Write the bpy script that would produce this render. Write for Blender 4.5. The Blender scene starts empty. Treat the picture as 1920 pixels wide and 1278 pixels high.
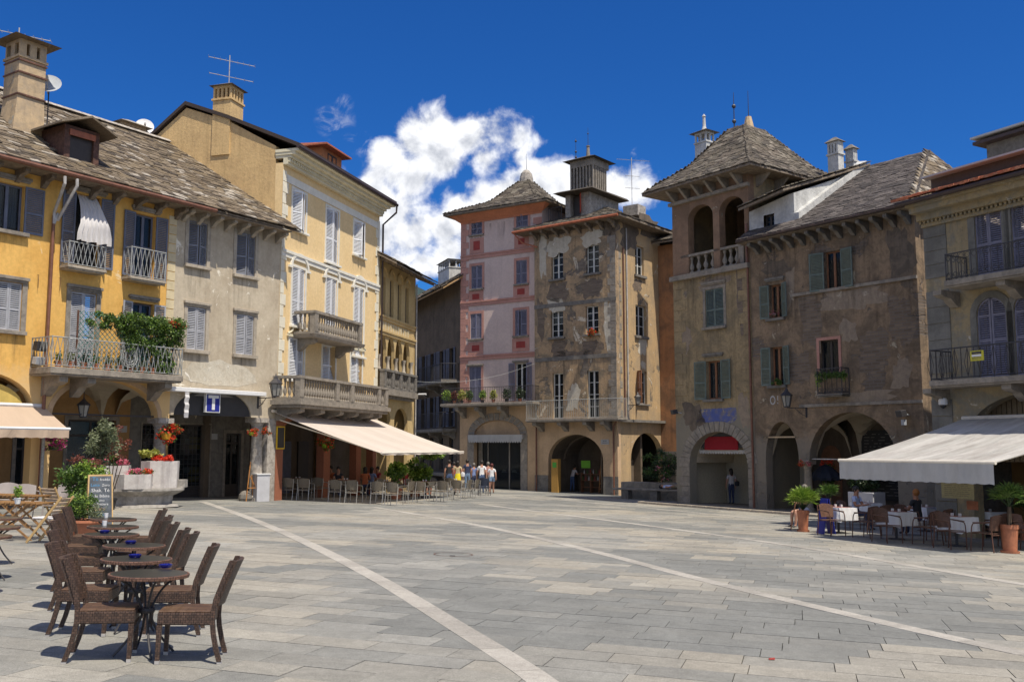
import bpy, bmesh, math, random
from math import sin, cos, tan, pi, hypot, radians, atan, atan2, sqrt, floor
from mathutils import Vector, Matrix, noise
from mathutils.geometry import tessellate_polygon
random.seed(7)
S = bpy.context.scene
COL = S.collection

# ------------------------------------------------------------------ camera
FPX = 1800.0; EYE = 1.88; GB, GC = .028, .012
TILT = atan(199/FPX)
cd = bpy.data.cameras.new('camera'); cam = bpy.data.objects.new('camera', cd); COL.objects.link(cam)
cam.location = (0, 0, EYE); cam.rotation_euler = (pi/2+TILT, 0, 0)
cd.sensor_width = 36; cd.lens = FPX/1920*36; cd.clip_start = .1; cd.clip_end = 12000
S.camera = cam

# ------------------------------------------------------------------ light
SUN_H = Vector((.635, -.772, 0)).normalized(); SUN_EL = radians(64)
sund = Vector((SUN_H.x*cos(SUN_EL), SUN_H.y*cos(SUN_EL), sin(SUN_EL)))
sl = bpy.data.lights.new('sun', 'SUN'); sl.energy = 4.9; sl.angle = radians(.53); sl.color = (1, .915, .775)
so = bpy.data.objects.new('sun', sl); COL.objects.link(so); so.location = (20, -20, 40)
so.rotation_euler = sund.to_track_quat('Z', 'Y').to_euler()
S.view_settings.view_transform = 'Standard'; S.view_settings.look = 'None'
S.view_settings.exposure = .22; S.view_settings.gamma = 1; S.view_settings.use_curve_mapping = False

def ray(px, py):
    u = px-960; v = 639-py
    return Vector((u, FPX*cos(TILT)-v*sin(TILT), FPX*sin(TILT)+v*cos(TILT)))
def gz(x, y): return -(GB*x+GC*y)
def gpt(px, py, h=0.0):
    d = ray(px, py); t = (h-EYE)/(d.z+GB*d.x+GC*d.y)
    return Vector((d.x*t, d.y*t, EYE+d.z*t))
GN = Vector((GB, GC, 1)).normalized()

# ------------------------------------------------------------------ world: Nishita sky and cumulus clouds by direction
W = bpy.data.worlds.new('World'); S.world = W; W.use_nodes = True
nt = W.node_tree; N = nt.nodes; Lk = nt.links
for n in list(N): N.remove(n)
def wn(t, **k):
    n = N.new(t)
    for a, b in k.items(): setattr(n, a, b)
    return n
def wmath(op, a, b=None, c=None, clamp=False):
    n = wn('ShaderNodeMath', operation=op, use_clamp=clamp)
    for i, v in enumerate((a, b, c)):
        if v is None: continue
        if hasattr(v, 'links'): Lk.new(v, n.inputs[i])
        else: n.inputs[i].default_value = v
    return n.outputs[0]
sky = wn('ShaderNodeTexSky', sky_type='NISHITA', sun_disc=False)
sky.sun_elevation = SUN_EL; sky.sun_rotation = atan2(SUN_H.x, SUN_H.y)
sky.altitude = 300; sky.air_density = 1.0; sky.dust_density = .35; sky.ozone_density = 2.2
hs = wn('ShaderNodeHueSaturation'); hs.inputs['Saturation'].default_value = 1.15; hs.inputs['Value'].default_value = .82
Lk.new(sky.outputs[0], hs.inputs['Color'])
tint = wn('ShaderNodeMix', data_type='RGBA', blend_type='MULTIPLY'); tint.inputs[0].default_value = 1
tint.inputs[7].default_value = (.20, .62, 1.18, 1); Lk.new(hs.outputs[0], tint.inputs[6])
tc = wn('ShaderNodeTexCoord')
nrm = wn('ShaderNodeVectorMath', operation='NORMALIZE'); Lk.new(tc.outputs['Generated'], nrm.inputs[0])
D = nrm.outputs[0]
def wnoise(scale, det, rough, vec=None, off=None, dist=0.0):
    n = wn('ShaderNodeTexNoise'); n.inputs['Scale'].default_value = scale; n.inputs['Detail'].default_value = det
    n.inputs['Roughness'].default_value = rough; n.inputs['Distortion'].default_value = dist
    v = vec or D
    if off is not None:
        a = wn('ShaderNodeVectorMath', operation='ADD'); Lk.new(v, a.inputs[0]); a.inputs[1].default_value = off; v = a.outputs[0]
    Lk.new(v, n.inputs['Vector']); return n.outputs[0]
# cumulus: soft lobes placed as directions (px of the photo only used to get the compass direction)
lobes = [(730,300,45),(775,262,45),(825,252,48),(880,262,48),(760,330,60),(835,300,50),(905,300,40),(935,262,24),(975,262,22),(1008,262,14),
         (700,360,45),(735,400,62),(775,440,60),(700,450,60),(830,425,55),(860,385,45),(905,375,45),(950,370,50),(1010,355,52),(1060,345,52),(1110,345,40),(1150,345,36),(1190,350,24),
         (790,490,45),(740,500,50),(840,470,40),(880,345,22),(675,270,12),(628,226,18),(645,195,9),(660,345,22),(975,292,12)]
acc = None; wsp = None
for (px, py, r) in lobes:
    wis = px < 700 and r < 25
    c = ray(px, py).normalized(); b_ = 1.12 if r > 24 else (1.0 if px < 700 else .6); rr = r*(1.0 if r > 24 else (2.2 if px < 700 else 2.4))/FPX
    dn = wn('ShaderNodeVectorMath', operation='DISTANCE'); Lk.new(D, dn.inputs[0]); dn.inputs[1].default_value = c
    v = wmath('MULTIPLY', dn.outputs['Value'], 1/rr)
    v = wmath('SUBTRACT', b_, v)
    if wis: wsp = v if wsp is None else wmath('MAXIMUM', wsp, v)
    else: acc = v if acc is None else wmath('SMOOTH_MAX', acc, v, .35)
n1 = wnoise(20, 6, .56, dist=.2); n2 = wnoise(20, 6, .56, off=(.006, -.004, .012), dist=.2)
nb = wnoise(75, 4, .6)
# unseen clouds added outside the view to whiten the ambient light
g1 = wnoise(2.3, 6, .6, off=(3.1, 1.7, 5.2))
sep = wn('ShaderNodeSeparateXYZ'); Lk.new(D, sep.inputs[0])
front = ray(960, 300).normalized()
fd = wn('ShaderNodeVectorMath', operation='DOT_PRODUCT'); Lk.new(D, fd.inputs[0]); fd.inputs[1].default_value = front
away = wmath('MULTIPLY_ADD', fd.outputs['Value'], -3.0, 2.05, clamp=True)
gen = wmath('MULTIPLY', wmath('MULTIPLY_ADD', g1, 5.0, -2.15), away)
dens = wmath('ADD', acc, wmath('MULTIPLY_ADD', n1, 3.0, -1.5))
dens = wmath('MAXIMUM', dens, wmath('SUBTRACT', wmath('ADD', gen, wmath('MULTIPLY', wmath('MULTIPLY_ADD', n1, 1.2, -.6), away)), .10))
mr = wn('ShaderNodeMapRange', interpolation_type='SMOOTHSTEP'); Lk.new(dens, mr.inputs[0])
mr.inputs[1].default_value = -.05; mr.inputs[2].default_value = .62
nw = wnoise(38, 6, .65, dist=1.2)
wm = wn('ShaderNodeMapRange', interpolation_type='SMOOTHSTEP'); Lk.new(nw, wm.inputs[0]); wm.inputs[1].default_value = .46; wm.inputs[2].default_value = .74; wm.inputs[4].default_value = .32
mask = wmath('MAXIMUM', mr.outputs[0], wmath('MULTIPLY', wm.outputs[0], wmath('MINIMUM', wmath('MAXIMUM', wmath('MULTIPLY', wsp, 2.0), 0.0), 1.0)))
# self shading: noise difference towards the sun, greyer where the cloud is thick and low
shade = wmath('MULTIPLY', wmath('SUBTRACT', n1, n2), 2.6)
core = wn('ShaderNodeMapRange'); Lk.new(dens, core.inputs[0]); core.inputs[1].default_value = .45; core.inputs[2].default_value = 1.5
low = wn('ShaderNodeMapRange'); Lk.new(sep.outputs[2], low.inputs[0]); low.inputs[1].default_value = .33; low.inputs[2].default_value = .16
grey = wmath('MULTIPLY', core.outputs[0], wmath('MULTIPLY_ADD', low.outputs[0], .40, .16))
big = wnoise(7, 2, .5, off=(.4, .1, .9))
grey = wmath('MULTIPLY', grey, wmath('MULTIPLY_ADD', big, 2.6, -.35))
bright = wmath('SUBTRACT', wmath('ADD', .93, shade), grey)
bright = wmath('ADD', bright, wmath('MULTIPLY_ADD', nb, .10, -.05))
bright = wmath('MINIMUM', wmath('MAXIMUM', bright, .30), 1.15)
ccol = wn('ShaderNodeMix', data_type='RGBA'); Lk.new(bright, ccol.inputs[0])
ccol.inputs[6].default_value = (.06, .10, .19, 1); ccol.inputs[7].default_value = (.94, .95, .98, 1)
# cloud radiance is given in picture units; divide by the background strength
SKYS = .10
cs = wn('ShaderNodeVectorMath', operation='SCALE'); Lk.new(ccol.outputs[2], cs.inputs[0]); cs.inputs['Scale'].default_value = 1/SKYS
mx = wn('ShaderNodeMix', data_type='RGBA'); Lk.new(mask, mx.inputs[0]); Lk.new(tint.outputs[2], mx.inputs[6]); Lk.new(cs.outputs[0], mx.inputs[7])
bg = wn('ShaderNodeBackground'); bg.inputs['Strength'].default_value = SKYS
Lk.new(mx.outputs[2], bg.inputs['Color'])
wo = wn('ShaderNodeOutputWorld'); Lk.new(bg.outputs[0], wo.inputs['Surface'])

# ------------------------------------------------------------------ materials
def newmat(name):
    m = bpy.data.materials.new(name); m.use_nodes = True; t = m.node_tree
    b = t.nodes['Principled BSDF']; return m, t, b
def nd(t, ty, ins=None, **k):
    n = t.nodes.new(ty)
    for a, b in k.items(): setattr(n, a, b)
    for i, v in (ins or {}).items():
        if hasattr(v, 'links'): t.links.new(v, n.inputs[i])
        else: n.inputs[i].default_value = v
    return n
def c4(c): return (c[0], c[1], c[2], 1)
def simple(name, col, rough=.6, var=.12, scale=6, bump=.0, metal=0, spec=.5, dark=None):
    m, t, b = newmat(name)
    co = nd(t, 'ShaderNodeTexCoord').outputs['Object']
    n = nd(t, 'ShaderNodeTexNoise', {'Vector': co, 'Scale': scale, 'Detail': 5, 'Roughness': .6})
    oi = nd(t, 'ShaderNodeObjectInfo')
    d = dark or tuple(x*(1-var*2.2) for x in col)
    l = tuple(min(1, x*(1+var)) for x in col)
    r = nd(t, 'ShaderNodeMapRange', {0: n.outputs[0], 1: .3, 2: .7})
    f = nd(t, 'ShaderNodeMath', {0: r.outputs[0], 1: nd(t, 'ShaderNodeMath', {0: oi.outputs['Random'], 1: .3}, operation='MULTIPLY').outputs[0]}, operation='SUBTRACT', use_clamp=True)
    mix = nd(t, 'ShaderNodeMix', {0: f.outputs[0], 6: c4(d), 7: c4(l)}, data_type='RGBA')
    t.links.new(mix.outputs[2], b.inputs['Base Color'])
    b.inputs['Roughness'].default_value = rough; b.inputs['Metallic'].default_value = metal
    b.inputs['Specular IOR Level'].default_value = spec
    if bump:
        n2 = nd(t, 'ShaderNodeTexNoise', {'Vector': co, 'Scale': scale*8, 'Detail': 4})
        bp = nd(t, 'ShaderNodeBump', {'Height': n2.outputs[0], 'Strength': bump, 'Distance': .02})
        t.links.new(bp.outputs[0], b.inputs['Normal'])
    return m
def plaster(name, base, blotch, peel=None, peelamt=.0, streak=.35, scale=.35, seed=0, brick=None, brickamt=0, bump=.35, sharp=0, low=None):
    """weathered wall: large blotches, vertical run-off streaks, fallen patches, exposed bricks. Object coordinates: x along, z up."""
    m, t, b = newmat(name)
    co = nd(t, 'ShaderNodeTexCoord').outputs['Object']
    cs = nd(t, 'ShaderNodeVectorMath', {0: co, 1: (seed*3.1, seed*1.7, seed*2.3)}, operation='ADD').outputs[0]
    def noi(s, det=5, ro=.6, sc=(1, 1, 1), dist=0):
        mp = nd(t, 'ShaderNodeMapping', {'Vector': cs, 'Scale': sc})
        return nd(t, 'ShaderNodeTexNoise', {'Vector': mp.outputs[0], 'Scale': s, 'Detail': det, 'Roughness': ro, 'Distortion': dist}).outputs[0]
    def rng(v, a, c): return nd(t, 'ShaderNodeMapRange', {0: v, 1: a, 2: c}, interpolation_type='SMOOTHSTEP').outputs[0]
    def mixc(f, a, c, bt='MIX'):
        return nd(t, 'ShaderNodeMix', {0: f, 6: a if hasattr(a, 'links') else c4(a), 7: c if hasattr(c, 'links') else c4(c)}, data_type='RGBA', blend_type=bt).outputs[2]
    f = rng(noi(scale*2.2, 8, .68, dist=.6), .38+sharp, .66-sharp)
    c = mixc(f, base, blotch)
    if sharp: c = mixc(rng(noi(scale*8, 9, .8, dist=1.6), .50, .58), c, tuple(.5*x+.5*y*.8 for x, y in zip(base, blotch)))
    st = rng(noi(1.0, 6, .7, (3.2, 3.2, .22)), .45, .8)
    stv = nd(t, 'ShaderNodeMath', {0: st, 1: streak}, operation='MULTIPLY').outputs[0]
    c = mixc(stv, c, tuple(x*.45 for x in blotch))
    fine = noi(9, 5, .75)
    c = mixc(.35, c, mixc(rng(fine, .3, .75), (.55, .55, .55), (1, 1, 1)), 'MULTIPLY')
    h = fine
    if brick:
        bt = nd(t, 'ShaderNodeTexBrick', {'Vector': nd(t, 'ShaderNodeMapping', {'Vector': cs, 'Rotation': (-pi/2, 0, 0)}).outputs[0],
            'Scale': 1.0, 'Mortar Size': .02, 'Brick Width': .34, 'Row Height': .115, 'Color1': c4(brick), 'Color2': c4(tuple(x*.6 for x in brick)), 'Mortar': c4(tuple(x*.5+.06 for x in brick))})
        bf = rng(noi(.55, 6, .66, dist=.4), .60-brickamt, .64-brickamt)
        c = mixc(bf, c, bt.outputs[0])
        hb = nd(t, 'ShaderNodeMath', {0: nd(t, 'ShaderNodeMath', {0: bt.outputs[1], 1: bf}, operation='MULTIPLY').outputs[0], 1: -1.2}, operation='MULTIPLY').outputs[0]
        h = nd(t, 'ShaderNodeMath', {0: h, 1: hb}, operation='ADD').outputs[0]
        h = nd(t, 'ShaderNodeMath', {0: h, 1: nd(t, 'ShaderNodeMath', {0: bf, 1: -1.0}, operation='MULTIPLY').outputs[0]}, operation='ADD').outputs[0]
    if peel:
        pf = rng(noi(.9, 8, .72, dist=.8), .66-peelamt, .69-peelamt)
        c = mixc(pf, c, peel)
        h = nd(t, 'ShaderNodeMath', {0: h, 1: pf}, operation='ADD').outputs[0]
    if low:
        sx = nd(t, 'ShaderNodeSeparateXYZ', {0: co}).outputs[2]
        jit = nd(t, 'ShaderNodeMath', {0: noi(1.5, 5, .7), 1: 1.6, 2: sx}, operation='MULTIPLY_ADD').outputs[0]
        lf = nd(t, 'ShaderNodeMapRange', {0: jit, 1: low[1]+1.1, 2: low[1]+.5}).outputs[0]
        c = mixc(nd(t, 'ShaderNodeMath', {0: lf, 1: .8}, operation='MULTIPLY').outputs[0], c, low[0])
    t.links.new(c, b.inputs['Base Color']); b.inputs['Roughness'].default_value = .93; b.inputs['Specular IOR Level'].default_value = .2
    bp = nd(t, 'ShaderNodeBump', {'Height': h, 'Strength': bump, 'Distance': .03}); t.links.new(bp.outputs[0], b.inputs['Normal'])
    return m
def slatemat(name, cols, moss=(.09, .08, .05)):
    m, t, b = newmat(name)
    geo = nd(t, 'ShaderNodeNewGeometry'); oi = nd(t, 'ShaderNodeObjectInfo')
    r = nd(t, 'ShaderNodeMath', {0: geo.outputs['Random Per Island'], 1: oi.outputs['Random']}, operation='ADD').outputs[0]
    r = nd(t, 'ShaderNodeMath', {0: r}, operation='FRACT').outputs[0]
    cr = nd(t, 'ShaderNodeValToRGB', {0: r}); cr.color_ramp.interpolation = 'CONSTANT'
    el = cr.color_ramp.elements
    while len(el) < len(cols): el.new(.5)
    for i, c in enumerate(cols): el[i].position = i/len(cols); el[i].color = c4(c)
    co = geo.outputs['Position']
    n = nd(t, 'ShaderNodeTexNoise', {'Vector': co, 'Scale': 1.1, 'Detail': 7, 'Roughness': .7})
    n2 = nd(t, 'ShaderNodeTexNoise', {'Vector': co, 'Scale': 14, 'Detail': 5, 'Roughness': .7})
    f = nd(t, 'ShaderNodeMapRange', {0: n.outputs[0], 1: .42, 2: .68, 4: .75}).outputs[0]
    c = nd(t, 'ShaderNodeMix', {0: f, 6: cr.outputs[0], 7: c4(moss)}, data_type='RGBA').outputs[2]
    f2 = nd(t, 'ShaderNodeMapRange', {0: n2.outputs[0], 1: .3, 2: .7, 3: .55, 4: 1.25}).outputs[0]
    c = nd(t, 'ShaderNodeVectorMath', {0: c, 'Scale': f2}, operation='SCALE').outputs[0]
    t.links.new(c, b.inputs['Base Color']); b.inputs['Roughness'].default_value = .85
    bp = nd(t, 'ShaderNodeBump', {'Height': n2.outputs[0], 'Strength': .6, 'Distance': .02}); t.links.new(bp.outputs[0], b.inputs['Normal'])
    return m
def leafmat(name, cols, trans=.25):
    m, t, b = newmat(name)
    geo = nd(t, 'ShaderNodeNewGeometry')
    cr = nd(t, 'ShaderNodeValToRGB', {0: geo.outputs['Random Per Island']})
    el = cr.color_ramp.elements
    while len(el) < len(cols): el.new(.5)
    for i, c in enumerate(cols): el[i].position = i/max(1, len(cols)-1); el[i].color = c4(c)
    t.links.new(cr.outputs[0], b.inputs['Base Color']); b.inputs['Roughness'].default_value = .5
    tr = nd(t, 'ShaderNodeBsdfTranslucent', {'Color': cr.outputs[0]})
    mxs = nd(t, 'ShaderNodeMixShader', {0: trans}); t.links.new(b.outputs[0], mxs.inputs[1]); t.links.new(tr.outputs[0], mxs.inputs[2])
    t.links.new(mxs.outputs[0], t.nodes['Material Output'].inputs['Surface'])
    return m
def glassmat(name, tintc=(.03, .035, .04), rough=.05):
    m, t, b = newmat(name)
    b.inputs['Base Color'].default_value = c4(tintc); b.inputs['Roughness'].default_value = rough
    b.inputs['IOR'].default_value = 1.5
    tr = nd(t, 'ShaderNodeBsdfTransparent', {'Color': (.8, .85, .85, 1)})
    fr = nd(t, 'ShaderNodeFresnel', {'IOR': 1.5})
    f = nd(t, 'ShaderNodeMapRange', {0: fr.outputs[0], 1: 0, 2: 1, 3: .35, 4: 1}).outputs[0]
    ms = nd(t, 'ShaderNodeMixShader', {0: f}); t.links.new(tr.outputs[0], ms.inputs[1]); t.links.new(b.outputs[0], ms.inputs[2])
    t.links.new(ms.outputs[0], t.nodes['Material Output'].inputs['Surface'])
    return m
def weavemat(name, a, c, w=.05, h=.016, rough=.45):
    """woven strips (UV in metres)"""
    m, t, b = newmat(name)
    uv = nd(t, 'ShaderNodeTexCoord').outputs['UV']
    bt = nd(t, 'ShaderNodeTexBrick', {'Vector': uv, 'Scale': 1.0, 'Mortar Size': .0025, 'Mortar Smooth': .6, 'Brick Width': w, 'Row Height': h,
        'Color1': c4(a), 'Color2': c4(c), 'Mortar': c4(tuple(x*.25 for x in a))}, offset=.5)
    wv = nd(t, 'ShaderNodeTexWave', {'Vector': uv, 'Scale': 1.0/w/1.0*.5, 'Distortion': .5}, wave_type='BANDS', bands_direction='X')
    t.links.new(bt.outputs[0], b.inputs['Base Color']); b.inputs['Roughness'].default_value = rough
    hh = nd(t, 'ShaderNodeMath', {0: bt.outputs[1], 1: -1.0, 2: wv.outputs[1]}, operation='MULTIPLY_ADD').outputs[0]
    bp = nd(t, 'ShaderNodeBump', {'Height': hh, 'Strength': .8, 'Distance': .006}); t.links.new(bp.outputs[0], b.inputs['Normal'])
    return m
def clothmat(name, col, dirt=None, stripes=None, amt=.25, trans=.25):
    m, t, b = newmat(name)
    co = nd(t, 'ShaderNodeTexCoord').outputs['Object']; uv = nd(t, 'ShaderNodeTexCoord').outputs['UV']
    n = nd(t, 'ShaderNodeTexNoise', {'Vector': nd(t, 'ShaderNodeMapping', {'Vector': uv, 'Scale': (1.1, .35, 1)}).outputs[0], 'Scale': 1.6, 'Detail': 7, 'Roughness': .7})
    f = nd(t, 'ShaderNodeMapRange', {0: n.outputs[0], 1: .42, 2: .75, 4: amt}).outputs[0]
    base = c4(col)
    if stripes:
        sx = nd(t, 'ShaderNodeSeparateXYZ', {0: uv}).outputs[0]
        w = nd(t, 'ShaderNodeMath', {0: nd(t, 'ShaderNodeMath', {0: sx, 1: pi*2/stripes[0]}, operation='MULTIPLY').outputs[0]}, operation='SINE').outputs[0]
        w = nd(t, 'ShaderNodeMapRange', {0: w, 1: -.1, 2: .1}).outputs[0]
        base = nd(t, 'ShaderNodeMix', {0: w, 6: c4(col), 7: c4(stripes[1])}, data_type='RGBA').outputs[2]
    c = nd(t, 'ShaderNodeMix', {0: f, 6: base, 7: c4(dirt or tuple(x*.55 for x in col))}, data_type='RGBA').outputs[2]
    t.links.new(c, b.inputs['Base Color']); b.inputs['Roughness'].default_value = .85; b.inputs['Specular IOR Level'].default_value = .15
    bp = nd(t, 'ShaderNodeBump', {'Height': nd(t, 'ShaderNodeTexNoise', {'Vector': nd(t, 'ShaderNodeMapping', {'Vector': uv, 'Scale': (1.6, .5, 1)}).outputs[0], 'Scale': 1.3, 'Detail': 3, 'Distortion': .8}).outputs[0], 'Strength': .55, 'Distance': .12}); t.links.new(bp.outputs[0], b.inputs['Normal'])
    tr = nd(t, 'ShaderNodeBsdfTranslucent', {'Color': c})
    ms = nd(t, 'ShaderNodeMixShader', {0: trans}); t.links.new(b.outputs[0], ms.inputs[1]); t.links.new(tr.outputs[0], ms.inputs[2])
    t.links.new(ms.outputs[0], t.nodes['Material Output'].inputs['Surface'])
    return m
def pavemat(name):
    m, t, b = newmat(name)
    at = nd(t, 'ShaderNodeAttribute', attribute_name='tone')
    geo = nd(t, 'ShaderNodeNewGeometry'); co = geo.outputs['Position']
    n = nd(t, 'ShaderNodeTexNoise', {'Vector': co, 'Scale': 75, 'Detail': 4, 'Roughness': .9})
    n3 = nd(t, 'ShaderNodeTexNoise', {'Vector': co, 'Scale': 1.3, 'Detail': 6, 'Roughness': .7})
    n4 = nd(t, 'ShaderNodeTexNoise', {'Vector': co, 'Scale': 9, 'Detail': 6, 'Roughness': .7, 'Distortion': .5})
    f = nd(t, 'ShaderNodeMapRange', {0: n.outputs[0], 1: .36, 2: .66, 3: .62, 4: 1.30}).outputs[0]
    f3 = nd(t, 'ShaderNodeMapRange', {0: n3.outputs[0], 1: .3, 2: .7, 3: .84, 4: 1.1}).outputs[0]
    f4 = nd(t, 'ShaderNodeMapRange', {0: n4.outputs[0], 1: .3, 2: .72, 3: 1.1, 4: .82}).outputs[0]
    c = nd(t, 'ShaderNodeVectorMath', {0: at.outputs['Color'], 'Scale': f}, operation='SCALE').outputs[0]
    c = nd(t, 'ShaderNodeVectorMath', {0: c, 'Scale': f3}, operation='SCALE').outputs[0]
    c = nd(t, 'ShaderNodeVectorMath', {0: c, 'Scale': f4}, operation='SCALE').outputs[0]
    vo = nd(t, 'ShaderNodeTexVoronoi', {'Vector': co, 'Scale': 1.1, 'Randomness': 1.0})
    gum = nd(t, 'ShaderNodeMapRange', {0: vo.outputs['Distance'], 1: .022, 2: .036, 3: .5, 4: 1.0}).outputs[0]
    st = nd(t, 'ShaderNodeTexNoise', {'Vector': co, 'Scale': .55, 'Detail': 9, 'Roughness': .78, 'Distortion': 1.5})
    sf = nd(t, 'ShaderNodeMapRange', {0: st.outputs[0], 1: .60, 2: .70, 3: 1.0, 4: .74}).outputs[0]
    c = nd(t, 'ShaderNodeVectorMath', {0: c, 'Scale': gum}, operation='SCALE').outputs[0]
    c = nd(t, 'ShaderNodeVectorMath', {0: c, 'Scale': sf}, operation='SCALE').outputs[0]
    t.links.new(c, b.inputs['Base Color']); b.inputs['Roughness'].default_value = .8; b.inputs['Specular IOR Level'].default_value = .25
    bp = nd(t, 'ShaderNodeBump', {'Height': n.outputs[0], 'Strength': .5, 'Distance': .006}); t.links.new(bp.outputs[0], b.inputs['Normal'])
    return m

M = {}
M['yellow'] = plaster('ochre_plaster', (.80, .48, .14), (.72, .41, .11), (.74, .56, .32), .02, .30, seed=1, bump=.12, low=((.66, .47, .24), 4.0))
M['grey'] = plaster('grey_beige_plaster', (.55, .475, .36), (.45, .375, .275), (.74, .69, .58), .05, .35, seed=2, bump=.2)
M['arcade_ochre'] = plaster('arcade_plaster', (.60, .42, .26), (.48, .34, .21), None, 0, .25, seed=3, bump=.15)
M['arcade_in'] = plaster('arcade_inner_plaster', (.44, .26, .11), (.36, .21, .09), None, 0, .3, seed=4, bump=.1)
M['vault'] = plaster('vault_plaster', (.58, .50, .38), (.5, .42, .31), None, 0, .2, seed=5, bump=.1)
M['cream'] = plaster('cream_plaster', (.86, .64, .345), (.82, .60, .31), None, 0, .10, seed=6, bump=.08)
M['gable'] = plaster('gable_plaster', (.70, .49, .24), (.58, .40, .20), (.40, .36, .29), .0, .5, seed=7, bump=.5)
M['whitetrim'] = simple('white_trim', (.78, .75, .66), .8, .06, 3)
M['creamtrim'] = simple('cream_trim', (.72, .66, .48), .8, .08, 3)
M['loggia'] = plaster('loggia_plaster', (.66, .49, .24), (.56, .40, .19), (.6, .5, .35), .02, .4, seed=8, bump=.2)
M['pink'] = plaster('pale_pink_plaster', (.66, .52, .46), (.60, .47, .42), (.42, .36, .33), -.02, .25, seed=9, bump=.15)
M['pinkband'] = plaster('salmon_trim', (.53, .28, .225), (.46, .24, .19), None, 0, .3, seed=10, bump=.1)
M['redpanel'] = simple('red_painted_panel', (.33, .045, .035), .8, .1, 3)
M['salmon'] = plaster('orange_soffit_plaster', (.60, .235, .125), (.5, .2, .11), None, 0, .2, seed=11, bump=.1)
M['brown'] = plaster('old_brown_plaster', (.48, .335, .20), (.25, .20, .14), (.64, .55, .42), .07, .6, .45, seed=12, brick=(.22, .18, .14), brickamt=.03, bump=.7, sharp=.06)
M['brownR'] = plaster('old_ochre_plaster', (.53, .37, .20), (.40, .30, .19), (.56, .50, .40), .04, .5, .4, seed=13, brick=(.26, .21, .15), brickamt=.0, bump=.5)
M['orange'] = plaster('orange_plaster', (.40, .20, .10), (.22, .13, .08), None, 0, .5, seed=14, bump=.3)
M['tower'] = plaster('tower_plaster', (.385, .29, .165), (.24, .19, .12), (.42, .38, .30), .0, .55, .4, seed=15, brick=(.27, .22, .165), brickamt=.0, bump=.6, sharp=.05, low=((.22, .205, .17), 4.2))
M['towerup'] = plaster('tower_red_plaster', (.30, .195, .13), (.21, .14, .095), (.38, .32, .25), .02, .5, .5, seed=16, bump=.5)
M['dusk'] = plaster('purplish_brown_plaster', (.305, .22, .145), (.165, .125, .088), (.44, .37, .27), .035, .6, .45, seed=17, brick=(.20, .155, .12), brickamt=.03, bump=.7, sharp=.05, low=((.20, .18, .15), 3.0))
M['jwall'] = plaster('pale_ochre_plaster', (.38, .30, .175), (.27, .245, .19), (.50, .45, .36), .05, .5, seed=18, bump=.4, sharp=.09)
M['jstone'] = plaster('grey_ashlar', (.235, .225, .20), (.16, .155, .138), None, 0, .5, .5, seed=19, bump=.4)
M['shadewall'] = plaster('painted_shade_plaster', (.17, .13, .095), (.12, .095, .07), None, 0, .4, seed=20, bump=.4)  # dark colour stands in for the shade of alley and arcades
M['whitewash'] = plaster('whitewashed_plaster', (.62, .62, .6), (.45, .45, .44), None, 0, .4, .8, seed=21, bump=.6)
M['chimney'] = plaster('chimney_plaster', (.56, .42, .26), (.42, .33, .23), (.36, .33, .27), .05, .5, 1.2, seed=22, bump=.6)
M['stone'] = plaster('grey_stone', (.33, .29, .24), (.22, .195, .165), None, 0, .4, 1.5, seed=23, bump=.5)
M['palestone'] = plaster('pale_stone', (.46, .40, .32), (.33, .29, .235), None, 0, .4, 1.5, seed=24, bump=.4)
M['darkstone'] = plaster('dark_stone', (.23, .21, .185), (.15, .14, .125), None, 0, .4, 1.5, seed=25, bump=.5)
M['column'] = plaster('granite_column', (.47, .43, .38), (.28, .25, .22), (.6, .58, .54), .0, .4, 2.5, seed=26, bump=.5)
M['quoin'] = simple('cream_quoin', (.77, .72, .58), .85, .05, 3, .1)
M['quoinA'] = simple('sand_quoin', (.62, .52, .33), .85, .08, 3, .1)
M['shut_blue'] = simple('slate_blue_shutter_paint', (.135, .15, .205), .6, .1, 4)
M['shut_grey'] = simple('pale_grey_shutter_paint', (.37, .375, .40), .65, .1, 5)
M['shut_white'] = simple('white_shutter_paint', (.74, .75, .77), .5, .05, 5)
M['shut_green'] = simple('grey_green_shutter_paint', (.135, .175, .155), .65, .12, 5)
M['shut_lilac'] = simple('lilac_grey_shutter_paint', (.21, .205, .27), .65, .1, 5)
M['shut_dull'] = simple('dull_blue_shutter_paint', (.20, .21, .245), .65, .1, 5)
M['frame_wood'] = simple('brown_window_wood', (.24, .105, .05), .6, .12, 8)
M['frame_white'] = simple('white_window_wood', (.62, .62, .58), .6, .08, 6)
M['frame_dark'] = simple('dark_window_wood', (.05, .04, .035), .6, .1, 6)
M['iron'] = simple('black_iron', (.045, .042, .045), .5, .1, 20)
M['irongrey'] = simple('grey_painted_iron', (.34, .35, .34), .5, .15, 20)
M['rust'] = simple('rusty_iron', (.16, .075, .05), .75, .25, 12)
M['copper'] = simple('brown_drainpipe_metal', (.20, .085, .05), .5, .15, 4)
M['zinc'] = simple('zinc_pipe_metal', (.48, .46, .44), .5, .15, 4)
M['orangepipe'] = simple('orange_gutter_metal', (.42, .13, .06), .55, .15, 4)
M['gutter'] = simple('dark_gutter_metal', (.055, .035, .03), .5, .15, 4)
M['glass'] = glassmat('window_glass')
M['dark'] = simple('unlit_interior_black', (.018, .017, .018), .9, .1, 3)  # near black colour stands in for the shade of unlit interiors
M['curtain'] = clothmat('pale_blue_curtain', (.38, .48, .62), amt=.3)
M['whitecurtain'] = clothmat('white_curtain', (.78, .76, .76), amt=.3)
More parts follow.
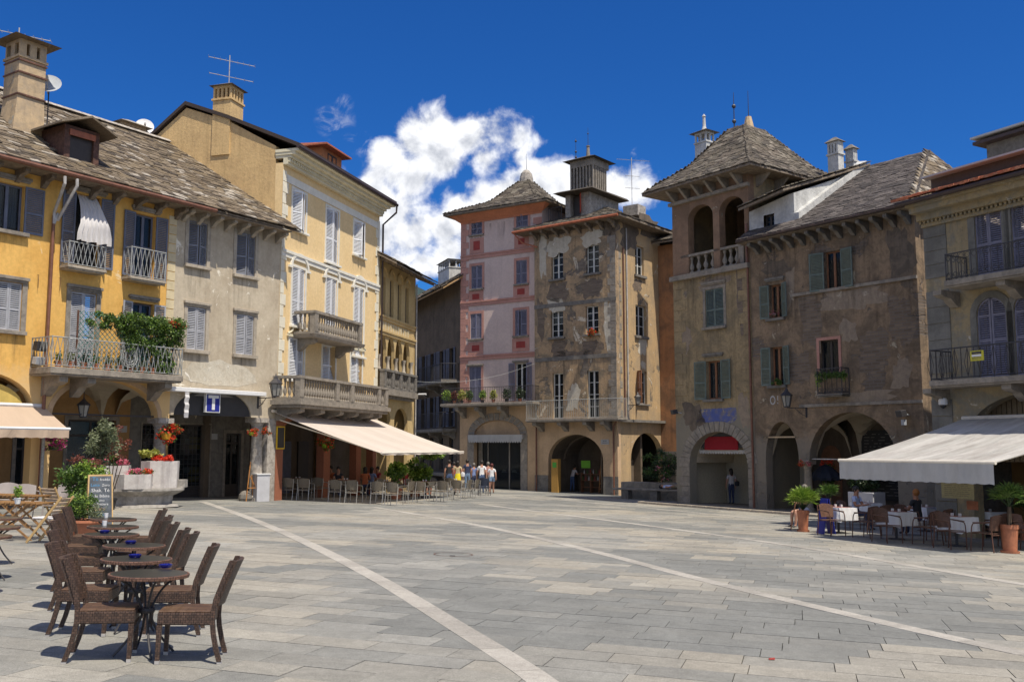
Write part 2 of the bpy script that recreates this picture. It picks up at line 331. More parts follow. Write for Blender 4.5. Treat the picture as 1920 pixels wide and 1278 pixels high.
M['slateA'] = slatemat('gneiss_roof_slate_brown', [(.155, .12, .082), (.225, .18, .127), (.085, .066, .046), (.17, .13, .085), (.37, .33, .275), (.055, .043, .032), (.19, .145, .09)], (.10, .07, .04))
M['slateB'] = slatemat('gneiss_roof_slate_grey', [(.092, .074, .056), (.138, .112, .085), (.06, .048, .037), (.108, .084, .062), (.20, .172, .137), (.045, .036, .028)], (.11, .095, .065))
M['slateC'] = slatemat('gneiss_roof_slate_dark', [(.075, .062, .057), (.10, .085, .078), (.05, .042, .04), (.085, .07, .065), (.13, .11, .10)], (.045, .037, .03))
M['rooftile'] = slatemat('terracotta_roof_tile', [(.50, .15, .07), (.58, .2, .1), (.42, .12, .06), (.5, .22, .13)], (.3, .12, .07))
M['woodbeam'] = simple('grey_weathered_wood', (.24, .19, .14), .85, .2, 6, .4)
M['teak'] = simple('oiled_teak_wood', (.36, .19, .07), .5, .2, 9, .2)
M['teakpale'] = simple('weathered_pale_wood', (.50, .38, .27), .7, .15, 9, .2)
M['pine'] = simple('pine_wood', (.55, .36, .15), .6, .12, 9)
M['orangewood'] = simple('orange_varnished_wood', (.50, .22, .06), .5, .12, 9)
M['wicker'] = weavemat('brown_wicker_weave', (.11, .064, .044), (.05, .03, .022), .036, .021)
M['wickerseat'] = weavemat('brown_wicker_seat_weave', (.16, .09, .05), (.07, .038, .025), .16, .022)
M['wickerred'] = weavemat('reddish_wicker_weave', (.20, .105, .07), (.12, .062, .042), .05, .03)
M['wovenbeige'] = weavemat('beige_woven_plastic', (.29, .24, .175), (.22, .185, .135), .02, .02)
M['alu'] = simple('brushed_aluminium', (.50, .47, .42), .35, .06, 10, metal=.6)
M['greyplastic'] = simple('grey_chair_plastic', (.33, .29, .27), .55, .06, 6)
M['rubber'] = simple('grey_rubber_foot', (.42, .40, .38), .7, .06, 10)
M['tabletop'] = simple('dark_glossy_tabletop', (.028, .030, .028), .28, .1, 20)
M['blueglass'] = simple('cobalt_blue_glass', (.01, .012, .16), .08, .05, 10)
M['terracotta'] = simple('terracotta_clay', (.46, .17, .085), .75, .12, 6, .1)
M['concrete'] = plaster('white_concrete', (.62, .59, .56), (.52, .48, .46), None, 0, .6, 1.2, seed=30, bump=.2)
M['granite'] = plaster('fountain_granite', (.44, .41, .37), (.27, .25, .225), None, 0, .5, 1.5, seed=31, bump=.4)
M['soil'] = simple('dark_soil', (.04, .03, .02), .95, .2, 10)
M['awn_cream'] = clothmat('cream_awning_canvas', (.70, .62, .55), (.50, .43, .36), stripes=(2.4, (.67, .59, .52)), amt=.35)
M['awn_left'] = clothmat('peach_awning_canvas', (.58, .45, .34), amt=.2)
M['awn_grey'] = clothmat('dirty_white_awning_canvas', (.58, .565, .54), (.30, .27, .25), stripes=(1.15, (.51, .50, .475)), amt=.95)
M['valgrey'] = clothmat('grey_awning_valance', (.50, .49, .47), (.25, .24, .23), amt=.5, trans=.1)
M['awn_bar'] = simple('cream_awning_bar', (.72, .66, .56), .5, .05, 6)
M['red_awning'] = clothmat('dark_red_awning_canvas', (.36, .03, .04), amt=.2)
M['charcoal'] = simple('charcoal_panel', (.045, .043, .045), .7, .1, 4)
M['signblue'] = simple('blue_sign_paint', (.012, .02, .24), .5, .05, 6)
M['signwhite'] = simple('white_sign_paint', (.72, .72, .72), .5, .04, 6)
M['plate'] = simple('pale_plate_enamel', (.42, .42, .42), .5, .05, 6)
M['signyellow'] = simple('yellow_sign_paint', (.55, .50, .04), .6, .06, 6)
M['shelfyellow'] = simple('yellow_shelf_paint', (.75, .48, .02), .5, .06, 6)
M['black'] = simple('black_paint', (.02, .02, .022), .5, .05, 6)
M['blackboard'] = simple('blackboard_slate', (.085, .10, .12), .7, .25, 5)
M['chalk'] = simple('white_chalk', (.62, .62, .62), .9, .1, 30)
M['chalkblue'] = simple('blue_chalk', (.10, .28, .48), .9, .1, 30)
M['chalkorange'] = simple('orange_chalk', (.62, .38, .22), .9, .1, 30)
M['whitecloth'] = clothmat('white_table_linen', (.78, .78, .80), amt=.12, trans=.15)
M['beigecloth'] = clothmat('beige_table_linen', (.42, .36, .26), amt=.15, trans=.1)
M['redcloth'] = simple('brick_red_table_cloth', (.28, .075, .045), .8, .12, 8)
M['cabinet'] = simple('pale_grey_cabinet', (.50, .50, .52), .6, .06, 4)
M['dish'] = simple('grey_dish_paint', (.40, .43, .47), .5, .06, 4)
M['fadedblue'] = plaster('faded_blue_paint', (.10, .13, .34), (.22, .2, .2), (.3, .26, .2), .1, .6, 1.3, seed=33, bump=.3)
M['fresco'] = plaster('bare_render_patch', (.60, .55, .45), (.52, .46, .36), (.72, .68, .6), .06, .3, 1.6, seed=34, bump=.5)
M['bricks'] = plaster('exposed_brick_patch', (.24, .18, .125), (.17, .13, .095), None, 0, .4, 1.0, seed=35, brick=(.24, .18, .13), brickamt=.6, bump=.8)
M['smoke'] = plaster('sooty_grey_render', (.19, .15, .115), (.12, .10, .08), (.4, .36, .3), .02, .5, 1.0, seed=36, bump=.4)
M['fresco2'] = plaster('rosy_render_patch', (.335, .265, .195), (.25, .20, .155), (.42, .36, .28), .05, .4, 1.2, seed=37, bump=.4)
m_, t_, b_n = newmat('rain_stain')
co_ = nd(t_, 'ShaderNodeTexCoord'); b_n.inputs['Base Color'].default_value = (.10, .085, .065, 1); b_n.inputs['Roughness'].default_value = .95
gn = nd(t_, 'ShaderNodeSeparateXYZ', {0: co_.outputs['Generated']})
sn = nd(t_, 'ShaderNodeTexNoise', {'Vector': nd(t_, 'ShaderNodeMapping', {'Vector': nd(t_, 'ShaderNodeNewGeometry').outputs['Position'], 'Scale': (7, 7, .5)}).outputs[0], 'Scale': 1.0, 'Detail': 6, 'Roughness': .7})
sf_ = nd(t_, 'ShaderNodeMapRange', {0: sn.outputs[0], 1: .48, 2: .72, 4: .62}).outputs[0]
ed_ = nd(t_, 'ShaderNodeMath', {0: nd(t_, 'ShaderNodeMath', {0: nd(t_, 'ShaderNodeMath', {0: gn.outputs[0], 1: pi}, operation='MULTIPLY').outputs[0]}, operation='SINE').outputs[0], 1: gn.outputs[2]}, operation='MULTIPLY').outputs[0]
ms_ = nd(t_, 'ShaderNodeMixShader', {0: nd(t_, 'ShaderNodeMath', {0: sf_, 1: ed_}, operation='MULTIPLY').outputs[0]}); t_.links.new(nd(t_, 'ShaderNodeBsdfTransparent').outputs[0], ms_.inputs[1]); t_.links.new(b_n.outputs[0], ms_.inputs[2]); t_.links.new(ms_.outputs[0], t_.nodes['Material Output'].inputs['Surface'])
M['stain'] = m_
M['lampglass'] = simple('milky_lamp_glass', (.30, .29, .26), .3, .06, 6)
M['yellowglass'] = simple('yellow_fanlight_plaster', (.62, .45, .12), .8, .1, 3)
M['pave'] = pavemat('granite_paving')
M['mortar'] = simple('dark_paving_joint', (.15, .135, .115), .95, .2, 5)
M['leaf'] = leafmat('green_leaves', [(.04, .085, .016), (.09, .17, .03), (.06, .12, .022), (.16, .24, .05)])
M['leafdark'] = leafmat('dark_green_leaves', [(.018, .038, .012), (.035, .065, .018), (.05, .085, .03)])
M['leaflime'] = leafmat('lime_green_leaves', [(.12, .22, .02), (.20, .32, .04), (.28, .38, .06), (.09, .17, .02)])
M['leafyellow'] = leafmat('yellow_green_leaves', [(.32, .34, .05), (.45, .44, .10), (.20, .26, .04)])
M['leafolive'] = leafmat('olive_grey_leaves', [(.13, .16, .075), (.21, .24, .13), (.08, .10, .045), (.28, .31, .19)])
M['leafred'] = leafmat('russet_leaves', [(.20, .045, .03), (.12, .04, .03), (.28, .10, .05)])
M['flred'] = leafmat('scarlet_petals', [(.62, .03, .012), (.75, .06, .02), (.5, .02, .01)])
M['flpink'] = leafmat('pink_petals', [(.62, .10, .18), (.72, .26, .34), (.5, .05, .12)])
M['flmag'] = leafmat('magenta_petals', [(.50, .02, .20), (.62, .05, .30), (.4, .02, .16)])
M['flwhite'] = leafmat('white_petals', [(.6, .6, .52), (.7, .7, .6)])
M['bark'] = simple('brown_bark', (.10, .07, .045), .9, .2, 12, .4)
M['hill'] = simple('hazy_wooded_hillside', (.03, .062, .06), .95, .3, .012)  # bluish distance haze is mixed into the forest colour
M['skin'] = simple('skin', (.46, .24, .16), .55, .05, 8)
M['skintan'] = simple('tanned_skin', (.36, .17, .10), .55, .05, 8)
M['hairdark'] = simple('dark_hair', (.02, .014, .01), .6, .1, 40)
M['hairred'] = simple('reddish_hair', (.10, .015, .012), .6, .1, 40)
M['hairgrey'] = simple('grey_hair', (.18, .16, .14), .6, .1, 40)
def fabric(name, c): 
    if name not in M: M[name] = simple(name, c, .85, .08, 12)
    return M[name]

# ------------------------------------------------------------------ mesh building helpers
class MB:
    def __init__(s): s.v = []; s.f = []; s.mi = []; s.cm = 0; s.cols = None
    def add(s, vs, fs):
        b = len(s.v); s.v.extend([tuple(p) for p in vs]); s.f.extend([tuple(i+b for i in f) for f in fs]); s.mi.extend([s.cm]*len(fs)); return s
    def box(s, x0, y0, z0, x1, y1, z1):
        return s.add([(x0,y0,z0),(x1,y0,z0),(x1,y1,z0),(x0,y1,z0),(x0,y0,z1),(x1,y0,z1),(x1,y1,z1),(x0,y1,z1)],
            [(0,3,2,1),(4,5,6,7),(0,1,5,4),(1,2,6,5),(2,3,7,6),(3,0,4,7)])
    def hexa(s, p):  # 8 points, bottom 4 then top 4
        return s.add(p, [(0,3,2,1),(4,5,6,7),(0,1,5,4),(1,2,6,5),(2,3,7,6),(3,0,4,7)])
    def obox(s, c, ax, ay, az):  # centre + half axis vectors
        c = Vector(c); ax = Vector(ax); ay = Vector(ay); az = Vector(az)
        return s.hexa([c-ax-ay-az, c+ax-ay-az, c+ax+ay-az, c-ax+ay-az, c-ax-ay+az, c+ax-ay+az, c+ax+ay+az, c-ax+ay+az])
    def quad(s, a, b, c, d): return s.add([a, b, c, d], [(0, 1, 2, 3)])
    def tube(s, pts, r, n=6, r2=None, cap=True):
        pts = [Vector(p) for p in pts]; rings = []; m = len(pts)
        up = None
        for i, p in enumerate(pts):
            t = (pts[min(i+1, m-1)]-pts[max(i-1, 0)]).normalized()
            if up is None: up = t.orthogonal().normalized()
            else:
                up = up - t*up.dot(t)
                up = up.normalized() if up.length > 1e-6 else t.orthogonal().normalized()
            w = t.cross(up); rr = r if r2 is None else r+(r2-r)*i/(m-1)
            rings.append([p+up*(cos(2*pi*k/n)*rr)+w*(sin(2*pi*k/n)*rr) for k in range(n)])
        vs = [q for ring in rings for q in ring]
        fs = [(i*n+k, i*n+(k+1) % n, (i+1)*n+(k+1) % n, (i+1)*n+k) for i in range(m-1) for k in range(n)]
        if cap: fs += [tuple(range(n))[::-1], tuple(range((m-1)*n, m*n))]
        return s.add(vs, fs)
    def lathe(s, prof, c=(0, 0, 0), n=16, cap=True, sx=1, sy=1):
        c = Vector(c); m = len(prof); vs = [(c.x+cos(2*pi*k/n)*r*sx, c.y+sin(2*pi*k/n)*r*sy, c.z+z) for r, z in prof for k in range(n)]
        fs = [(i*n+k, i*n+(k+1) % n, (i+1)*n+(k+1) % n, (i+1)*n+k) for i in range(m-1) for k in range(n)]
        if cap: fs += [tuple(range(n))[::-1], tuple(range((m-1)*n, m*n))]
        return s.add(vs, fs)
    def prism(s, outline, y0, y1):  # outline list of (x,z), extruded along y
        n = len(outline); vs = [(x, y0, z) for x, z in outline]+[(x, y1, z) for x, z in outline]
        fs = [tuple(range(n)), tuple(range(n, 2*n))[::-1]]+[(i, (i+1) % n, n+(i+1) % n, n+i) for i in range(n)]
        return s.add(vs, fs)
    def prismz(s, outline, z0, z1):
        n = len(outline); vs = [(x, y, z0) for x, y in outline]+[(x, y, z1) for x, y in outline]
        fs = [tuple(range(n))[::-1], tuple(range(n, 2*n))]+[(i, (i+1) % n, n+(i+1) % n, n+i) for i in range(n)]
        return s.add(vs, fs)
    def sphere(s, c, r, n=10, m=6, sz=1):
        return s.lathe([(max(1e-4, r*sin(pi*i/m)), -r*sz*cos(pi*i/m)) for i in range(m+1)], c, n, False)
    def tess(s, loops, y):  # loops of (x,z); fills polygon with holes in plane y
        ls = [[Vector((x, z, 0)) for x, z in l] for l in loops]
        tr = tessellate_polygon(ls); flat = [p for l in loops for p in l]
        return s.add([(x, y, z) for x, z in flat], [tuple(t) for t in tr])
    def strip(s, path, y0, y1, closed=True):
        n = len(path); vs = [(x, y0, z) for x, z in path]+[(x, y1, z) for x, z in path]
        return s.add(vs, [(i, (i+1) % n, n+(i+1) % n, n+i) for i in range(n if closed else n-1)])
    def mesh(s, name, smooth=False):
        me = bpy.data.meshes.new(name); me.from_pydata(s.v, [], s.f); me.update()
        if any(s.mi): me.polygons.foreach_set('material_index', s.mi)
        uvl = me.uv_layers.new(name='UVMap'); co = s.v; data = [0.0]*(len(me.loops)*2); k = 0
        for p in me.polygons:
            n = p.normal; ax, ay, az = abs(n.x), abs(n.y), abs(n.z)
            for li in p.loop_indices:
                v = co[me.loops[li].vertex_index]
                if az >= ax and az >= ay: u, w = v[0], v[1]
                elif ax >= ay: u, w = v[1], v[2]
                else: u, w = v[0], v[2]
                data[li*2] = u; data[li*2+1] = w
        uvl.data.foreach_set('uv', data)
        if smooth:
            me.shade_smooth()
            try: me.set_sharp_from_angle(angle=radians(40))
            except Exception: pass
        return me
    def build(s, name, mat, parent=None, label=None, smooth=False, kind=None, bevel=0):
        me = s.mesh(name, smooth)
        for m in (mat if isinstance(mat, (list, tuple)) else [mat]): me.materials.append(m)
        return link(name, me, parent, label, kind, bevel)
def link(name, me, parent=None, label=None, kind=None, bevel=0):
    o = bpy.data.objects.new(name, me); COL.objects.link(o)
    if parent: o.parent = parent
    if label: o['label'] = label
    if kind: o['kind'] = kind
    if bevel:
        b = o.modifiers.new('bevel', 'BEVEL'); b.width = bevel; b.segments = 2; b.limit_method = 'ANGLE'; b.angle_limit = radians(40)
    return o
def tag(o, label=None, cat=None, group=None, kind=None):
    if label: o['label'] = label
    if cat: o['category'] = cat
    if group: o['group'] = group
    if kind: o['kind'] = kind
    return o
def thing(name, label, cat, loc=(0, 0, 0), rz=0, group=None, tilt=False):
    o = bpy.data.objects.new(name, None); COL.objects.link(o); o.empty_display_size = .2
    if tilt:
        q = Vector((0, 0, 1)).rotation_difference(GN)
        o.rotation_mode = 'QUATERNION'; o.rotation_quaternion = q @ Matrix.Rotation(rz, 3, 'Z').to_quaternion()
    else: o.rotation_euler = (0, 0, rz)
    o.location = loc
    return tag(o, label, cat, group)
def copytree(o, parent=None):
    c = o.copy(); COL.objects.link(c)
    if parent: c.parent = parent
    for ch in list(o.children): copytree(ch, c)
    return c
def place(o, x, y, rz, label=None, group=None, dz=0):
    q = Vector((0, 0, 1)).rotation_difference(GN)
    o.rotation_mode = 'QUATERNION'; o.rotation_quaternion = q @ Matrix.Rotation(rz, 3, 'Z').to_quaternion()
    o.location = (x, y, gz(x, y)+.002+dz)
    if label: o['label'] = label
    if group: o['group'] = group
    return o
class Frame:
    """local frame of a facade: x along it (left to right as seen from the square), y into the building, z up from the ground"""
    def __init__(s, P, d):
        n = hypot(*d); s.d = (d[0]/n, d[1]/n); s.n = (-s.d[1], s.d[0]); s.P = P; s.g = gz(*P); s.rz = atan2(s.d[1], s.d[0])
    def at(s, px, py, k=0.0):
        r = ray(px, py); ox, oy = s.P[0]+s.n[0]*k, s.P[1]+s.n[1]*k
        t = (ox*s.n[0]+oy*s.n[1])/(r.x*s.n[0]+r.y*s.n[1])
        return ((r.x*t-ox)*s.d[0]+(r.y*t-oy)*s.d[1], EYE+r.z*t-s.g)
    def loc(s, X, Y, Z):
        dx, dy = X-s.P[0], Y-s.P[1]; return Vector((dx*s.d[0]+dy*s.d[1], dx*s.n[0]+dy*s.n[1], Z-s.g))
    def w(s, x, y, z): return Vector((s.P[0]+x*s.d[0]+y*s.n[0], s.P[1]+x*s.d[1]+y*s.n[1], z+s.g))
    def ground(s, x, y=0):
        p = s.w(x, y, 0); return gz(p.x, p.y)-s.g
    def root(s, name, label, cat): return thing(name, label, cat, (s.P[0], s.P[1], s.g), s.rz)
    def rect(s, x0, x1, yt, yb, k=0.0):
        xm = (x0+x1)/2; ym = (yt+yb)/2
        a = s.at(x0, ym, k)[0]; b = s.at(x1, ym, k)[0]
        return (a, b, s.at(xm, yb, k)[1], s.at(xm, yt, k)[1])
def arc(x0, x1, zs, za, n=16):
    c = (x0+x1)/2; rx = (x1-x0)/2
    return [(c-rx*cos(pi*i/n), zs+(za-zs)*sin(pi*i/n)) for i in range(n+1)]
def rect_path(r): return [(r[0], r[2]), (r[1], r[2]), (r[1], r[3]), (r[0], r[3])]
def arch_path(x0, x1, z0, zs, za, n=14): return [(x1, z0)]+[(x0, z0)]+arc(x0, x1, zs, za, n)
def wall(root, name, mat, x0, x1, ztop, holes=(), notches=(), z0=-1.2, T=.35, y=0.0, stops=None, back=True, tops=None, rev=None):
    """front face with real openings; notches = arches open to the ground (x0,x1,zspring,zapex); stops: gap index -> height where the pier ends on a column"""
    stops = stops or {}
    ns = sorted(notches); path = []; cur = x0
    for i, nn in enumerate(list(ns)+[None]):
        xr = nn[0] if nn else x1
        zb = stops.get(i, z0)
        if xr-cur > 1e-4: path += [(cur, zb), (xr, zb)]
        else: path += [(cur, zb)]
        if nn:
            a = arc(*nn)
            path += a[(0 if zb < nn[2] else 1):]
            cur = nn[1]
            if stops.get(i+1, z0) >= nn[2]-1e-6: path.pop()
    # dedupe
    pp = []
    for p in path:
        if not pp or hypot(p[0]-pp[-1][0], p[1]-pp[-1][1]) > 1e-4: pp.append(p)
    top = tops or [(x1, ztop), (x0, ztop)]
    loop = pp+top
    mb = MB(); mb.tess([loop]+[list(h) for h in holes], y)
    if back: mb.tess([loop]+[list(h) for h in holes], y+T)
    mb.strip(pp, y, y+T, closed=False)
    for h in holes: mb.strip(list(h), y, y+T)
    mb.add([(x0, y, z0), (x0, y+T, z0), (x0, y+T, top[-1][1]), (x0, y, top[-1][1])], [(0, 1, 2, 3)])
    mb.add([(x1, y, z0), (x1, y+T, z0), (x1, y+T, top[0][1]), (x1, y, top[0][1])], [(0, 1, 2, 3)])
    return mb.build(name, mat, root)
# ------------------------------------------------------------------ architectural parts
def louvre_mb(w, h, arch=0.0, side=0, th=.035, step=.062):
    """a louvred leaf, hinge at x=0, opening towards +x, bottom z=0; arch>0 cuts the outer top as quarter ellipse (side -1 left leaf, 1 right leaf)"""
    mb = MB(); f = .055
    def topz(x):
        if arch <= 0: return h
        t = (w-x)/w if side < 0 else x/w      # 1 at the outer jamb
        return h-arch+arch*sqrt(max(0, 1-t*t))
    if arch <= 0:
        mb.box(0, -th, 0, f, 0, h); mb.box(w-f, -th, 0, w, 0, h)
        mb.box(f, -th, 0, w-f, 0, f*1.5); mb.box(f, -th, h-f, w-f, 0, h); mb.box(f, -th, h*.42, w-f, 0, h*.42+f*1.2)
    else:
        for a, b in ((0, f), (w-f, w)):
            mb.hexa([(a,-th,0),(b,-th,0),(b,0,0),(a,0,0),(a,-th,topz(a)),(b,-th,topz(b)),(b,0,topz(b)),(a,0,topz(a))])
        mb.box(f, -th, 0, w-f, 0, f*1.5); mb.box(f, -th, h*.45, w-f, 0, h*.45+f*1.2); mb.box(f, -th, h-arch-f, w-f, 0, h-arch)
        n = 6
        for i in range(n):
            a, b = w*i/n, w*(i+1)/n; za, zb = topz(a), topz(b)
            mb.hexa([(a,-th,max(0,za-f)),(b,-th,max(0,zb-f)),(b,0,max(0,zb-f)),(a,0,max(0,za-f)),(a,-th,za),(b,-th,zb),(b,0,zb),(a,0,za)])
    z = f*1.5+.02
    while z < h-f-.03:
        a, b = f, w-f
        if arch > 0 and z > h-arch:
            xs = [x for x in [f+(w-2*f)*i/12 for i in range(13)] if topz(x)-f > z+.03]
            if len(xs) < 2: break
            a, b = xs[0], xs[-1]
        mb.hexa([(a,-th*.85,z),(b,-th*.85,z),(b,-.004,z+.035),(a,-.004,z+.035),(a,-th*.85,z+.01),(b,-th*.85,z+.01),(b,-.004,z+.045),(a,-.004,z+.045)])
        z += step
    return mb
def leaf(parent, mat, x, y, z, w, h, ang, hinge, arch=0, label=None, tiltout=0):
    """hinge 'l' or 'r'; ang = opening angle in degrees (0 closed, 175 flat on the wall)"""
    mb = louvre_mb(w, h, arch, -1 if hinge == 'l' else 1)
    if hinge == 'r': mb.v = [(v[0]-w, v[1], v[2]) for v in mb.v]
    o = mb.build('shutter', mat, parent, label)
    a = radians(ang+((x*5.7+z*3.3+(.5 if hinge == 'l' else 0)) % 1)*4.5); o.location = (x, y, z)
    o.rotation_euler = (-radians(tiltout), 0, -a if hinge == 'l' else a)
    return o
def window(root, r, kind='closed', shut=None, frame=None, sill=.12, lintel=0, surround=.0, trim=None, cur=None, arch=0, depth=.16, bars=3,
           leaves=(170, 170), shutw=None, label=None, name='window', sillw=.14, ajar=0, glass=True, dark=False, door=False):
    x0, x1, z0, z1 = r; w = x1-x0; h = z1-z0
    frame = frame or M['frame_white']; trim = trim or M['stone']
    mb = MB(); f = .065; hz = z1-arch
    mb.box(x0, depth, z0, x0+f, depth+.06, hz); mb.box(x1-f, depth, z0, x1, depth+.06, hz)
    mb.box(x0+f, depth, z0, x1-f, depth+.06, z0+f)
    mb.box(x0+f, depth, hz-f, x1-f, depth+.06, hz)
    xm = (x0+x1)/2
    if kind != 'closed':
        mb.box(xm-.05, depth-.01, z0+f, xm+.05, depth+.065, hz-f)
        for i in range(1, bars+1):
            z = z0+(hz-z0)*i/(bars+1)
            mb.box(x0+f, depth+.012, z-.018, xm-.05, depth+.05, z+.018); mb.box(xm+.05, depth+.012, z-.018, x1-f, depth+.05, z+.018)
    if arch:
        n = 8; a = arc(x0, x1, hz, z1, n); b = arc(x0+f, x1-f, hz, z1-f, n)
        for i in range(n):
            mb.hexa([(a[i][0],depth,a[i][1]),(a[i+1][0],depth,a[i+1][1]),(a[i+1][0],depth+.06,a[i+1][1]),(a[i][0],depth+.06,a[i][1]),
                     (b[i][0],depth,b[i][1]),(b[i+1][0],depth,b[i+1][1]),(b[i+1][0],depth+.06,b[i+1][1]),(b[i][0],depth+.06,b[i][1])])
    o = mb.build(name, frame, root, label)
    if kind != 'closed' and glass:
        g = MB(); g.box(x0+f, depth+.028, z0+f, xm-.035, depth+.034, hz-f); g.build('pane', M['glass'], o)
        g = MB(); g.box(xm+.035, depth+.028, z0+f, x1-f, depth+.034, hz-f); g.build('pane', M['glass'], o)
        if arch:
            g = MB(); g.prism(arc(x0+f, x1-f, hz, z1-f, 10), depth+.028, depth+.034); g.build('pane', M['glass'], o)
    if kind != 'closed' or arch:
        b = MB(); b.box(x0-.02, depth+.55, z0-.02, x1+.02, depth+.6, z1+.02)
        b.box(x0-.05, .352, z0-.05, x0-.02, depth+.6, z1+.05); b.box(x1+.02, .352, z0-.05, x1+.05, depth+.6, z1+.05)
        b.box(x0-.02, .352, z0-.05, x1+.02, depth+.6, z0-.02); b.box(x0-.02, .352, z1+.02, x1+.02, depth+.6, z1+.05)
        b.build('room_shade_box', M['dark'], o)  # black box paints the room behind the opening as deep shade
    if cur:
        for s, (a, b_) in zip((0, 1), cur[1]):
            m = MB(); n = 18; xs = [a+(b_-a)*i/n for i in range(n+1)]
            pts = [(x0+w*t, depth+.12+.03*sin(i*1.9+s)) for i, t in enumerate(xs)]
            zt, zb = hz-.02, z0+h*cur[2]
            m.add([(x, y, zb) for x, y in pts]+[(x, y, zt) for x, y in pts], [(i, i+1, n+2+i, n+1+i) for i in range(n)])
            m.build('curtain', cur[0], o, smooth=True)
    lw = w/2 if shutw is None else shutw
    if kind == 'closed':
        y = .06
        leaf(o, shut, x0+.005, y, z0+.01, w/2-.008, h-.02, ajar, 'l', arch); leaf(o, shut, x1-.005, y, z0+.01, w/2-.008, h-.02, ajar, 'r', arch)
    elif shut:
        if leaves[0] is not None: leaf(o, shut, x0-.01, -.045, z0, lw, h, leaves[0], 'l')
        if leaves[1] is not None: leaf(o, shut, x1+.01, -.045, z0, lw, h, leaves[1], 'r')
    if sill:
        s = MB(); s.box(x0-.16, -sillw, z0-sill, x1+.16, -.002, z0-.003); s.build('sill', trim, o, bevel=.01)
        q = MB(); hh = .6+.9*((x0*7.3+z0*3.1) % 1); q.quad((x0-.2, -.0035, z0-sill-hh), (x1+.2, -.0035, z0-sill-hh), (x1+.2, -.0035, z0-sill-.002), (x0-.2, -.0035, z0-sill-.002)); q.build('rain_stain', M['stain'], root)
    if lintel:
        s = MB(); s.box(x0-.18, -.11, z1+lintel-.10, x1+.18, -.002, z1+lintel); s.box(x0-.14, -.07, z1+lintel-.16, x1+.14, -.002, z1+lintel-.102)
        s.build('lintel', trim, o, bevel=.01)
    if surround:
        s = MB(); q = surround
        s.box(x0-q, -.03, z0, x0-.002, -.002, hz); s.box(x1+.002, -.03, z0, x1+q, -.002, hz)
        if not arch: s.box(x0-q, -.03, z1+.002, x1+q, -.002, z1+q)
        else:
            n = 12; a = arc(x0-q, x1+q, hz, z1+q, n); b = arc(x0-.002, x1+.002, hz, z1+.002, n)
            for i in range(n):
                s.hexa([(b[i][0],-.03,b[i][1]),(b[i+1][0],-.03,b[i+1][1]),(b[i+1][0],-.002,b[i+1][1]),(b[i][0],-.002,b[i][1]),
                        (a[i][0],-.03,a[i][1]),(a[i+1][0],-.03,a[i+1][1]),(a[i+1][0],-.002,a[i+1][1]),(a[i][0],-.002,a[i][1])])
        s.build('surround', trim, o)
    return o
def railing(parent, mat, path, z0, z1, pat='bars', gap=.12, r=.011, name='railing', label=None):
    """iron railing along a polyline of local (x,y)"""
    mb = MB(); P = [Vector((p[0], p[1], 0)) for p in path]
    for z, rr in ((z1, .02), (z0+.05, .014)): 
        mb.tube([(p.x, p.y, z) for p in P], rr, 5)
    for a, b in zip(P[:-1], P[1:]):
        L = (b-a).length; n = max(1, int(L/gap)); d = (b-a)/n
        for i in range(n+1):
            p = a+d*i
            if pat == 'zig':
                if i < n:
                    q = a+d*(i+1); s = i % 2
                    mb.tube([(p.x, p.y, z0+.05 if s else z1), (q.x, q.y, z1 if s else z0+.05)], r, 4, cap=False)
                    mb.tube([(p.x, p.y, z1 if s else z0+.05), (q.x, q.y, z0+.05 if s else z1)], r, 4, cap=False)
            elif pat == 'scroll':
                mb.tube([(p.x, p.y, z0+.05), (p.x, p.y, z1)], r, 4, cap=False)
                if i < n:
                    m = p+d*.5; rr = gap*.38; dd = d.normalized()
                    for zc in (z0+.05+rr+.02, z1-rr-.03):
                        mb.tube([(m.x+dd.x*rr*cos(t*pi/4), m.y+dd.y*rr*cos(t*pi/4), zc+rr*sin(t*pi/4)) for t in range(9)], r*.7, 4, cap=False)
            elif pat == 'belly':
                mb.tube([(p.x, p.y, z0+.05), (p.x, p.y-.0, z1)], r, 4, cap=False)
                if i < n and i % 2 == 0:
                    q = p+d*.5
                    mb.tube([(p.x, p.y, z0+.05), (q.x, q.y, (z0+z1)/2), (p.x, p.y, z1)], r*.7, 4, cap=False)
                    q = p-d*.5
                    mb.tube([(p.x, p.y, z0+.05), (q.x, q.y, (z0+z1)/2), (p.x, p.y, z1)], r*.7, 4, cap=False)
            else: mb.tube([(p.x, p.y, z0+.05), (p.x, p.y, z1)], r, 4, cap=False)
    for p in P: mb.tube([(p.x, p.y, z0-.05), (p.x, p.y, z1+.03)], .018, 5)
    return mb.build(name, mat, parent, label)
def corbel_mb(x, w, proj, z, h, y0=0.0):
    """S-profile bracket under a slab at height z"""
    mb = MB(); prof = [(y0-.002, z), (y0-proj, z), (y0-proj, z-h*.3), (y0-proj*.82, z-h*.42), (y0-proj*.5, z-h*.5), (y0-proj*.34, z-h*.75), (y0-.12*proj, z-h), (y0-.002, z-h)]
    n = len(prof); vs = [(x-w/2, y, zz) for y, zz in prof]+[(x+w/2, y, zz) for y, zz in prof]
    mb.add(vs, [tuple(range(n)), tuple(range(n, 2*n))[::-1]]+[(i, (i+1) % n, n+(i+1) % n, n+i) for i in range(n)]); return mb
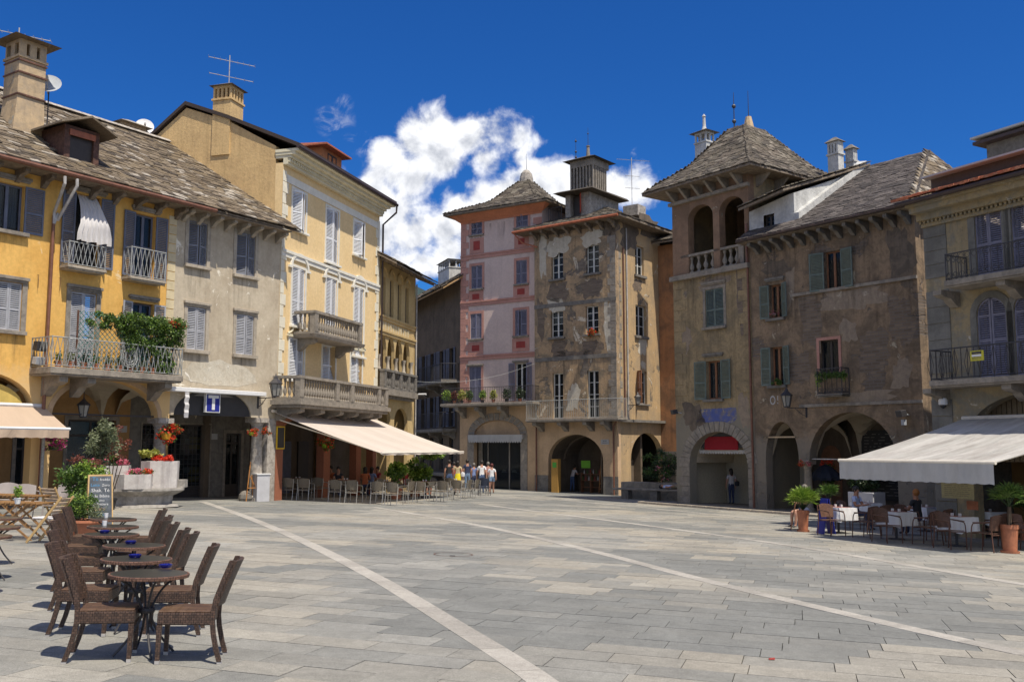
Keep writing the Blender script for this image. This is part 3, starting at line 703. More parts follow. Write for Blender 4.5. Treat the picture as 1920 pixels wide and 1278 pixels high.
def balcony(root, x0, x1, z, proj, h, pat, rmat, slab=.14, smat=None, corb=(), gap=.12, label=None, ch=.45):
    s = MB(); s.box(x0, -proj, z-slab, x1, -.003, z); s.box(x0+.04, -proj+.04, z-slab-.05, x1-.04, -.003, z-slab-.002)
    o = s.build('balcony', smat or M['stone'], root, label, bevel=.012)
    railing(o, rmat, [(x0+.04, -.02), (x0+.04, -proj+.05), (x1-.04, -proj+.05), (x1-.04, -.02)], z, z+h, pat, gap)
    for c in corb: corbel_mb(c, .28, proj*.85, z-slab-.052, ch).build('corbel', smat or M['stone'], o)
    return o
def baluster_mb(h, r=.06, n=8):
    mb = MB(); mb.lathe([(r*.9, 0), (r*.9, .05*h), (r*.5, .1*h), (r*1.15, .3*h), (r*.95, .42*h), (r*.42, .62*h), (r*.5, .8*h), (r*.8, .86*h), (r*.8, h)], n=n); return mb
def balustrade(root, x0, x1, y, z, h, piers, mat, gap=.22, r=.07, label=None, side=0.0, thick=.22, bal=None):
    """stone balustrade: base, rail, piers and balusters (one object each)"""
    mb = MB(); mb.box(x0, y, z, x1, y+thick, z+.10); mb.box(x0-.03, y-.03, z+h-.11, x1+.03, y+thick+.03, z+h)
    for p in piers: mb.box(p-.15, y-.015, z+.102, p+.15, y+thick+.015, z+h-.112)
    if side: 
        for xx in (x0, x1-thick): mb.box(xx, y+thick+.001, z, xx+thick, y+side, z+.10); mb.box(xx-.03, y+thick+.031, z+h-.11, xx+thick+.03, y+side, z+h)
    o = mb.build('balustrade', mat, root, label, smooth=False)
    me = baluster_mb(h-.21, r).mesh('baluster', True); me.materials.append(bal or mat)
    ps = sorted(piers)
    for a, b in zip(ps[:-1], ps[1:]):
        n = max(1, int((b-a-.34)/gap)); st = (b-a-.3)/n
        for i in range(n):
            c = link('baluster', me, o); c.location = (a+.15+st*(i+.5), y+thick/2, z+.10)
    if side:
        n = int((side-thick)/gap)
        for xx in (x0+thick/2, x1-thick/2):
            for i in range(n):
                c = link('baluster', me, o); c.location = (xx, y+thick+gap*(i+.5), z+.10)
    return o
SLV = {}
def slate_variants(mat, tile=False):
    if (mat.name, tile) in SLV: return SLV[(mat.name, tile)]
    out = []
    for k in range(6):
        rnd = random.Random(k*13+5); mb = MB(); j = lambda a: rnd.uniform(-a, a)
        c = [(-.5+j(.06), -.5+j(.08)), (.5+j(.06), -.5+j(.08)), (.5+j(.04), .5), (-.5+j(.04), .5)]
        mb.hexa([(x, y, -.5) for x, y in c]+[(x*.97, y*.97, .5) for x, y in c])
        me = mb.mesh('roof_slate'); me.materials.append(mat); out.append(me)
    SLV[(mat.name, tile)] = out; return out
SL_TOTAL = []
def slates(F, roof, eL, eR, rL, rR, mat, row=.26, wid=.42, thick=.035, keep=300, mess=1.0, name='roof_slate', skip=None, over=.0):
    """slates laid in courses on the quad eave-left, eave-right, ridge-right, ridge-left; the largest in view are objects, the others one joined part"""
    eL, eR, rL, rR = map(Vector, (eL, eR, rL, rR)); rnd = random.Random(int(eL.x*100)+int(eL.z*77))
    up = ((rL+rR)-(eL+eR))/2; H = ((rL+rR)/2-(eL+eR)/2).length; n = max(1, int(H/row)); items = []
    ex = (eR-eL).normalized(); nr = ex.cross(up.normalized()).normalized()
    if nr.z < 0: nr = -nr
    for i in range(n):
        t = i/n; a = eL.lerp(rL, t); b = eR.lerp(rR, t); L = (b-a).length
        if L < .15: continue
        x = rnd.uniform(-.2, 0)*wid; d = (b-a)/L
        sl = ((rL-eL) if (rL-eL).length < (rR-eR).length else (rR-eR))
        sd = (up-ex*up.dot(ex)).normalized()
        while x < L-.04:
            w = wid*rnd.uniform(.55, 1.4); xx = max(0, x); w2 = min(w, L-xx+.05)
            c = a+d*(xx+w2/2)+sd*(row*.62+rnd.uniform(-.02, .02)*mess)+nr*(.03+rnd.uniform(0, .02)*mess)
            if not (skip and skip(c)): items.append((c, w2*.97, row*1.55, thick*rnd.uniform(.7, 1.5), rnd.uniform(-.05, .05)*mess, rnd.uniform(.06, .12), rnd.uniform(-.035, .035)*mess, sd))
            x += w
    cl = F.loc(0, 0, EYE)
    items.sort(key=lambda q: (q[0]-cl).length)
    var = slate_variants(mat); big = MB(); ct = 0
    for c, w, l, th, rot, tl, rl, sd in items:
        y = sd; zz = ex.cross(y).normalized(); zz = zz if zz.z > 0 else -zz
        R = Matrix((ex, y, ex.cross(y))).transposed() if ex.cross(y).z > 0 else Matrix((-ex, y, (-ex).cross(y))).transposed()
        R = R @ Matrix.Rotation(rot, 3, 'Z') @ Matrix.Rotation(-tl*.6, 3, 'X') @ Matrix.Rotation(rl, 3, 'Y')
        if ct < keep:
            o = link(name, var[rnd.randrange(6)], roof); ct += 1
            o.matrix_local = Matrix.Translation(c) @ R.to_4x4() @ Matrix.Diagonal((w, l, th, 1))
        else:
            h = Vector((w/2, l/2, th/2)); big.obox(c, R @ Vector((h.x, 0, 0)), R @ Vector((0, h.y, 0)), R @ Vector((0, 0, h.z)))
    if big.v: big.build(name+'s', mat, roof, kind='stuff')
def shell(root, mat, x0, x1, d, ztop, z0=-1.2, y0=.0, name='wall', left=True, right=True):
    """side and rear walls closing a building"""
    mb = MB()
    if left: mb.box(x0, y0+.36, z0, x0+.3, d, ztop)
    if right: mb.box(x1-.3, y0+.36, z0, x1, d, ztop)
    mb.box(x0+.301, d-.3, z0, x1-.301, d, ztop)
    return mb.build(name, mat, root)
def eave_rafters(root, x0, x1, n, proj, z, mat, w=.14, h=.16, y0=0., name='rafter', drop=0.0, carved=False):
    for i in range(n):
        x = x0+(x1-x0)*i/(n-1)
        if carved: corbel_mb(x, w, proj, z, h*2.2, y0).build('eave_bracket', mat, root)
        else:
            mb = MB(); mb.hexa([(x-w/2, y0-proj, z-h*.7-drop), (x+w/2, y0-proj, z-h*.7-drop), (x+w/2, y0-.003, z-h), (x-w/2, y0-.003, z-h),
                                (x-w/2, y0-proj, z-drop), (x+w/2, y0-proj, z-drop), (x+w/2, y0-.003, z), (x-w/2, y0-.003, z)]); mb.build(name, mat, root)
def pipe(root, mat, pts, r=.05, name='drainpipe', label=None):
    mb = MB(); mb.tube(pts, r, 8); return mb.build(name, mat, root, label, smooth=True)
def column_mb(x, y, z0, z1, r):
    mb = MB(); h = z1-z0
    mb.box(x-r*1.45, y-r*1.45, z0, x+r*1.45, y+r*1.45, z0+.16)
    mb.lathe([(r*1.35, .16), (r*1.3, .24), (r*1.05, .30), (r*1.0, .34), (r*1.05, h*.35), (r*.86, h-.42), (r*1.0, h-.38), (r*.9, h-.34), (r*1.15, h-.22), (r*1.3, h-.18)], (x, y, z0), 20)
    mb.box(x-r*1.4, y-r*1.4, z1-.18, x+r*1.4, y+r*1.4, z1-.002)
    return mb
def vault(root, mat, x0, x1, zs, za, y0, y1, name='vault', rib=None):
    mb = MB(); a = arc(x0, x1, zs, za, 16); mb.strip(a, y0, y1, closed=False); o = mb.build(name, mat, root)
    if rib:
        m = MB(); b = arc(x0+.12, x1-.12, zs, za-.10, 16)
        for yy in rib:
            for i in range(16):
                m.hexa([(b[i][0],yy,b[i][1]),(b[i+1][0],yy,b[i+1][1]),(b[i+1][0],yy+.35,b[i+1][1]),(b[i][0],yy+.35,b[i][1]),
                        (a[i][0],yy,a[i][1]+.01),(a[i+1][0],yy,a[i+1][1]+.01),(a[i+1][0],yy+.35,a[i+1][1]+.01),(a[i][0],yy+.35,a[i][1]+.01)])
        m.build('vault_rib', mat, o)
    return o
def cross_vault(root, mat, x0, x1, zs, za, y0, y1, name='vault'):
    """groin vault over a rectangular bay"""
    n = 14; m = 10; vs = []; fs = []
    for j in range(m+1):
        v = j/m*2-1
        for i in range(n+1):
            u = i/n*2-1
            hu = sqrt(max(0, 1-u*u)); hv = sqrt(max(0, 1-v*v))
            z = zs+(za-zs)*max(hu, hv); vs.append((x0+(x1-x0)*i/n, y0+(y1-y0)*j/m, z))
    for j in range(m):
        for i in range(n):
            a = j*(n+1)+i; fs.append((a, a+1, a+n+2, a+n+1))
    mb = MB(); mb.add(vs, fs); return mb.build(name, mat, root)
def quoins(root, mat, x0, z0, z1, h, wl, ws, proj=.03, side=1, name='quoin', jit=.0, seed=0, gap=.02):
    z = z0; k = 0; rnd = random.Random(seed)
    me = {}
    while z < z1-h*.5:
        w = wl if k % 2 == 0 else ws
        a, b = (x0, x0+w) if side > 0 else (x0-w, x0)
        mb = MB(); mb.box(a, -proj-rnd.uniform(0, jit), z+gap/2, b, -.002, z+h-gap/2); mb.build(name, mat, root, bevel=.008)
        z += h; k += 1
def finial(name, label, cat, p, h, r=.02, balls=(), grp=None):
    o = MB(); o.tube([p, (p[0], p[1], p[2]+h)], r, 5, r*.3)
    for b in balls: o.sphere((p[0], p[1], p[2]+b), r*3, 6, 5)
    x = o.build(name, M['iron']); tag(x, label, cat, grp); return x
def text_obj(body, size, mat, parent, M4, name='lettering', extr=.004, align='CENTER'):
    cu = bpy.data.curves.new('t', 'FONT'); cu.body = body; cu.size = size; cu.extrude = extr; cu.align_x = align; cu.resolution_u = 2
    ob = bpy.data.objects.new('t', cu); COL.objects.link(ob)
    dg = bpy.context.evaluated_depsgraph_get(); me = bpy.data.meshes.new_from_object(ob.evaluated_get(dg))
    bpy.data.objects.remove(ob); bpy.data.curves.remove(cu)
    me.materials.clear(); me.materials.append(mat); o = link(name, me, parent); o.matrix_local = M4; return o
def chimney_stack(root, x, y, z0, z1, w, d, mat, capmat, slots=3, capov=.16, name='chimney', parent=None, pw=.10):
    """square stack with a band, open vent slots and a stone cap"""
    mb = MB(); hh = .55; b = z1-hh
    mb.box(x-w/2, y-d/2, z0, x+w/2, y+d/2, b); mb.box(x-w/2-.05, y-d/2-.05, b-.08, x+w/2+.05, y+d/2+.05, b)
    n = slots+1
    for i in range(n):
        xx = x-w/2+pw/2+(w-pw)*i/(n-1)
        for yy in (y-d/2+.04, y+d/2-.04): mb.box(xx-pw/2, yy-.04, b+.001, xx+pw/2, yy+.04, z1-.12)
    nd_ = max(2, int(n*d/w))
    for i in range(1, nd_):
        yy = y-d/2+.04+(d-.08)*i/nd_
        for xx in (x-w/2+.04, x+w/2-.04): mb.box(xx-.04, yy-pw/2, b+.001, xx+.04, yy+pw/2, z1-.12)
    mb.box(x-w/2, y-d/2, z1-.119, x+w/2, y+d/2, z1)
    o = mb.build(name, mat, parent or root)
    c = MB(); e = capov
    c.hexa([(x-w/2-e,y-d/2-e,z1+.002),(x+w/2+e,y-d/2-e,z1+.002),(x+w/2+e,y+d/2+e,z1+.002),(x-w/2-e,y+d/2+e,z1+.002),
            (x-w*.12,y-d*.12,z1+.24),(x+w*.12,y-d*.12,z1+.24),(x+w*.12,y+d*.12,z1+.24),(x-w*.12,y+d*.12,z1+.24)]); c.build('chimney_cap', capmat, o)
    return o

# ================================================================== GROUND
g = MB(); R_ = 2500
g.quad(*[(x, y, gz(x, y)-.03) for x, y in ((-R_, -R_), (R_, -R_), (R_, R_), (-R_, R_))])
tag(g.build('ground', M['mortar']), kind='structure')
pv = bpy.data.objects.new('pavement', None); COL.objects.link(pv); tag(pv, kind='structure')
def pave():
    e1 = Vector((.958, -.286)); e2 = Vector((.286, .958)); rnd = random.Random(3)
    near = []; far = MB(); ftone = []
    rh = .44
    for j in range(-20, 146):
        v = 7*0+j*rh; x = -42+rnd.uniform(0, .8)
        while x < 42:
            w = rnd.choice((.7, .85, .85, .95, .6)); c = e1*(x+w/2)+e2*(v+rh/2); x += w
            if c.y < 4.5 or c.y > 70: continue
            sx = c.x/max(c.y, 1)
            if abs(sx) > .75 or c.x < -.62*c.y-3: continue
            # clustered tones: grey granite with paler, sandier runs of slabs
            n_ = noise.noise(Vector((c.x*.22, c.y*.30, 3.3)))+.8*noise.noise(Vector((c.x*.6, c.y*.9, 9.1)))+rnd.gauss(0, .13)
            k = min(1, max(0, .40+n_*1.0)); k = k*k*(3-2*k)
            warm = min(1, max(0, .5+1.2*noise.noise(Vector((c.x*.35, c.y*.35, 20)))+rnd.gauss(0, .15)))
            a = Vector((.198, .201, .190)); b = Vector((.352, .323, .268)).lerp(Vector((.305, .298, .272)), 1-warm)
            t = a.lerp(b, k)*rnd.uniform(.94, 1.06)
            g_ = .0045 if c.y < 16 else .003
            p = []
            for dx, dy in ((-w/2+g_, -rh/2+g_), (w/2-g_, -rh/2+g_), (w/2-g_, rh/2-g_), (-w/2+g_, rh/2-g_)):
                q = c+e1*dx+e2*dy; p.append((q.x, q.y, gz(q.x, q.y)))
            near.append((c.length if abs(c.x) < .56*c.y+.6 and c.y > 7 else 999, p, t, rnd.uniform(-.0025, .0025)))
    near.sort(key=lambda q: q[0])
    def geo(mb, p, dz):
        top = [(x, y, z+dz) for x, y, z in p]; bot = [(x, y, z-.05) for x, y, z in p]
        mb.add(bot+top, [(4,5,6,7),(0,1,5,4),(1,2,6,5),(2,3,7,6),(3,0,4,7)])
    def finish(mb, tones, name, kind=None):
        me = mb.mesh(name); at = me.color_attributes.new('tone', 'FLOAT_COLOR', 'CORNER'); data = []
        for i, pl in enumerate(me.polygons):
            t = tones[i//5] if len(tones) > 1 else tones[0]
            data += [t[0], t[1], t[2], 1]*pl.loop_total
        at.data.foreach_set('color', data); me.materials.append(M['pave']); return link(name, me, pv, kind=kind)
    for d, p, t, dz in near[:300]:
        mb = MB(); geo(mb, p, dz); finish(mb, [t], 'paving_slab')
    mb = MB(); tn = []
    for d, p, t, dz in near[300:]: geo(mb, p, dz); tn.append(t)
    finish(mb, tn, 'paving_slabs', 'stuff')
    # pale guide strips, 4 mm proud
    def cr(P, n=14):
        out = []
        for i in range(len(P)-1):
            p0, p1, p2, p3 = P[max(0, i-1)], P[i], P[i+1], P[min(len(P)-1, i+2)]
            for k in range(n):
                t = k/n; out.append(.5*((2*p1)+(p2-p0)*t+(2*p0-5*p1+4*p2-p3)*t*t+(3*p1-p0-3*p2+p3)*t**3))
        return out+[P[-1]]
    lines = [([(380,940),(460,968),(560,1010),(700,1080),(850,1170),(1020,1278)], (.6, 7.0), .28),
             ([(700,950),(900,985),(1100,1030),(1300,1082),(1500,1130),(1920,1225)], (6.6, 8.6), .28),
             ([(900,945),(1200,983),(1500,1025),(1920,1095)], (10.6, 12.5), .28),
             ([(1000,932),(1300,960),(1480,978)], (12.0, 31.0), .24), ([(1020,925),(1300,950),(1400,958)], None, .28)]
    cnt = 0
    for L, extra, wd in lines:
        P = [gpt(*q).xy for q in L]
        if extra: P.append(Vector(extra))
        Q = cr(P); acc_ = 0; seg = [Q[0]]; tones = []; mb = MB(); rest = []
        pts = []; ln = rnd.uniform(.7, 1.1); last = Q[0]
        for q in Q[1:]:
            d = q-last; Ld = d.length; 
            while Ld > ln:
                p2 = last+d.normalized()*ln; rest.append((last, p2)); last = p2; d = q-last; Ld = d.length; ln = rnd.uniform(.7, 1.1)
        for a, b in rest:
            d = (b-a).normalized(); nn = Vector((-d.y, d.x))*wd/2; a2 = a+d*.006; b2 = b-d*.006
            p = [(q.x, q.y, gz(q.x, q.y)) for q in (a2+nn, a2-nn, b2-nn, b2+nn)]
            t = Vector((.385, .362, .325))*rnd.uniform(.86, 1.14)
            if (a.length < 24 and cnt < 60): m_ = MB(); geo(m_, p, .005); finish(m_, [t], 'guide_strip_slab'); cnt += 1
            else: geo(mb, p, .005); tones.append(t)
        if tones: finish(mb, tones if len(tones) > 1 else tones, 'guide_strip', 'stuff')
pave()
# round manhole cover
c = gpt(850, 1039); mh = thing('manhole_cover', 'round stone-filled manhole cover with a thin dark rim flush in the square', 'manhole cover', (c.x, c.y, gz(c.x, c.y)+.007), 0, tilt=True)
m_ = MB(); n = 40
m_.add([(cos(2*pi*i/n)*r, sin(2*pi*i/n)*r, z) for r, z in ((.36, .0), (.385, .0)) for i in range(n)], [(i, (i+1) % n, n+(i+1) % n, n+i) for i in range(n)]); m_.build('rim', M['rust'], mh)
m_ = MB(); m_.box(-.05, -.3, -.004, .05, -.24, .003); m_.build('lifting_slot', M['black'], mh)
# kerb along the right hand arcades is added with the buildings
# distant wooded hill seen above the alley
hm = MB(); n = 60; m2 = 14; vs = []
for j in range(m2+1):
    for i in range(n+1):
        x = -1900+3800*i/n; y = 1500+900*j/m2; t = j/m2
        h = (150+60*noise.noise(Vector((x*.0012+3, .3, 0)))+270*math.exp(-((x+330)/330)**2))*sin(pi*min(1, t*1.1)*.5)+26*noise.noise(Vector((x*.01, y*.01, 1)))*t
        vs.append((x, y, h*1.10-40))
hm.add(vs, [(j*(n+1)+i, j*(n+1)+i+1, (j+1)*(n+1)+i+1, (j+1)*(n+1)+i) for j in range(m2) for i in range(n)])
tag(hm.build('hill', M['hill'], smooth=True), kind='structure')
# ================================================================== BUILDINGS
def onroof(F, px, py, ye, ze, sl):
    lo, hi = ye, ye+14
    for _ in range(40):
        k = (lo+hi)/2; z = F.at(px, py, k)[1]
        if z > ze+(k-ye)*sl: lo = k
        else: hi = k
    k = (lo+hi)/2; x, z = F.at(px, py, k); return x, k, z
A0 = (-9.3, 38.0)
fA = Frame((-15.817, 28.082), (1190, 1811)); fC = Frame(A0, (.286, .958)); fCS = Frame(A0, (.958, -.286))
fD = Frame((-6.62, 47.0), (.226, .974)); fP = Frame((-3.35, 62.0), (.845, -.535)); fG = Frame((1.39, 58.6), (.786, -.619))
fR = Frame((6.01, 55.0), (.619, .786)); fH = Frame((7.66, 45.0), (.595, -.804)); fJ = Frame((12.67, 29.0), (.483, -.875))
fE = Frame((-7.85, 73.15), (.374, -.927)); fO = Frame((9.1, 58.9), (.786, -.619))
EZ, EY, ESL = 10.37, -.8, .69          # eave of the two left houses: height, overhang, pitch
XB = fA.at(326, 560)[0]; XE = 11.86; XL = -3.2
DEP = 3.3

def left_house(F, name, label, x0, x1, holes, notches, stops, wallmat, vaultmat, inmat, slmat):
    r = F.root(name, label, 'building')
    wall(r, 'wall', wallmat, x0, x1, EZ-.12, holes, notches, stops=stops)
    return r
# ---------------- yellow house
hA = [rect_path(r) for r in (fA.rect(-12, 45, 343, 432), fA.rect(140, 187, 366, 500), fA.rect(252, 290, 402, 522),
      fA.rect(-8, 40, 528, 619), fA.rect(130, 178, 548, 688), fA.rect(246, 286, 568, 690))]
rA = [fA.rect(-12, 45, 343, 432), fA.rect(140, 187, 366, 500), fA.rect(252, 290, 402, 522), fA.rect(-8, 40, 528, 619), fA.rect(130, 178, 548, 688), fA.rect(246, 286, 568, 690)]
zs = fA.at(97, 777)[1]
n1 = (fA.at(62, 760)[0]-3.4, fA.at(62, 760)[0], fA.at(62, 765)[1], fA.at(10, 697)[1])
n2 = (fA.at(97, 775)[0], fA.at(296, 775)[0], fA.at(296, 783)[1], fA.at(185, 711)[1])
n3 = (fA.at(325, 780)[0], fA.at(471, 780)[0], fA.at(400, 780)[1], fA.at(400, 729)[1])
YH = left_house(fA, 'yellow_house', 'ochre yellow house with slate roof, blue shutters and a planted balcony at far left', XL, XB,
    [rect_path(r) for r in rA], [n1, n2], {2: n2[2]}, M['yellow'], None, None, None)
GH = left_house(fA, 'grey_house', 'weathered beige grey house with pale shutters and blue T sign, between yellow and cream houses', XB, XE,
    [rect_path(r) for r in (fA.rect(353, 388, 416, 498), fA.rect(443, 478, 439, 517), fA.rect(350, 385, 576, 656), fA.rect(442, 475, 590, 665))],
    [n3], {0: n3[2], 1: n3[2]}, M['grey'], None, None, None)
# lower edge of the beige house: solid corner pier next to the column
mb = MB(); mb.box(XE-.42, .01, -1.2, XE-.003, .5, n3[2]-.003); mb.build('corner_pier', M['column'], GH)
W_ = window
W_(YH, rA[0], 'open', M['shut_blue'], M['shut_blue'], trim=M['stone'], lintel=.26, cur=(M['curtain'], [(0, .42), (.58, 1)], .12), leaves=(176, 176), shutw=.62, bars=0)
W_(YH, rA[1], 'open', M['shut_blue'], M['frame_dark'], trim=M['stone'], sill=0, lintel=.22, leaves=(172, 174), shutw=.48, bars=1)
W_(YH, rA[2], 'open', M['shut_blue'], M['shut_blue'], trim=M['stone'], sill=0, lintel=.24, leaves=(170, 174), shutw=.46, bars=1, cur=(M['curtain'], [(.35, .95)], .1))
W_(YH, rA[3], 'closed', M['shut_grey'], M['frame_white'], trim=M['stone'], lintel=.18, surround=.16)
W_(YH, rA[4], 'closed', M['shut_grey'], M['frame_white'], trim=M['stone'], sill=0, lintel=.22, surround=.16)
W_(YH, rA[5], 'open', M['shut_grey'], M['shut_blue'], trim=M['stone'], sill=0, lintel=.24, leaves=(165, 170), shutw=.42, bars=1, cur=(M['curtain'], [(.1, .5), (.55, .95)], .1))
for r in (fA.rect(353, 388, 416, 498), fA.rect(443, 478, 439, 517)):
    W_(GH, r, 'closed', M['shut_dull'], M['frame_white'], trim=M['palestone'], sill=.12, surround=.15, ajar=14)
for i, r in enumerate((fA.rect(350, 385, 576, 656), fA.rect(442, 475, 590, 665))):
    W_(GH, r, 'closed', M['shut_grey'], M['frame_white'], trim=M['palestone'], sill=.13, lintel=.2, surround=.14, ajar=3 if i == 0 else 7)
# balconettes and balcony of the yellow house
for (a, b, y, yt, lab) in ((126, 199, 501, 463, 0), (243, 311, 522, 462, 1)):
    x0 = fA.at(a, y, -.45)[0]; x1 = fA.at(b, y, -.45)[0]; z = fA.at((a+b)/2, y, -.45)[1]; zt = fA.at((a+b)/2, yt+(12 if lab == 0 else 6), -.45)[1]
    balcony(YH, x0, x1, z, .5, max(.75, zt-z), 'zig', M['irongrey'], .09, M['palestone'], gap=.15)
bx0, bz = fA.at(95, 686, -1.15); bx1, _ = fA.at(344, 700, -1.15); bzt = fA.at(98, 630, -1.1)[1]
bal = balcony(YH, bx0, bx1, bz, 1.15, bzt-bz, 'zig', M['irongrey'], .20, M['stone'], corb=(bx0+.55, bx0+1.5, bx1-.45), gap=.17, ch=.6)
# quoin strip in cream between the two houses
me_rows = [(z, .32) for z in [4.3+i*.335 for i in range(17)]]
for z, h in me_rows:
    mb = MB(); mb.box(XB-.33, -.02, z+.012, XB-.004, -.001, z+h); mb.build('quoin', M['quoinA'], YH)
# arcades
for (R0, nn, ribs, vm) in ((YH, n2, (), 'vault'), (YH, n1, (), 'arcade_in'), (GH, n3, (), 'vault')):
    cross_vault(R0, M[vm], nn[0]-.05, nn[1]+.05, nn[2], nn[3], .352, DEP)
    mb = MB(); mb.box(nn[0]-.05, .36, nn[3]+.05, nn[1]+.05, DEP+.3, nn[3]+.12); mb.build('floor_slab', M['vault'], R0)
# pale arch soffit bands
for R0, nn in ((YH, n2),):
    mb = MB(); a = arc(nn[0], nn[1], nn[2], nn[3], 18); b = arc(nn[0]-.17, nn[1]+.17, nn[2], nn[3]+.17, 18)
    for i in range(18): mb.hexa([(a[i][0],-.012,a[i][1]),(a[i+1][0],-.012,a[i+1][1]),(a[i+1][0],-.001,a[i+1][1]),(a[i][0],-.001,a[i][1]),(b[i][0],-.012,b[i][1]),(b[i+1][0],-.012,b[i+1][1]),(b[i+1][0],-.001,b[i+1][1]),(b[i][0],-.001,b[i][1])])
    mb.build('arch_band', M['arcade_ochre'], R0)
# back wall of the arcade with doors and shop
k = DEP
dA1 = fA.rect(124, 214, 787, 935, k); dA0 = fA.rect(28, 62, 815, 935, k); 
shop = fA.rect(264, 392, 795, 930, k); dB = fA.rect(422, 450, 812, 931, k)
zg = -.25
def door_path(r): return [(r[0], zg), (r[1], zg), (r[1], r[3]), (r[0], r[3])]
xbk = fA.at(241, 850, k)[0]
wall(YH, 'arcade_back_wall', M['arcade_in'], XL, xbk, 5.6, [door_path(dA0), door_path(dA1)], y=k, T=.3)
wall(GH, 'arcade_back_wall', M['darkstone'], xbk, XE+1.6, 5.6, [door_path(shop), door_path(dB)], y=k, T=.3)
def door_set(root, r, y, mat, glassp=True, surround=.14, sm=None, bars=2, name='door', fan=.0):
    mb = MB(); x0, x1, z0, z1 = r; z0 = zg
    mb.box(x0, y+.1, z0, x0+.07, y+.16, z1); mb.box(x1-.07, y+.1, z0, x1, y+.16, z1); mb.box(x0+.07, y+.1, z1-.07, x1-.07, y+.16, z1)
    xm = (x0+x1)/2; mb.box(xm-.04, y+.1, z0, xm+.04, y+.16, z1-.07); mb.box(x0+.07, y+.1, z0, x1-.07, y+.15, z0+.5)
    if fan: mb.box(x0+.07, y+.1, z1-fan, x1-.07, y+.16, z1-fan+.08)
    o = mb.build(name, mat, root)
    g = MB(); g.box(x0+.07, y+.12, z0+.5, x1-.07, y+.13, z1-.07); g.build('pane', M['glass'], o)
    b = MB(); b.box(x0-.1, y+1.6, z0, x1+.1, y+1.7, z1+.1); b.box(x0-.12, y+.302, z0, x0-.02, y+1.6, z1+.1); b.box(x1+.02, y+.302, z0, x1+.12, y+1.6, z1+.1); b.box(x0-.02, y+.302, z1+.02, x1+.02, y+1.6, z1+.1); b.build('room_shade_box', M['dark'], o)
    if surround:
        s = MB(); q = surround; s.box(x0-q, y-.03, z0, x0-.002, y-.001, z1+q); s.box(x1+.002, y-.03, z0, x1+q, y-.001, z1+q); s.box(x0-.001, y-.03, z1+.002, x1+.001, y-.001, z1+q); s.build('surround', sm or M['stone'], o)
    return o
door_set(YH, dA1, k, M['frame_dark'], fan=.6); door_set(YH, dA0, k, M['frame_dark'], fan=.5)
sh = door_set(GH, shop, k, M['frame_dark'], surround=.06, name='shop_window'); door_set(GH, dB, k, M['frame_dark'], fan=.45, sm=M['stone'])
gr = MB()
for i in range(1, 16): x = shop[0]+(shop[1]-shop[0])*i/16; gr.box(x-.008, k+.04, zg, x+.008, k+.055, shop[3])
for i in range(1, 15): z = zg+(shop[3]-zg)*i/15; gr.box(shop[0], k+.02, z-.008, shop[1], k+.035, z+.008)
gr.build('security_grille', M['iron'], sh)
ysx0, ysx1 = fA.at(355, 860, k+.25)[0], fA.at(385, 860, k+.25)[0]
for (ya, yb) in ((819, 830), (833, 842), (875, 889), (892, 902)):
    z1_, z0_ = fA.at(368, ya, k+.25)[1], fA.at(368, yb, k+.25)[1]
    mb = MB(); mb.box(ysx0, k+.20, z0_, ysx1, k+.3, z1_); mb.build('yellow_shelf', M['shelfyellow'], sh)
rp = random.Random(5)
for i in range(16):
    px = rp.choice((270, 276, 283, 342, 346)); py = rp.choice((826, 838, 848, 862, 880, 893)); x, z = fA.at(px, py, k+.22)
    mb = MB(); mb.box(x, k+.19, z-.12, x+.22, k+.2, z+.1); mb.build('poster', M['plate'] if i % 3 else fabric('pink_paper', (.45, .25, .3)), sh)
# columns
for (px, py, zt, R0, lab) in ((298, 800, n2[2], YH, None), (480, 800, n3[2], GH, None)):
    xc = fA.at(px, 850, .3)[0]; zf = fA.ground(xc, .3)
    column_mb(xc, .28, zf-.05, zt, .23).build('column', M['column'], R0, smooth=True)
# dark half round panel with T sign and white awning box over the third arch
pan = MB(); a = arc(n3[0]+.01, n3[1]-.01, n3[2]+.25, n3[3]-.01, 18); pan.prism(a+[(n3[1]-.01, n3[2]+.02), (n3[0]+.01, n3[2]+.02)], .06, .1); pan.build('charcoal_lunette_panel', M['charcoal'], GH)
r = fA.rect(386, 413, 737, 773, -.14)
tsg = thing('t_sign', 'blue and white square sign with a big white T in front of dark arch panel', 'sign', fA.w(r[0], -.14, r[2]), fA.rz)
w_, h_ = r[1]-r[0], r[3]-r[2]
mb = MB(); mb.box(0, 0, 0, w_, .12, h_); mb.build('sign_box', M['signwhite'], tsg)
mb = MB(); mb.box(.04, -.012, .04, w_-.04, -.001, h_-.04); mb.build('blue_field', M['signblue'], tsg)
mb = MB(); mb.box(w_*.14, -.026, h_*.74, w_*.86, -.013, h_*.90); mb.box(w_*.40, -.026, h_*.14, w_*.60, -.013, h_*.739); mb.build('letter_t', M['signwhite'], tsg)
xa, za_ = fA.at(322, 724, -.35); xb_, zb_ = fA.at(500, 741, -.35)
ab = thing('folded_awning', 'white folded awning cassette above the dark T sign arch with a hanging cloth end', 'awning', fA.w(xa, -.35, za_), fA.rz)
L_ = xb_-xa
mb = MB(); mb.box(0, 0, -.16, L_, .30, 0); mb.build('cassette', M['signwhite'], ab, bevel=.02)
mb = MB(); pts = [(fA.at(345, 740, -.3)[0]-xa+.012*sin(i*1.3), -.02+.02*sin(i*2.1), -.17-i*.09) for i in range(11)]
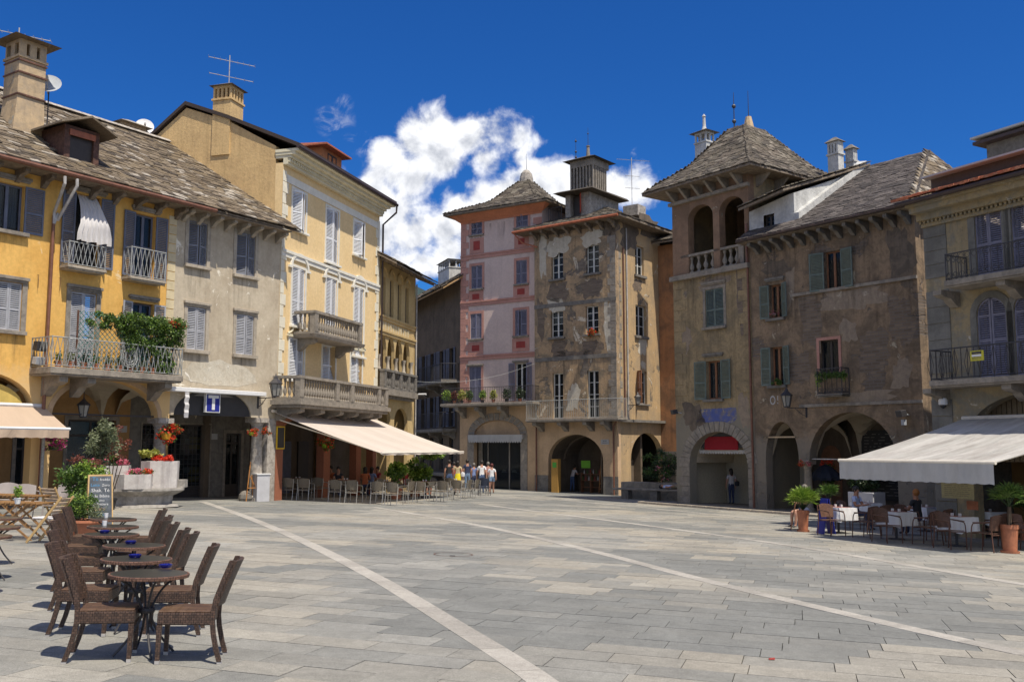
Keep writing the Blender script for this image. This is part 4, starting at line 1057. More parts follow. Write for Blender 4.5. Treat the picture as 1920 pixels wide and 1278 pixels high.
for a, b in zip(pts[:-1], pts[1:]): mb.hexa([(b[0],b[1],b[2]),(b[0]+.17,b[1],b[2]),(b[0]+.17,b[1]+.03,b[2]),(b[0],b[1]+.03,b[2]),(a[0],a[1],a[2]),(a[0]+.17,a[1],a[2]),(a[0]+.17,a[1]+.03,a[2]),(a[0],a[1]+.03,a[2])])
mb.build('hanging_cloth', M['whitecurtain'], ab)
# bare render patch above the sign
mb = MB(); pc = fA.at(412, 702, 0); mb.add([(pc[0]+cos(t*pi/12)*1.75*(1+.08*sin(t*3.1)), -.006, pc[1]-.12+sin(t*pi/12)*(.62 if t <= 12 else .3)*(1+.12*sin(t*2.3))) for t in range(24)], [tuple(range(24))]); mb.build('bare_render_patch', M['fresco'], GH)
# eaves: soffit boards, carved brackets and gutters
for R0, x0, x1, n, car in ((YH, XL, XB-.05, 13, True), (GH, XB+.25, XE-.25, 8, True)):
    mb = MB(); mb.box(x0-.1, EY+.04, EZ-.115, x1+.1, -.001, EZ-.07); mb.build('soffit', M['woodbeam'], R0)
    eave_rafters(R0, x0, x1, n, .62, EZ-.118, M['palestone'] if R0 is GH else M['woodbeam'], w=.15, h=.17, carved=car)
mb = MB(); mb.tube([(XL, EY-.1, EZ-.07), (XB+1.0, EY-.1, EZ-.07)], .075, 8); mb.build('gutter', M['copper'], YH)
# roofs
RZ, RY = 14.58, 5.3
rfA = MB(); 
def roofslab(root, xl, xr, xrt, name='roof', mat=None, ridge=True):
    mb = MB(); mb.hexa([(xl, EY, EZ-.06), (xr, EY, EZ-.06), (xrt, RY, RZ-.06), (xl, RY, RZ-.06), (xl, EY, EZ), (xr, EY, EZ), (xrt, RY, RZ), (xl, RY, RZ)])
    mb.hexa([(xl, RY+.001, RZ-.06), (xrt, RY+.001, RZ-.06), (xrt, RY+5, RZ-3.5), (xl, RY+5, RZ-3.5), (xl, RY+.001, RZ), (xrt, RY+.001, RZ), (xrt, RY+5, RZ-3.44), (xl, RY+5, RZ-3.44)])
    o = mb.build(name, mat or M['woodbeam'], root)
    if ridge:
        m = MB(); x = xl; rr = random.Random(4)
        while x < xrt-.1: w = rr.uniform(.5, .8); m.hexa([(x, RY-.26, RZ+.02), (x+w, RY-.26, RZ+.02), (x+w, RY+.26, RZ+.02), (x, RY+.26, RZ+.02), (x, RY-.1, RZ+.15), (x+w-.02, RY-.1, RZ+.15), (x+w-.02, RY+.1, RZ+.15), (x, RY+.1, RZ+.15)]); x += w
        m.build('ridge_capping', M['column'], o)
    return o
roA = roofslab(YH, XL-6, XB, XB); roB = roofslab(GH, XB+.001, 12.1, 10.28)
dx0, dk, dz0 = onroof(fA, 152, 309, EY, EZ, ESL)
def in_dormer(c): return abs(c.x-dx0) < .72 and dk+.02 < c.y < dk+1.8
hole_c = onroof(fA, 290, 327, EY, EZ, ESL)
def skipA(c): return in_dormer(c)
slates(fA, roA, (XL-1, EY-.06, EZ+.01), (XB, EY-.06, EZ+.01), (XL-1, RY, RZ+.01), (XB, RY, RZ+.01), M['slateA'], row=.18, wid=.38, skip=skipA, mess=1.3)
slates(fA, roB, (XB, EY-.06, EZ+.01), (12.05, EY-.06, EZ+.01), (XB, RY, RZ+.01), (10.3, RY, RZ+.01), M['slateA'], row=.18, wid=.38, keep=300, mess=1.3)
# dormer
dm = MB(); zt = dz0+1.02
dm.box(dx0-.62, dk, dz0-.2, dx0-.42, dk+2, zt); dm.box(dx0+.42, dk, dz0-.2, dx0+.62, dk+2, zt); dm.box(dx0-.62, dk+.001, zt+.001, dx0+.62, dk+2.2, zt+.2)
do = dm.build('dormer', M['rust'], YH)
mb = MB(); mb.box(dx0-.42, dk+.1, dz0+.02, dx0+.42, dk+.15, zt); mb.build('dormer_board', M['frame_dark'], do)
mb = MB(); mb.box(dx0-.46, dk-.04, zt-.12, dx0+.46, dk-.002, zt+.08); mb.build('dormer_head', M['orangepipe'], do)
mb = MB(); e = .38; z = zt+.18
mb.hexa([(dx0-.62-e, dk-.45, z-.10), (dx0, dk-.5, z+.30), (dx0, dk+2.4, z+.42), (dx0-.62-e, dk+1.6, z-.10), (dx0-.62-e, dk-.45, z-.03), (dx0, dk-.5, z+.37), (dx0, dk+2.4, z+.49), (dx0-.62-e, dk+1.6, z-.03)])
mb.hexa([(dx0+.001, dk-.5, z+.30), (dx0+.62+e, dk-.45, z-.10), (dx0+.62+e, dk+1.6, z-.10), (dx0+.001, dk+2.4, z+.42), (dx0+.001, dk-.5, z+.37), (dx0+.62+e, dk-.45, z-.03), (dx0+.62+e, dk+1.6, z-.03), (dx0+.001, dk+2.4, z+.49)])
mb.build('dormer_roof', M['slateA'], do)
# big chimney on the yellow roof
cx, ck, cz = onroof(fA, 42, 243, EY, EZ, ESL); ztop = fA.at(42, 82, ck)[1]
chm = MB(); w2 = .46
chm.hexa([(cx-w2-.14,ck-w2,cz-.5),(cx+w2+.05,ck-w2,cz-.5),(cx+w2+.05,ck+w2,cz-.5),(cx-w2-.14,ck+w2,cz-.5),(cx-w2,ck-w2+.05,cz+.9),(cx+w2,ck-w2+.05,cz+.9),(cx+w2,ck+w2,cz+.9),(cx-w2,ck+w2,cz+.9)])
co = chm.build('chimney', M['chimney'], YH)
o2 = chimney_stack(YH, cx, ck+.03, cz+.9, ztop, w2*2, w2*1.9, M['chimney'], M['slateA'], slots=2, capov=.34, name='chimney_shaft', parent=co, pw=.23)
for zz in (cz+1.0, cz+1.75, ztop-.75): mb = MB(); mb.box(cx-w2-.025, ck-w2-.0, zz, cx+w2+.025, ck+w2+.055, zz+.05); mb.build('iron_band', M['rust'], co)
# small chimney and dish behind the ridge
sx, sk, sz = fA.at(242, 252, RY+1.2)[0], RY+1.2, fA.at(242, 252, RY+1.2)[1]
chimney_stack(YH, sx, sk, sz-1.5, sz+.35, 1.15, .7, M['chimney'], M['slateA'], slots=4, capov=.2)
def dish(px, py, F, k, r, label, pole, face=(.35, -.9, .25), mat='dish'):
    x, z = F.at(px, py, k); p = F.w(x, k, z); t = thing('satellite_dish', label, 'satellite dish', p)
    f = Vector(face).normalized(); q = f.to_track_quat('Z', 'Y')
    mb = MB(); mb.lathe([(.001, .0), (r*.5, .03*r), (r, .2*r), (r, .225*r), (r*.5, .06*r), (.001, .03)], n=24, cap=False); o = mb.build('reflector', M[mat], t, smooth=True); o.rotation_mode = 'QUATERNION'; o.rotation_quaternion = q
    mb = MB(); e = f*r*1.0+Vector((0, 0, -.35*r)); b = Vector((0, 0, -r*.95))+f*.1
    mb.tube([b, e], .014, 5); mb.obox(e+f*.03, f*.07, f.cross(Vector((0, 0, 1))).normalized()*.045, (0, 0, .045)); mb.build('feed_arm', M['zinc'], t)
    mb = MB(); mb.tube([-f*.05, -f*.16, -f*.16+Vector((0, 0, -pole))], .022, 6); mb.build('mast', M['iron'], t); return t
dish(91, 160, fA, ck+.1, .42, 'grey satellite dish on a mast beside the tall left chimney', 1.3, (.25, -.75, .45))
dish(271, 239, fA, RY+1.2, .38, 'white satellite dish behind the slate ridge beside a low chimney', .7, (.35, -.8, .3), 'signwhite')
def antenna(p, h, label, booms, d=(1, .25, 0)):
    t = thing('tv_antenna', label, 'antenna', p); mb = MB(); mb.tube([(0, 0, 0), (0, 0, h)], .022, 6); mb.build('mast', M['zinc'], t); d = Vector(d).normalized(); s = Vector((-d.y, d.x, 0))
    for z, L, n, e in booms:
        m = MB(); a = d*(-L*.45); b = d*L*.55; m.tube([a+Vector((0, 0, z+.03*L)), b+Vector((0, 0, z-.10*L))], .015, 4)
        for i in range(n): q = a.lerp(b, i/max(1, n-1)); zz = z+.03*L-.13*L*i/max(1, n-1); m.tube([q-s*e+Vector((0, 0, zz)), q+s*e+Vector((0, 0, zz))], .007, 4)
        m.build('boom', M['zinc'], t)
    return t
p = fA.w(cx-.3, ck, ztop+.2); antenna(p, .3, 'small tv antenna boom lying behind the cap of the leftmost chimney', [(.12, 1.8, 8, .18)])
# floodlights, pipes
for (px, py, s, lab) in ((74, 650, .34, 'upper black floodlight tilted up on the yellow wall beside the drainpipe'), (70, 677, .26, 'lower grey box floodlight below another on the yellow wall')):
    x, z = fA.at(px, py, -.3); t = thing('floodlight', lab, 'floodlight', fA.w(x, -.3, z), fA.rz, 'floodlights on the yellow house')
    q = MB(); q.hexa([(-s/2,-.14,-s*.45),(s/2,-.14,-s*.45),(s/2,.1,-s*.3),(-s/2,.1,-s*.3),(-s/2,-.2,s*.45),(s/2,-.2,s*.45),(s/2,.04,s*.5),(-s/2,.04,s*.5)]); o = q.build('lamp_housing', M['iron' if s > .3 else 'dish'], t, bevel=.015)
    q = MB(); q.tube([(0, .05, 0), (0, .29, -.05)], .025, 6); q.build('bracket', M['iron'], t)
pA = [(fA.at(101, 405, -.12)[0], -.12, fA.at(101, 405, -.12)[1]), (fA.at(90, 800, -.12)[0], -.12, -.3)]
pA[1] = (pA[0][0], -.12, -.3)
pipe(YH, M['copper'], pA, .055)
xg = pA[0][0]
for px, py in ((121, 331), (144, 336)):
    x, z = fA.at(px, py, EY-.08)
    pipe(YH, M['zinc'], [(x, EY-.1, z), (x, EY-.12, z-.22), (xg+(.12 if px > 130 else 0), -.14, z-1.0-(.25 if px > 130 else 0)), (xg+(.12 if px > 130 else 0), -.14, pA[0][2]+(.1 if px > 130 else -.02)), (xg, -.13, pA[0][2]-.25)], .05)
for px, py in ((72, 515), (113, 520)):
    x, z = fA.at(px, py, -.05); mb = MB(); mb.tube([(x, -.002, z), (x, -.07, z), (x, -.07, z-.42)], .008, 4); mb.build('shutter_stay', M['rust'], YH)
# first arch: yellow fanlight
mb = MB(); a = arc(n1[0]+.25, n1[1]-.22, n1[2]+.05, n1[3]-.25, 16); mb.prism(a, .2, .26); mb.build('fanlight', M['yellowglass'], YH)
mb = MB(); mb.box(n1[0], .12, n1[2]-.03, n1[1], .3, n1[2]+.05); mb.build('lintel_beam', M['iron'], YH)
shell(YH, M['grey'], XL, XB, 9.5, EZ-.2, right=False)
mb = MB(); mb.box(XB, 9.2, -1, XE-2.6, 9.5, EZ-.2); mb.build('rear_wall', M['grey'], GH)
mb = MB(); mb.box(XL, .36, n2[3]+.6, XB-.01, 9.1, n2[3]+.7); mb.build('upper_floor', M['dark'], YH)
mb = MB(); mb.box(XB, .36, n3[3]+.6, XE, 9.1, n3[3]+.7); mb.build('upper_floor', M['dark'], GH)
mb = MB(); mb.box(n2[0]-.4, .2, n2[2]+.02, n2[1]+.4, .24, n2[2]+.07); mb.build('tie_rod', M['iron'], YH)
for px, py, k_ in ((231, 804, DEP), (402, 818, DEP)):
    x, z = fA.at(px, py, k_-.02); mb = MB(); mb.box(x-.15, k_-.03, z-.12, x+.15, k_-.005, z+.12); o = mb.build('house_number_plate', M['plate'], YH if px < 300 else GH)

# ---------------- cream house
CL = 9.38; CZ = 14.12
def cr_(x0, x1, yt, yb): return fC.rect(x0, x1, yt, yb)
cw = {'t': [cr_(548, 573, 360, 433), cr_(611, 634, 392, 494), cr_(663, 682, 417, 480)],
      'm': [cr_(547, 571, 503, 612), cr_(610, 630, 522, 650), cr_(663, 681, 540, 668)],
      'l': [cr_(542, 569, 634, 712), cr_(604, 628, 648, 716), cr_(657, 678, 657, 724)]}
CH = fC.root('cream_house', 'tall cream yellow house with white quoins, white shutters and stone balconies', 'building')
# ground floor arches (behind the awning)
ca = []
for (a, b) in ((.55, 4.0), (4.6, 7.2), (7.7, 9.0)): ca.append((a, b, 2.75, 3.25))
zb0 = fC.at(515, 752, 0)[1]
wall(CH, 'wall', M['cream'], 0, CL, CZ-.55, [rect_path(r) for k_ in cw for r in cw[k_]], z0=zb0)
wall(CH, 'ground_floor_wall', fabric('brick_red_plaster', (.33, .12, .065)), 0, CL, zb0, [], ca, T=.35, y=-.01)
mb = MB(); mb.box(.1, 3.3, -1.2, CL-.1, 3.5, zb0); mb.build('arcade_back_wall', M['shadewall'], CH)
mb = MB(); mb.box(.1, .36, zb0-.3, CL-.1, 3.3, zb0-.2); mb.build('arcade_ceiling', M['vault'], CH)
for i, (a, b) in enumerate(((1.0, 2.0), (2.6, 3.6), (4.9, 6.9), (7.6, 8.6))):
    door_ = MB(); door_.box(a, 3.22, -.8, b, 3.29, 2.35); o = door_.build('door' if i != 2 else 'roller_shutter', M['frame_dark'] if i != 2 else M['shut_blue'], CH)
    if i == 2:
        q = MB()
        for j in range(22): q.box(a, 3.2, -.6+j*.13, b, 3.218, -.6+j*.13+.1)
        q.build('shutter_slats', M['shut_blue'], o)
for i, key in enumerate(('t', 'm', 'l')):
    for j, r in enumerate(cw[key]):
        aj = (24, 6, 30)[j]
        W_(CH, r, 'closed', M['shut_white'], M['frame_white'], trim=M['whitetrim'], sill=.10 if not (key == 'm' and j == 1) else 0, surround=.11, ajar=aj if key == 't' else 4)
        if key == 'm':
            xm = (r[0]+r[1])/2; w = (r[1]-r[0])/2+.22; mb = MB(); a = arc(xm-w, xm+w, r[3]+.02, r[3]+.02+w*.8, 14); b = arc(xm-w+.12, xm+w-.12, r[3]+.02, r[3]-.08+w*.8, 14)
            for q in range(14): mb.hexa([(b[q][0],-.09,b[q][1]),(b[q+1][0],-.09,b[q+1][1]),(b[q+1][0],-.002,b[q+1][1]),(b[q][0],-.002,b[q][1]),(a[q][0],-.09,a[q][1]),(a[q+1][0],-.09,a[q+1][1]),(a[q+1][0],-.002,a[q+1][1]),(a[q][0],-.002,a[q][1])])
            mb.box(xm-w-.14, -.09, r[3]-.08, xm-w+.12, -.002, r[3]+.02); mb.box(xm+w-.12, -.09, r[3]-.08, xm+w+.14, -.002, r[3]+.02)
            mb.build('arched_hood', M['whitetrim'], CH)
        if key == 'l':
            xm = (r[0]+r[1])/2; w = (r[1]-r[0])/2+.25; z = r[3]+.12; mb = MB()
            prof = [(xm-w, z), (xm-w*.7, z+.10), (xm-w*.45, z+.30), (xm-w*.2, z+.36), (xm, z+.5), (xm+w*.2, z+.36), (xm+w*.45, z+.30), (xm+w*.7, z+.10), (xm+w, z)]
            for u, v in zip(prof[:-1], prof[1:]): mb.tube([(u[0], -.06, u[1]), (v[0], -.06, v[1])], .045, 5)
            mb.box(xm-w, -.08, z-.1, xm+w, -.002, z); mb.lathe([(.001, 0), (.13, .02), (.13, .06), (.001, .1)], (xm, -.06, z+.12), 10); 
            mb.build('scroll_pediment', M['creamtrim'], CH)
# string courses and cornice
zst = fC.at(610, 500, -.1)[1]
def course(root, mat, x0, x1, z, h, p, name='string_course', y=0.0):
    m = MB(); m.box(x0, y-p, z, x1, y-.002, z+h*.4); m.box(x0, y-p*.6, z-h*.6, x1, y-.002, z-.002); return m.build(name, mat, root)
course(CH, M['whitetrim'], .0, CL, zst, .30, .10)
zfr = fC.at(524, 319, -.02)[1]
mb = MB(); mb.box(.3, -.03, zfr-.32, CL-.05, -.002, zfr); mb.build('frieze_band', M['whitetrim'], CH)
mb = MB(); mb.box(-.05, -.75, CZ-.12, CL+.25, .35, CZ); mb.box(-.03, -.55, CZ-.24, CL+.1, .35, CZ-.121); mb.box(0, -.36, CZ-.36, CL+.05, .35, CZ-.241); mb.box(0, -.2, CZ-.62, CL, -.001, CZ-.361)
mb.build('cornice', M['creamtrim'], CH)
dt = MB(); x = .03
while x < CL-.1: dt.box(x, -.29, CZ-.52, x+.09, -.201, CZ-.37); x += .18
dt.build('dentils', M['creamtrim'], CH, kind='stuff')
mb = MB(); mb.tube([(-.3, -.82, CZ-.02), (CL+.3, -.82, CZ-.02)], .08, 8); mb.build('gutter', M['gutter'], CH)
pipe(CH, M['gutter'], [(CL+.25, -.82, CZ-.05), (CL+.25, -.8, CZ-.4), (CL+.12, -.15, CZ-1.0), (CL+.12, -.15, 3.8)], .05)
quoins(CH, M['quoin'], 0, zb0+.2, CZ-.65, .46, .42, .26, .035, 1, seed=1)
quoins(CH, M['quoin'], CL, zb0+.2, CZ-.65, .46, .42, .26, .035, -1, seed=2)
# balconies
x0, z0 = fC.at(588, 625, -.95); x1, _ = fC.at(677, 640, -.95); x0b = fC.at(590, 625, -1.0)[0]
zr = fC.at(590, 581, -1.0)[1]
mb = MB(); mb.hexa([(x0b-.05,-1.05,z0-.14),(x1+.1,-1.05,z0-.14),(x1+.1,-.003,z0-.14),(x0b-.05,-.003,z0-.14),(x0b-.12,-1.1,z0),(x1+.15,-1.1,z0),(x1+.15,-.003,z0),(x0b-.12,-.003,z0)])
bo = mb.build('balcony', M['stone'], CH)
balustrade(bo, x0b, x1, -1.0, z0+.002, zr-z0, (x0b+.15, x1-.15), M['stone'], side=.95, gap=.2)
for xx in (x0b+.5, x1-.5): corbel_mb(xx, .3, .8, z0-.142, .5).build('corbel', M['stone'], bo)
x0, zr = fC.at(543, 700, -1.25); x1, _ = fC.at(728, 727, -1.25); z0 = fC.at(640, 756, -1.25)[1]; x0 = -.42
mb = MB(); mb.box(x0-.1, -1.35, z0-.18, x1+.1, -.003, z0); mb.box(x0+.02, -1.25, z0-.30, x1-.02, -.003, z0-.182); bo = mb.build('balcony', M['stone'], CH)
balustrade(bo, x0, x1, -1.25, z0+.002, zr-z0, (x0+.15, x0+3.2, x0+4.6, x0+7.4, x1-.15), M['stone'], side=1.2, gap=.2)
for xx in (x0+.5, x0+2.2, x0+3.9, x0+5.4, x0+6.9, x1-.5): corbel_mb(xx, .34, 1.1, z0-.302, .5).build('corbel', M['stone'], bo)
# gable side wall with dark verge, chimney, dormer
def cs(px, py): return fCS.at(px, py)
gp = [cs(540, 266), cs(430, 224), cs(350, 198), cs(283, 260)]
gp = [(x, z+fCS.g-fC.g) for x, z in gp]       # now (x along the side frame, z above the base of the cream house)
# side frame x' (negative = deeper). in fC: depth y = -x'
dep = [(-x, z) for x, z in gp]                # (depth, z)
yR, zR = dep[2][0], dep[2][1]
mb = MB(); out = [(.36, 5.0), (.36, CZ-.62), (.36, dep[0][1]-.12), (dep[1][0], dep[1][1]-.08), (yR, zR-.1), (dep[3][0], dep[3][1]-.1), (9.0, dep[3][1]-2.2), (9.0, 5.0)]
vs = [(0.0, y, z) for y, z in out]+[(.3, y, z) for y, z in out]; n = len(out)
mb.add(vs, [tuple(range(n)), tuple(range(n, 2*n))[::-1]]+[(i, (i+1) % n, n+(i+1) % n, n+i) for i in range(n)])
vs = [(CL-.3, y, z) for y, z in out]+[(CL, y, z) for y, z in out]
mb.add(vs, [tuple(range(n)), tuple(range(n, 2*n))[::-1]]+[(i, (i+1) % n, n+(i+1) % n, n+i) for i in range(n)])
mb.box(.301, 8.7, -1.2, CL-.301, 9.0, dep[3][1]-2.3); mb.build('gable_wall', M['gable'], CH)
# roof planes
prof = [(-.8, CZ+.0), (dep[1][0], dep[1][1]), (yR, zR), (dep[3][0], dep[3][1]), (9.3, dep[3][1]-2.2)]
mb = MB()
for (ya, za), (yb, zb2) in zip(prof[:-1], prof[1:]):
    mb.hexa([(-.12, ya, za), (CL+.3, ya, za), (CL+.3, yb, zb2), (-.12, yb, zb2), (-.12, ya, za+.16), (CL+.3, ya, za+.16), (CL+.3, yb, zb2+.16), (-.12, yb, zb2+.16)])
ro = mb.build('roof', fabric('dark_brown_roofing', (.05, .035, .03)), CH)
c1 = [cs(400, 215), cs(455, 215)]; yc = -((c1[0][0]+cs(433, 215)[0])/2); wch = abs(cs(433, 200)[0]-cs(400, 200)[0]); zt = cs(428, 160)[1]+fCS.g-fC.g
chimney_stack(CH, .42, yc, dep[1][1]-1.5, zt, .95, wch, M['gable'], M['darkstone'], slots=4, capov=.14)
antenna(fC.w(.42, yc, zt+.15), 1.35, 'tv antenna with two long booms on the cream house chimney', [(1.15, 1.9, 9, .2), (.45, 1.8, 6, .16)])
xd0 = fC.at(550, 300, 1.6)[0]; 
dl = MB(); zD = fC.at(625, 285, 1.2)[1]
xdm = fC.at(626, 300, 1.2)[0]
dl.box(xdm-1.0, 1.3, CZ+.5, xdm+1.0, 3.6, zD); dd = dl.build('dormer', fabric('orange_dormer_plaster', (.50, .19, .07)), CH)
mb = MB(); mb.hexa([(xdm-1.3,.9,zD+.002),(xdm+1.3,.9,zD+.002),(xdm+1.3,3.9,zD+.002),(xdm-1.3,3.9,zD+.002),(xdm-1.3,.9,zD+.08),(xdm+1.3,.9,zD+.08),(xdm+1.2,3.9,zD+.3),(xdm-1.2,3.9,zD+.3)]); mb.build('dormer_roof', M['rooftile'], dd)
W_(CH, (xdm-.45, xdm+.45, CZ+1.05, zD-.15), 'glass', None, M['frame_dark'], sill=0, bars=0, name='dormer_window').location = (0, 1.12, 0)
# round downpipe cluster and meter cabinet at the corner

# ---------------- loggia house
LD = 5.68
LH = fD.root('loggia_house', 'narrow yellow house with arched loggia, stone columns and slate eaves beyond the cream house', 'building')
la = []
zsL = fD.at(740, 672)[1]; zaL = fD.at(740, 632)[1]; zfl = fD.at(740, 733)[1]
zt1 = fD.at(740, 512)[1]; zw1 = fD.at(740, 588)[1]
na = 4; wA = LD*.84/na; x00 = .12
holes = []
for i in range(na):
    a = x00+i*wA+.04; b = a+wA-.08; holes.append(arch_path(a, b, zfl+.1, zsL, zaL, 10))
wins = []
for i in range(na):
    a = x00+i*wA+.32; b = a+wA-.62; wins.append((a, b, zw1-.35, zt1-.45)); holes.append(rect_path(wins[-1]))
nx = [fD.at(q, 790)[0] for q in (708, 732, 739, 764)]; nz = (fD.at(750, 792)[1], fD.at(750, 765)[1])
notD = [(nx[0], nx[1], *nz), (nx[2], nx[3], *nz)]
wall(LH, 'wall', M['loggia'], 0, LD, fD.at(740, 494)[1], holes, notD, T=.18)
for r in wins:
    W_(LH, r, 'glass', None, M['frame_dark'], trim=M['loggia'], sill=0, bars=2)
    xm = (r[0]+r[1])/2; w = (r[1]-r[0])/2+.22; mb = MB(); a = arc(xm-w, xm+w, r[3]+.05, r[3]+.05+w, 10); b = arc(xm-w+.1, xm+w-.1, r[3]+.05, r[3]-.05+w, 10)
    for q in range(10): mb.hexa([(b[q][0],-.06,b[q][1]),(b[q+1][0],-.06,b[q+1][1]),(b[q+1][0],-.002,b[q+1][1]),(b[q][0],-.002,b[q][1]),(a[q][0],-.06,a[q][1]),(a[q+1][0],-.06,a[q+1][1]),(a[q+1][0],-.002,a[q+1][1]),(a[q][0],-.002,a[q][1])])
    mb.build('blind_arch', M['loggia'], LH)
hb = fD.at(740, 698)[1]-zfl; hc = zsL-zfl-hb
for i in range(na+1):
    xc = x00+i*wA; mb = MB(); r_ = .085; mb.lathe([(r_*1.5, 0), (r_*1.5, .08), (r_, .14), (r_*.95, .5*hc), (r_*.8, hc-.22), (r_*1.3, hc-.1), (r_*1.5, hc)], (xc, -.06, zfl+hb), 12)
    mb.build('column', M['palestone'], LH, smooth=True)
mb = MB(); mb.box(0, 1.9, zfl-.2, LD, 2.0, zt1-1.0); mb.build('loggia_back_wall', M['loggia'], LH)
mb = MB(); mb.box(0, .36, zfl-.15, LD, 1.9, zfl-.05); mb.box(0, .36, zaL+.15, LD, 1.9, zaL+.25); mb.build('loggia_floor', M['stone'], LH)
balustrade(LH, 0, x00+na*wA+.05, -.38, zfl, fD.at(740, 698)[1]-zfl, [.15]+[x00+i*wA for i in range(1, na)]+[x00+na*wA-.1], M['darkstone'], gap=.24)
zp = fD.at(740, 612)[1]; course(LH, M['loggia'], 0, LD, zw1-.40, .25, .12, 'sill_course'); course(LH, M['loggia'], 0, LD, fD.at(740, 640)[1]+.3, .25, .12)
mb = MB(); mb.box(0, -.45, zfl-.30, LD*.87, -.003, zfl-.003); mb.box(0, -.25, zfl-.45, LD*.86, -.003, zfl-.302); mb.build('loggia_ledge', M['stone'], LH)
for i in range(12):
    x = .2+i*.38; mb = MB(); mb.box(x, -.02, zw1-1.15, x+.22, -.002, zw1-.6); mb.build('painted_panel', M['quoinA'], LH)
eaz = fD.at(740, 494, -1.0)[1]
mb = MB(); mb.hexa([(-.3,-1.05,eaz),(LD+.5,-1.05,eaz),(LD+.5,4,eaz+2.6),(-.3,4,eaz+2.6),(-.3,-1.05,eaz+.1),(LD+.5,-1.05,eaz+.1),(LD+.5,4,eaz+2.7),(-.3,4,eaz+2.7)]); ro = mb.build('roof', M['woodbeam'], LH)
slates(fD, ro, (-.3, -1.1, eaz+.11), (LD+.5, -1.1, eaz+.11), (-.3, 4, eaz+2.71), (LD+.5, 4, eaz+2.71), M['slateB'], row=.26, wid=.45, keep=60, mess=1.5)
eave_rafters(LH, .1, LD+.3, 11, .95, eaz+.5, M['woodbeam'], w=.12, h=.14, drop=.45)
shell(LH, M['loggia'], 0, LD, 7, eaz+.3, left=False)
mb = MB(); mb.box(.1, 3.0, -1.2, LD-.1, 3.2, zfl-.2); mb.build('arcade_back_wall', M['shadewall'], LH)
pipe(LH, M['zinc'], [(LD-.08, -.1, eaz), (LD-.08, -.1, -.3)], .04)

# ---------------- alley house (dark, gently curved eave)
AH = fE.root('alley_house', 'dark shaded house in the alley with long balconies and deep plank eaves', 'building')
EL = 12.0; ee = fE.at(820, 550, -1.0)[1]
ws = []
for (zz, hh) in ((7.0, 2.1), (3.9, 2.1), (1.0, 2.2)):
    for i in range(5): ws.append((1.2+i*2.15, 2.1+i*2.15, zz, zz+hh))
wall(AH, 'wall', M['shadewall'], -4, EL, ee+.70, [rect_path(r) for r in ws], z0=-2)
for r in ws: W_(AH, r, 'glass', M['shut_blue'] if r[2] > 3 else None, M['frame_dark'], sill=.08, trim=M['shadewall'], leaves=(170, 170))
balcony(AH, .6, EL-.3, 6.9, 1.2, 1.05, 'bars', M['iron'], .18, M['darkstone'], corb=(2, 5, 8, 11), gap=.16, ch=.6)
balcony(AH, .6, EL-.6, 3.75, 1.0, 1.05, 'bars', M['iron'], .18, M['darkstone'], corb=(2, 5, 8, 11), gap=.16)
balcony(AH, 7.2, EL-.6, .9, .9, 1.05, 'bars', M['iron'], .18, M['darkstone'], corb=(8, 11), gap=.16)
mb = MB(); mb.hexa([(-4,-1.25,ee),(EL+.2,-1.25,ee),(EL+.2,4.2,ee+3.4),(-4,4.2,ee+3.4),(-4,-1.25,ee+.12),(EL+.2,-1.25,ee+.12),(EL+.2,4.2,ee+3.52),(-4,4.2,ee+3.52)]); ro = mb.build('roof', fabric('ochre_soffit', (.42, .26, .12)), AH)
slates(fE, ro, (-4, -1.3, ee+.13), (EL+.2, -1.3, ee+.13), (-4, 4.2, ee+3.53), (EL+.2, 4.2, ee+3.53), M['slateB'], row=.3, wid=.5, keep=80, mess=2)
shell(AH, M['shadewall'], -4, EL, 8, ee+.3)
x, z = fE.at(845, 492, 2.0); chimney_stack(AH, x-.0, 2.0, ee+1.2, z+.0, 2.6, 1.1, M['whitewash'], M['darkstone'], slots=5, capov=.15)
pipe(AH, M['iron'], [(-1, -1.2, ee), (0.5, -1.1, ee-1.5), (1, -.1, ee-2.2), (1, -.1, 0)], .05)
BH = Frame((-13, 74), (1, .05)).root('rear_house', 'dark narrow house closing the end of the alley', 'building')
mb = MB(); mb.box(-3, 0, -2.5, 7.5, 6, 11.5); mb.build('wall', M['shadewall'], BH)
mb = MB(); mb.hexa([(-3.5,-.6,11.4),(8,-.6,11.4),(8,6,11.4),(-3.5,6,11.4),(-3.5,2.5,12.6),(8,2.5,12.6),(8,3,12.6),(-3.5,3,12.6)]); mb.build('roof', M['slateB'], BH)
for i in range(3):
    for j in range(4): mb = MB(); mb.box(3.6+j*1.0, -.04, .6+i*3.2, 4.1+j*1.0, -.002, 2.3+i*3.2); mb.build('window', M['frame_dark'], BH)
# ---------------- pink house
PLn = fP.at(1016, 380)[0]; pez = fP.at(930, 388, -.75)[1]
PH = fP.root('pink_house', 'pink rendered house with salmon bands, red panels and pyramid slate roof', 'building')
pw = [[fP.rect(884, 904, 416, 440), fP.rect(968, 990, 401, 426)], [fP.rect(884, 904, 498, 541), fP.rect(968, 988, 488, 532)],
      [fP.rect(882, 903, 588, 635), fP.rect(966, 988, 581, 629)], [fP.rect(880, 902, 687, 753), fP.rect(966, 987, 680, 750)]]
pr = [[fP.rect(888, 900, 452, 469), fP.rect(972, 984, 447, 458)], [fP.rect(886, 899, 551, 561), fP.rect(970, 984, 541, 552)], [fP.rect(885, 899, 647, 658), fP.rect(968, 985, 640, 652)]]
px0, _ = fP.at(889, 813); px1, _ = fP.at(976, 813); pzs = fP.at(932, 814)[1]; pza = fP.at(932, 787)[1]
zmid = fP.at(930, 757)[1]
wall(PH, 'wall', M['pink'], 0, PLn, pez-.2, [rect_path(r) for row in pw for r in row], z0=zmid)
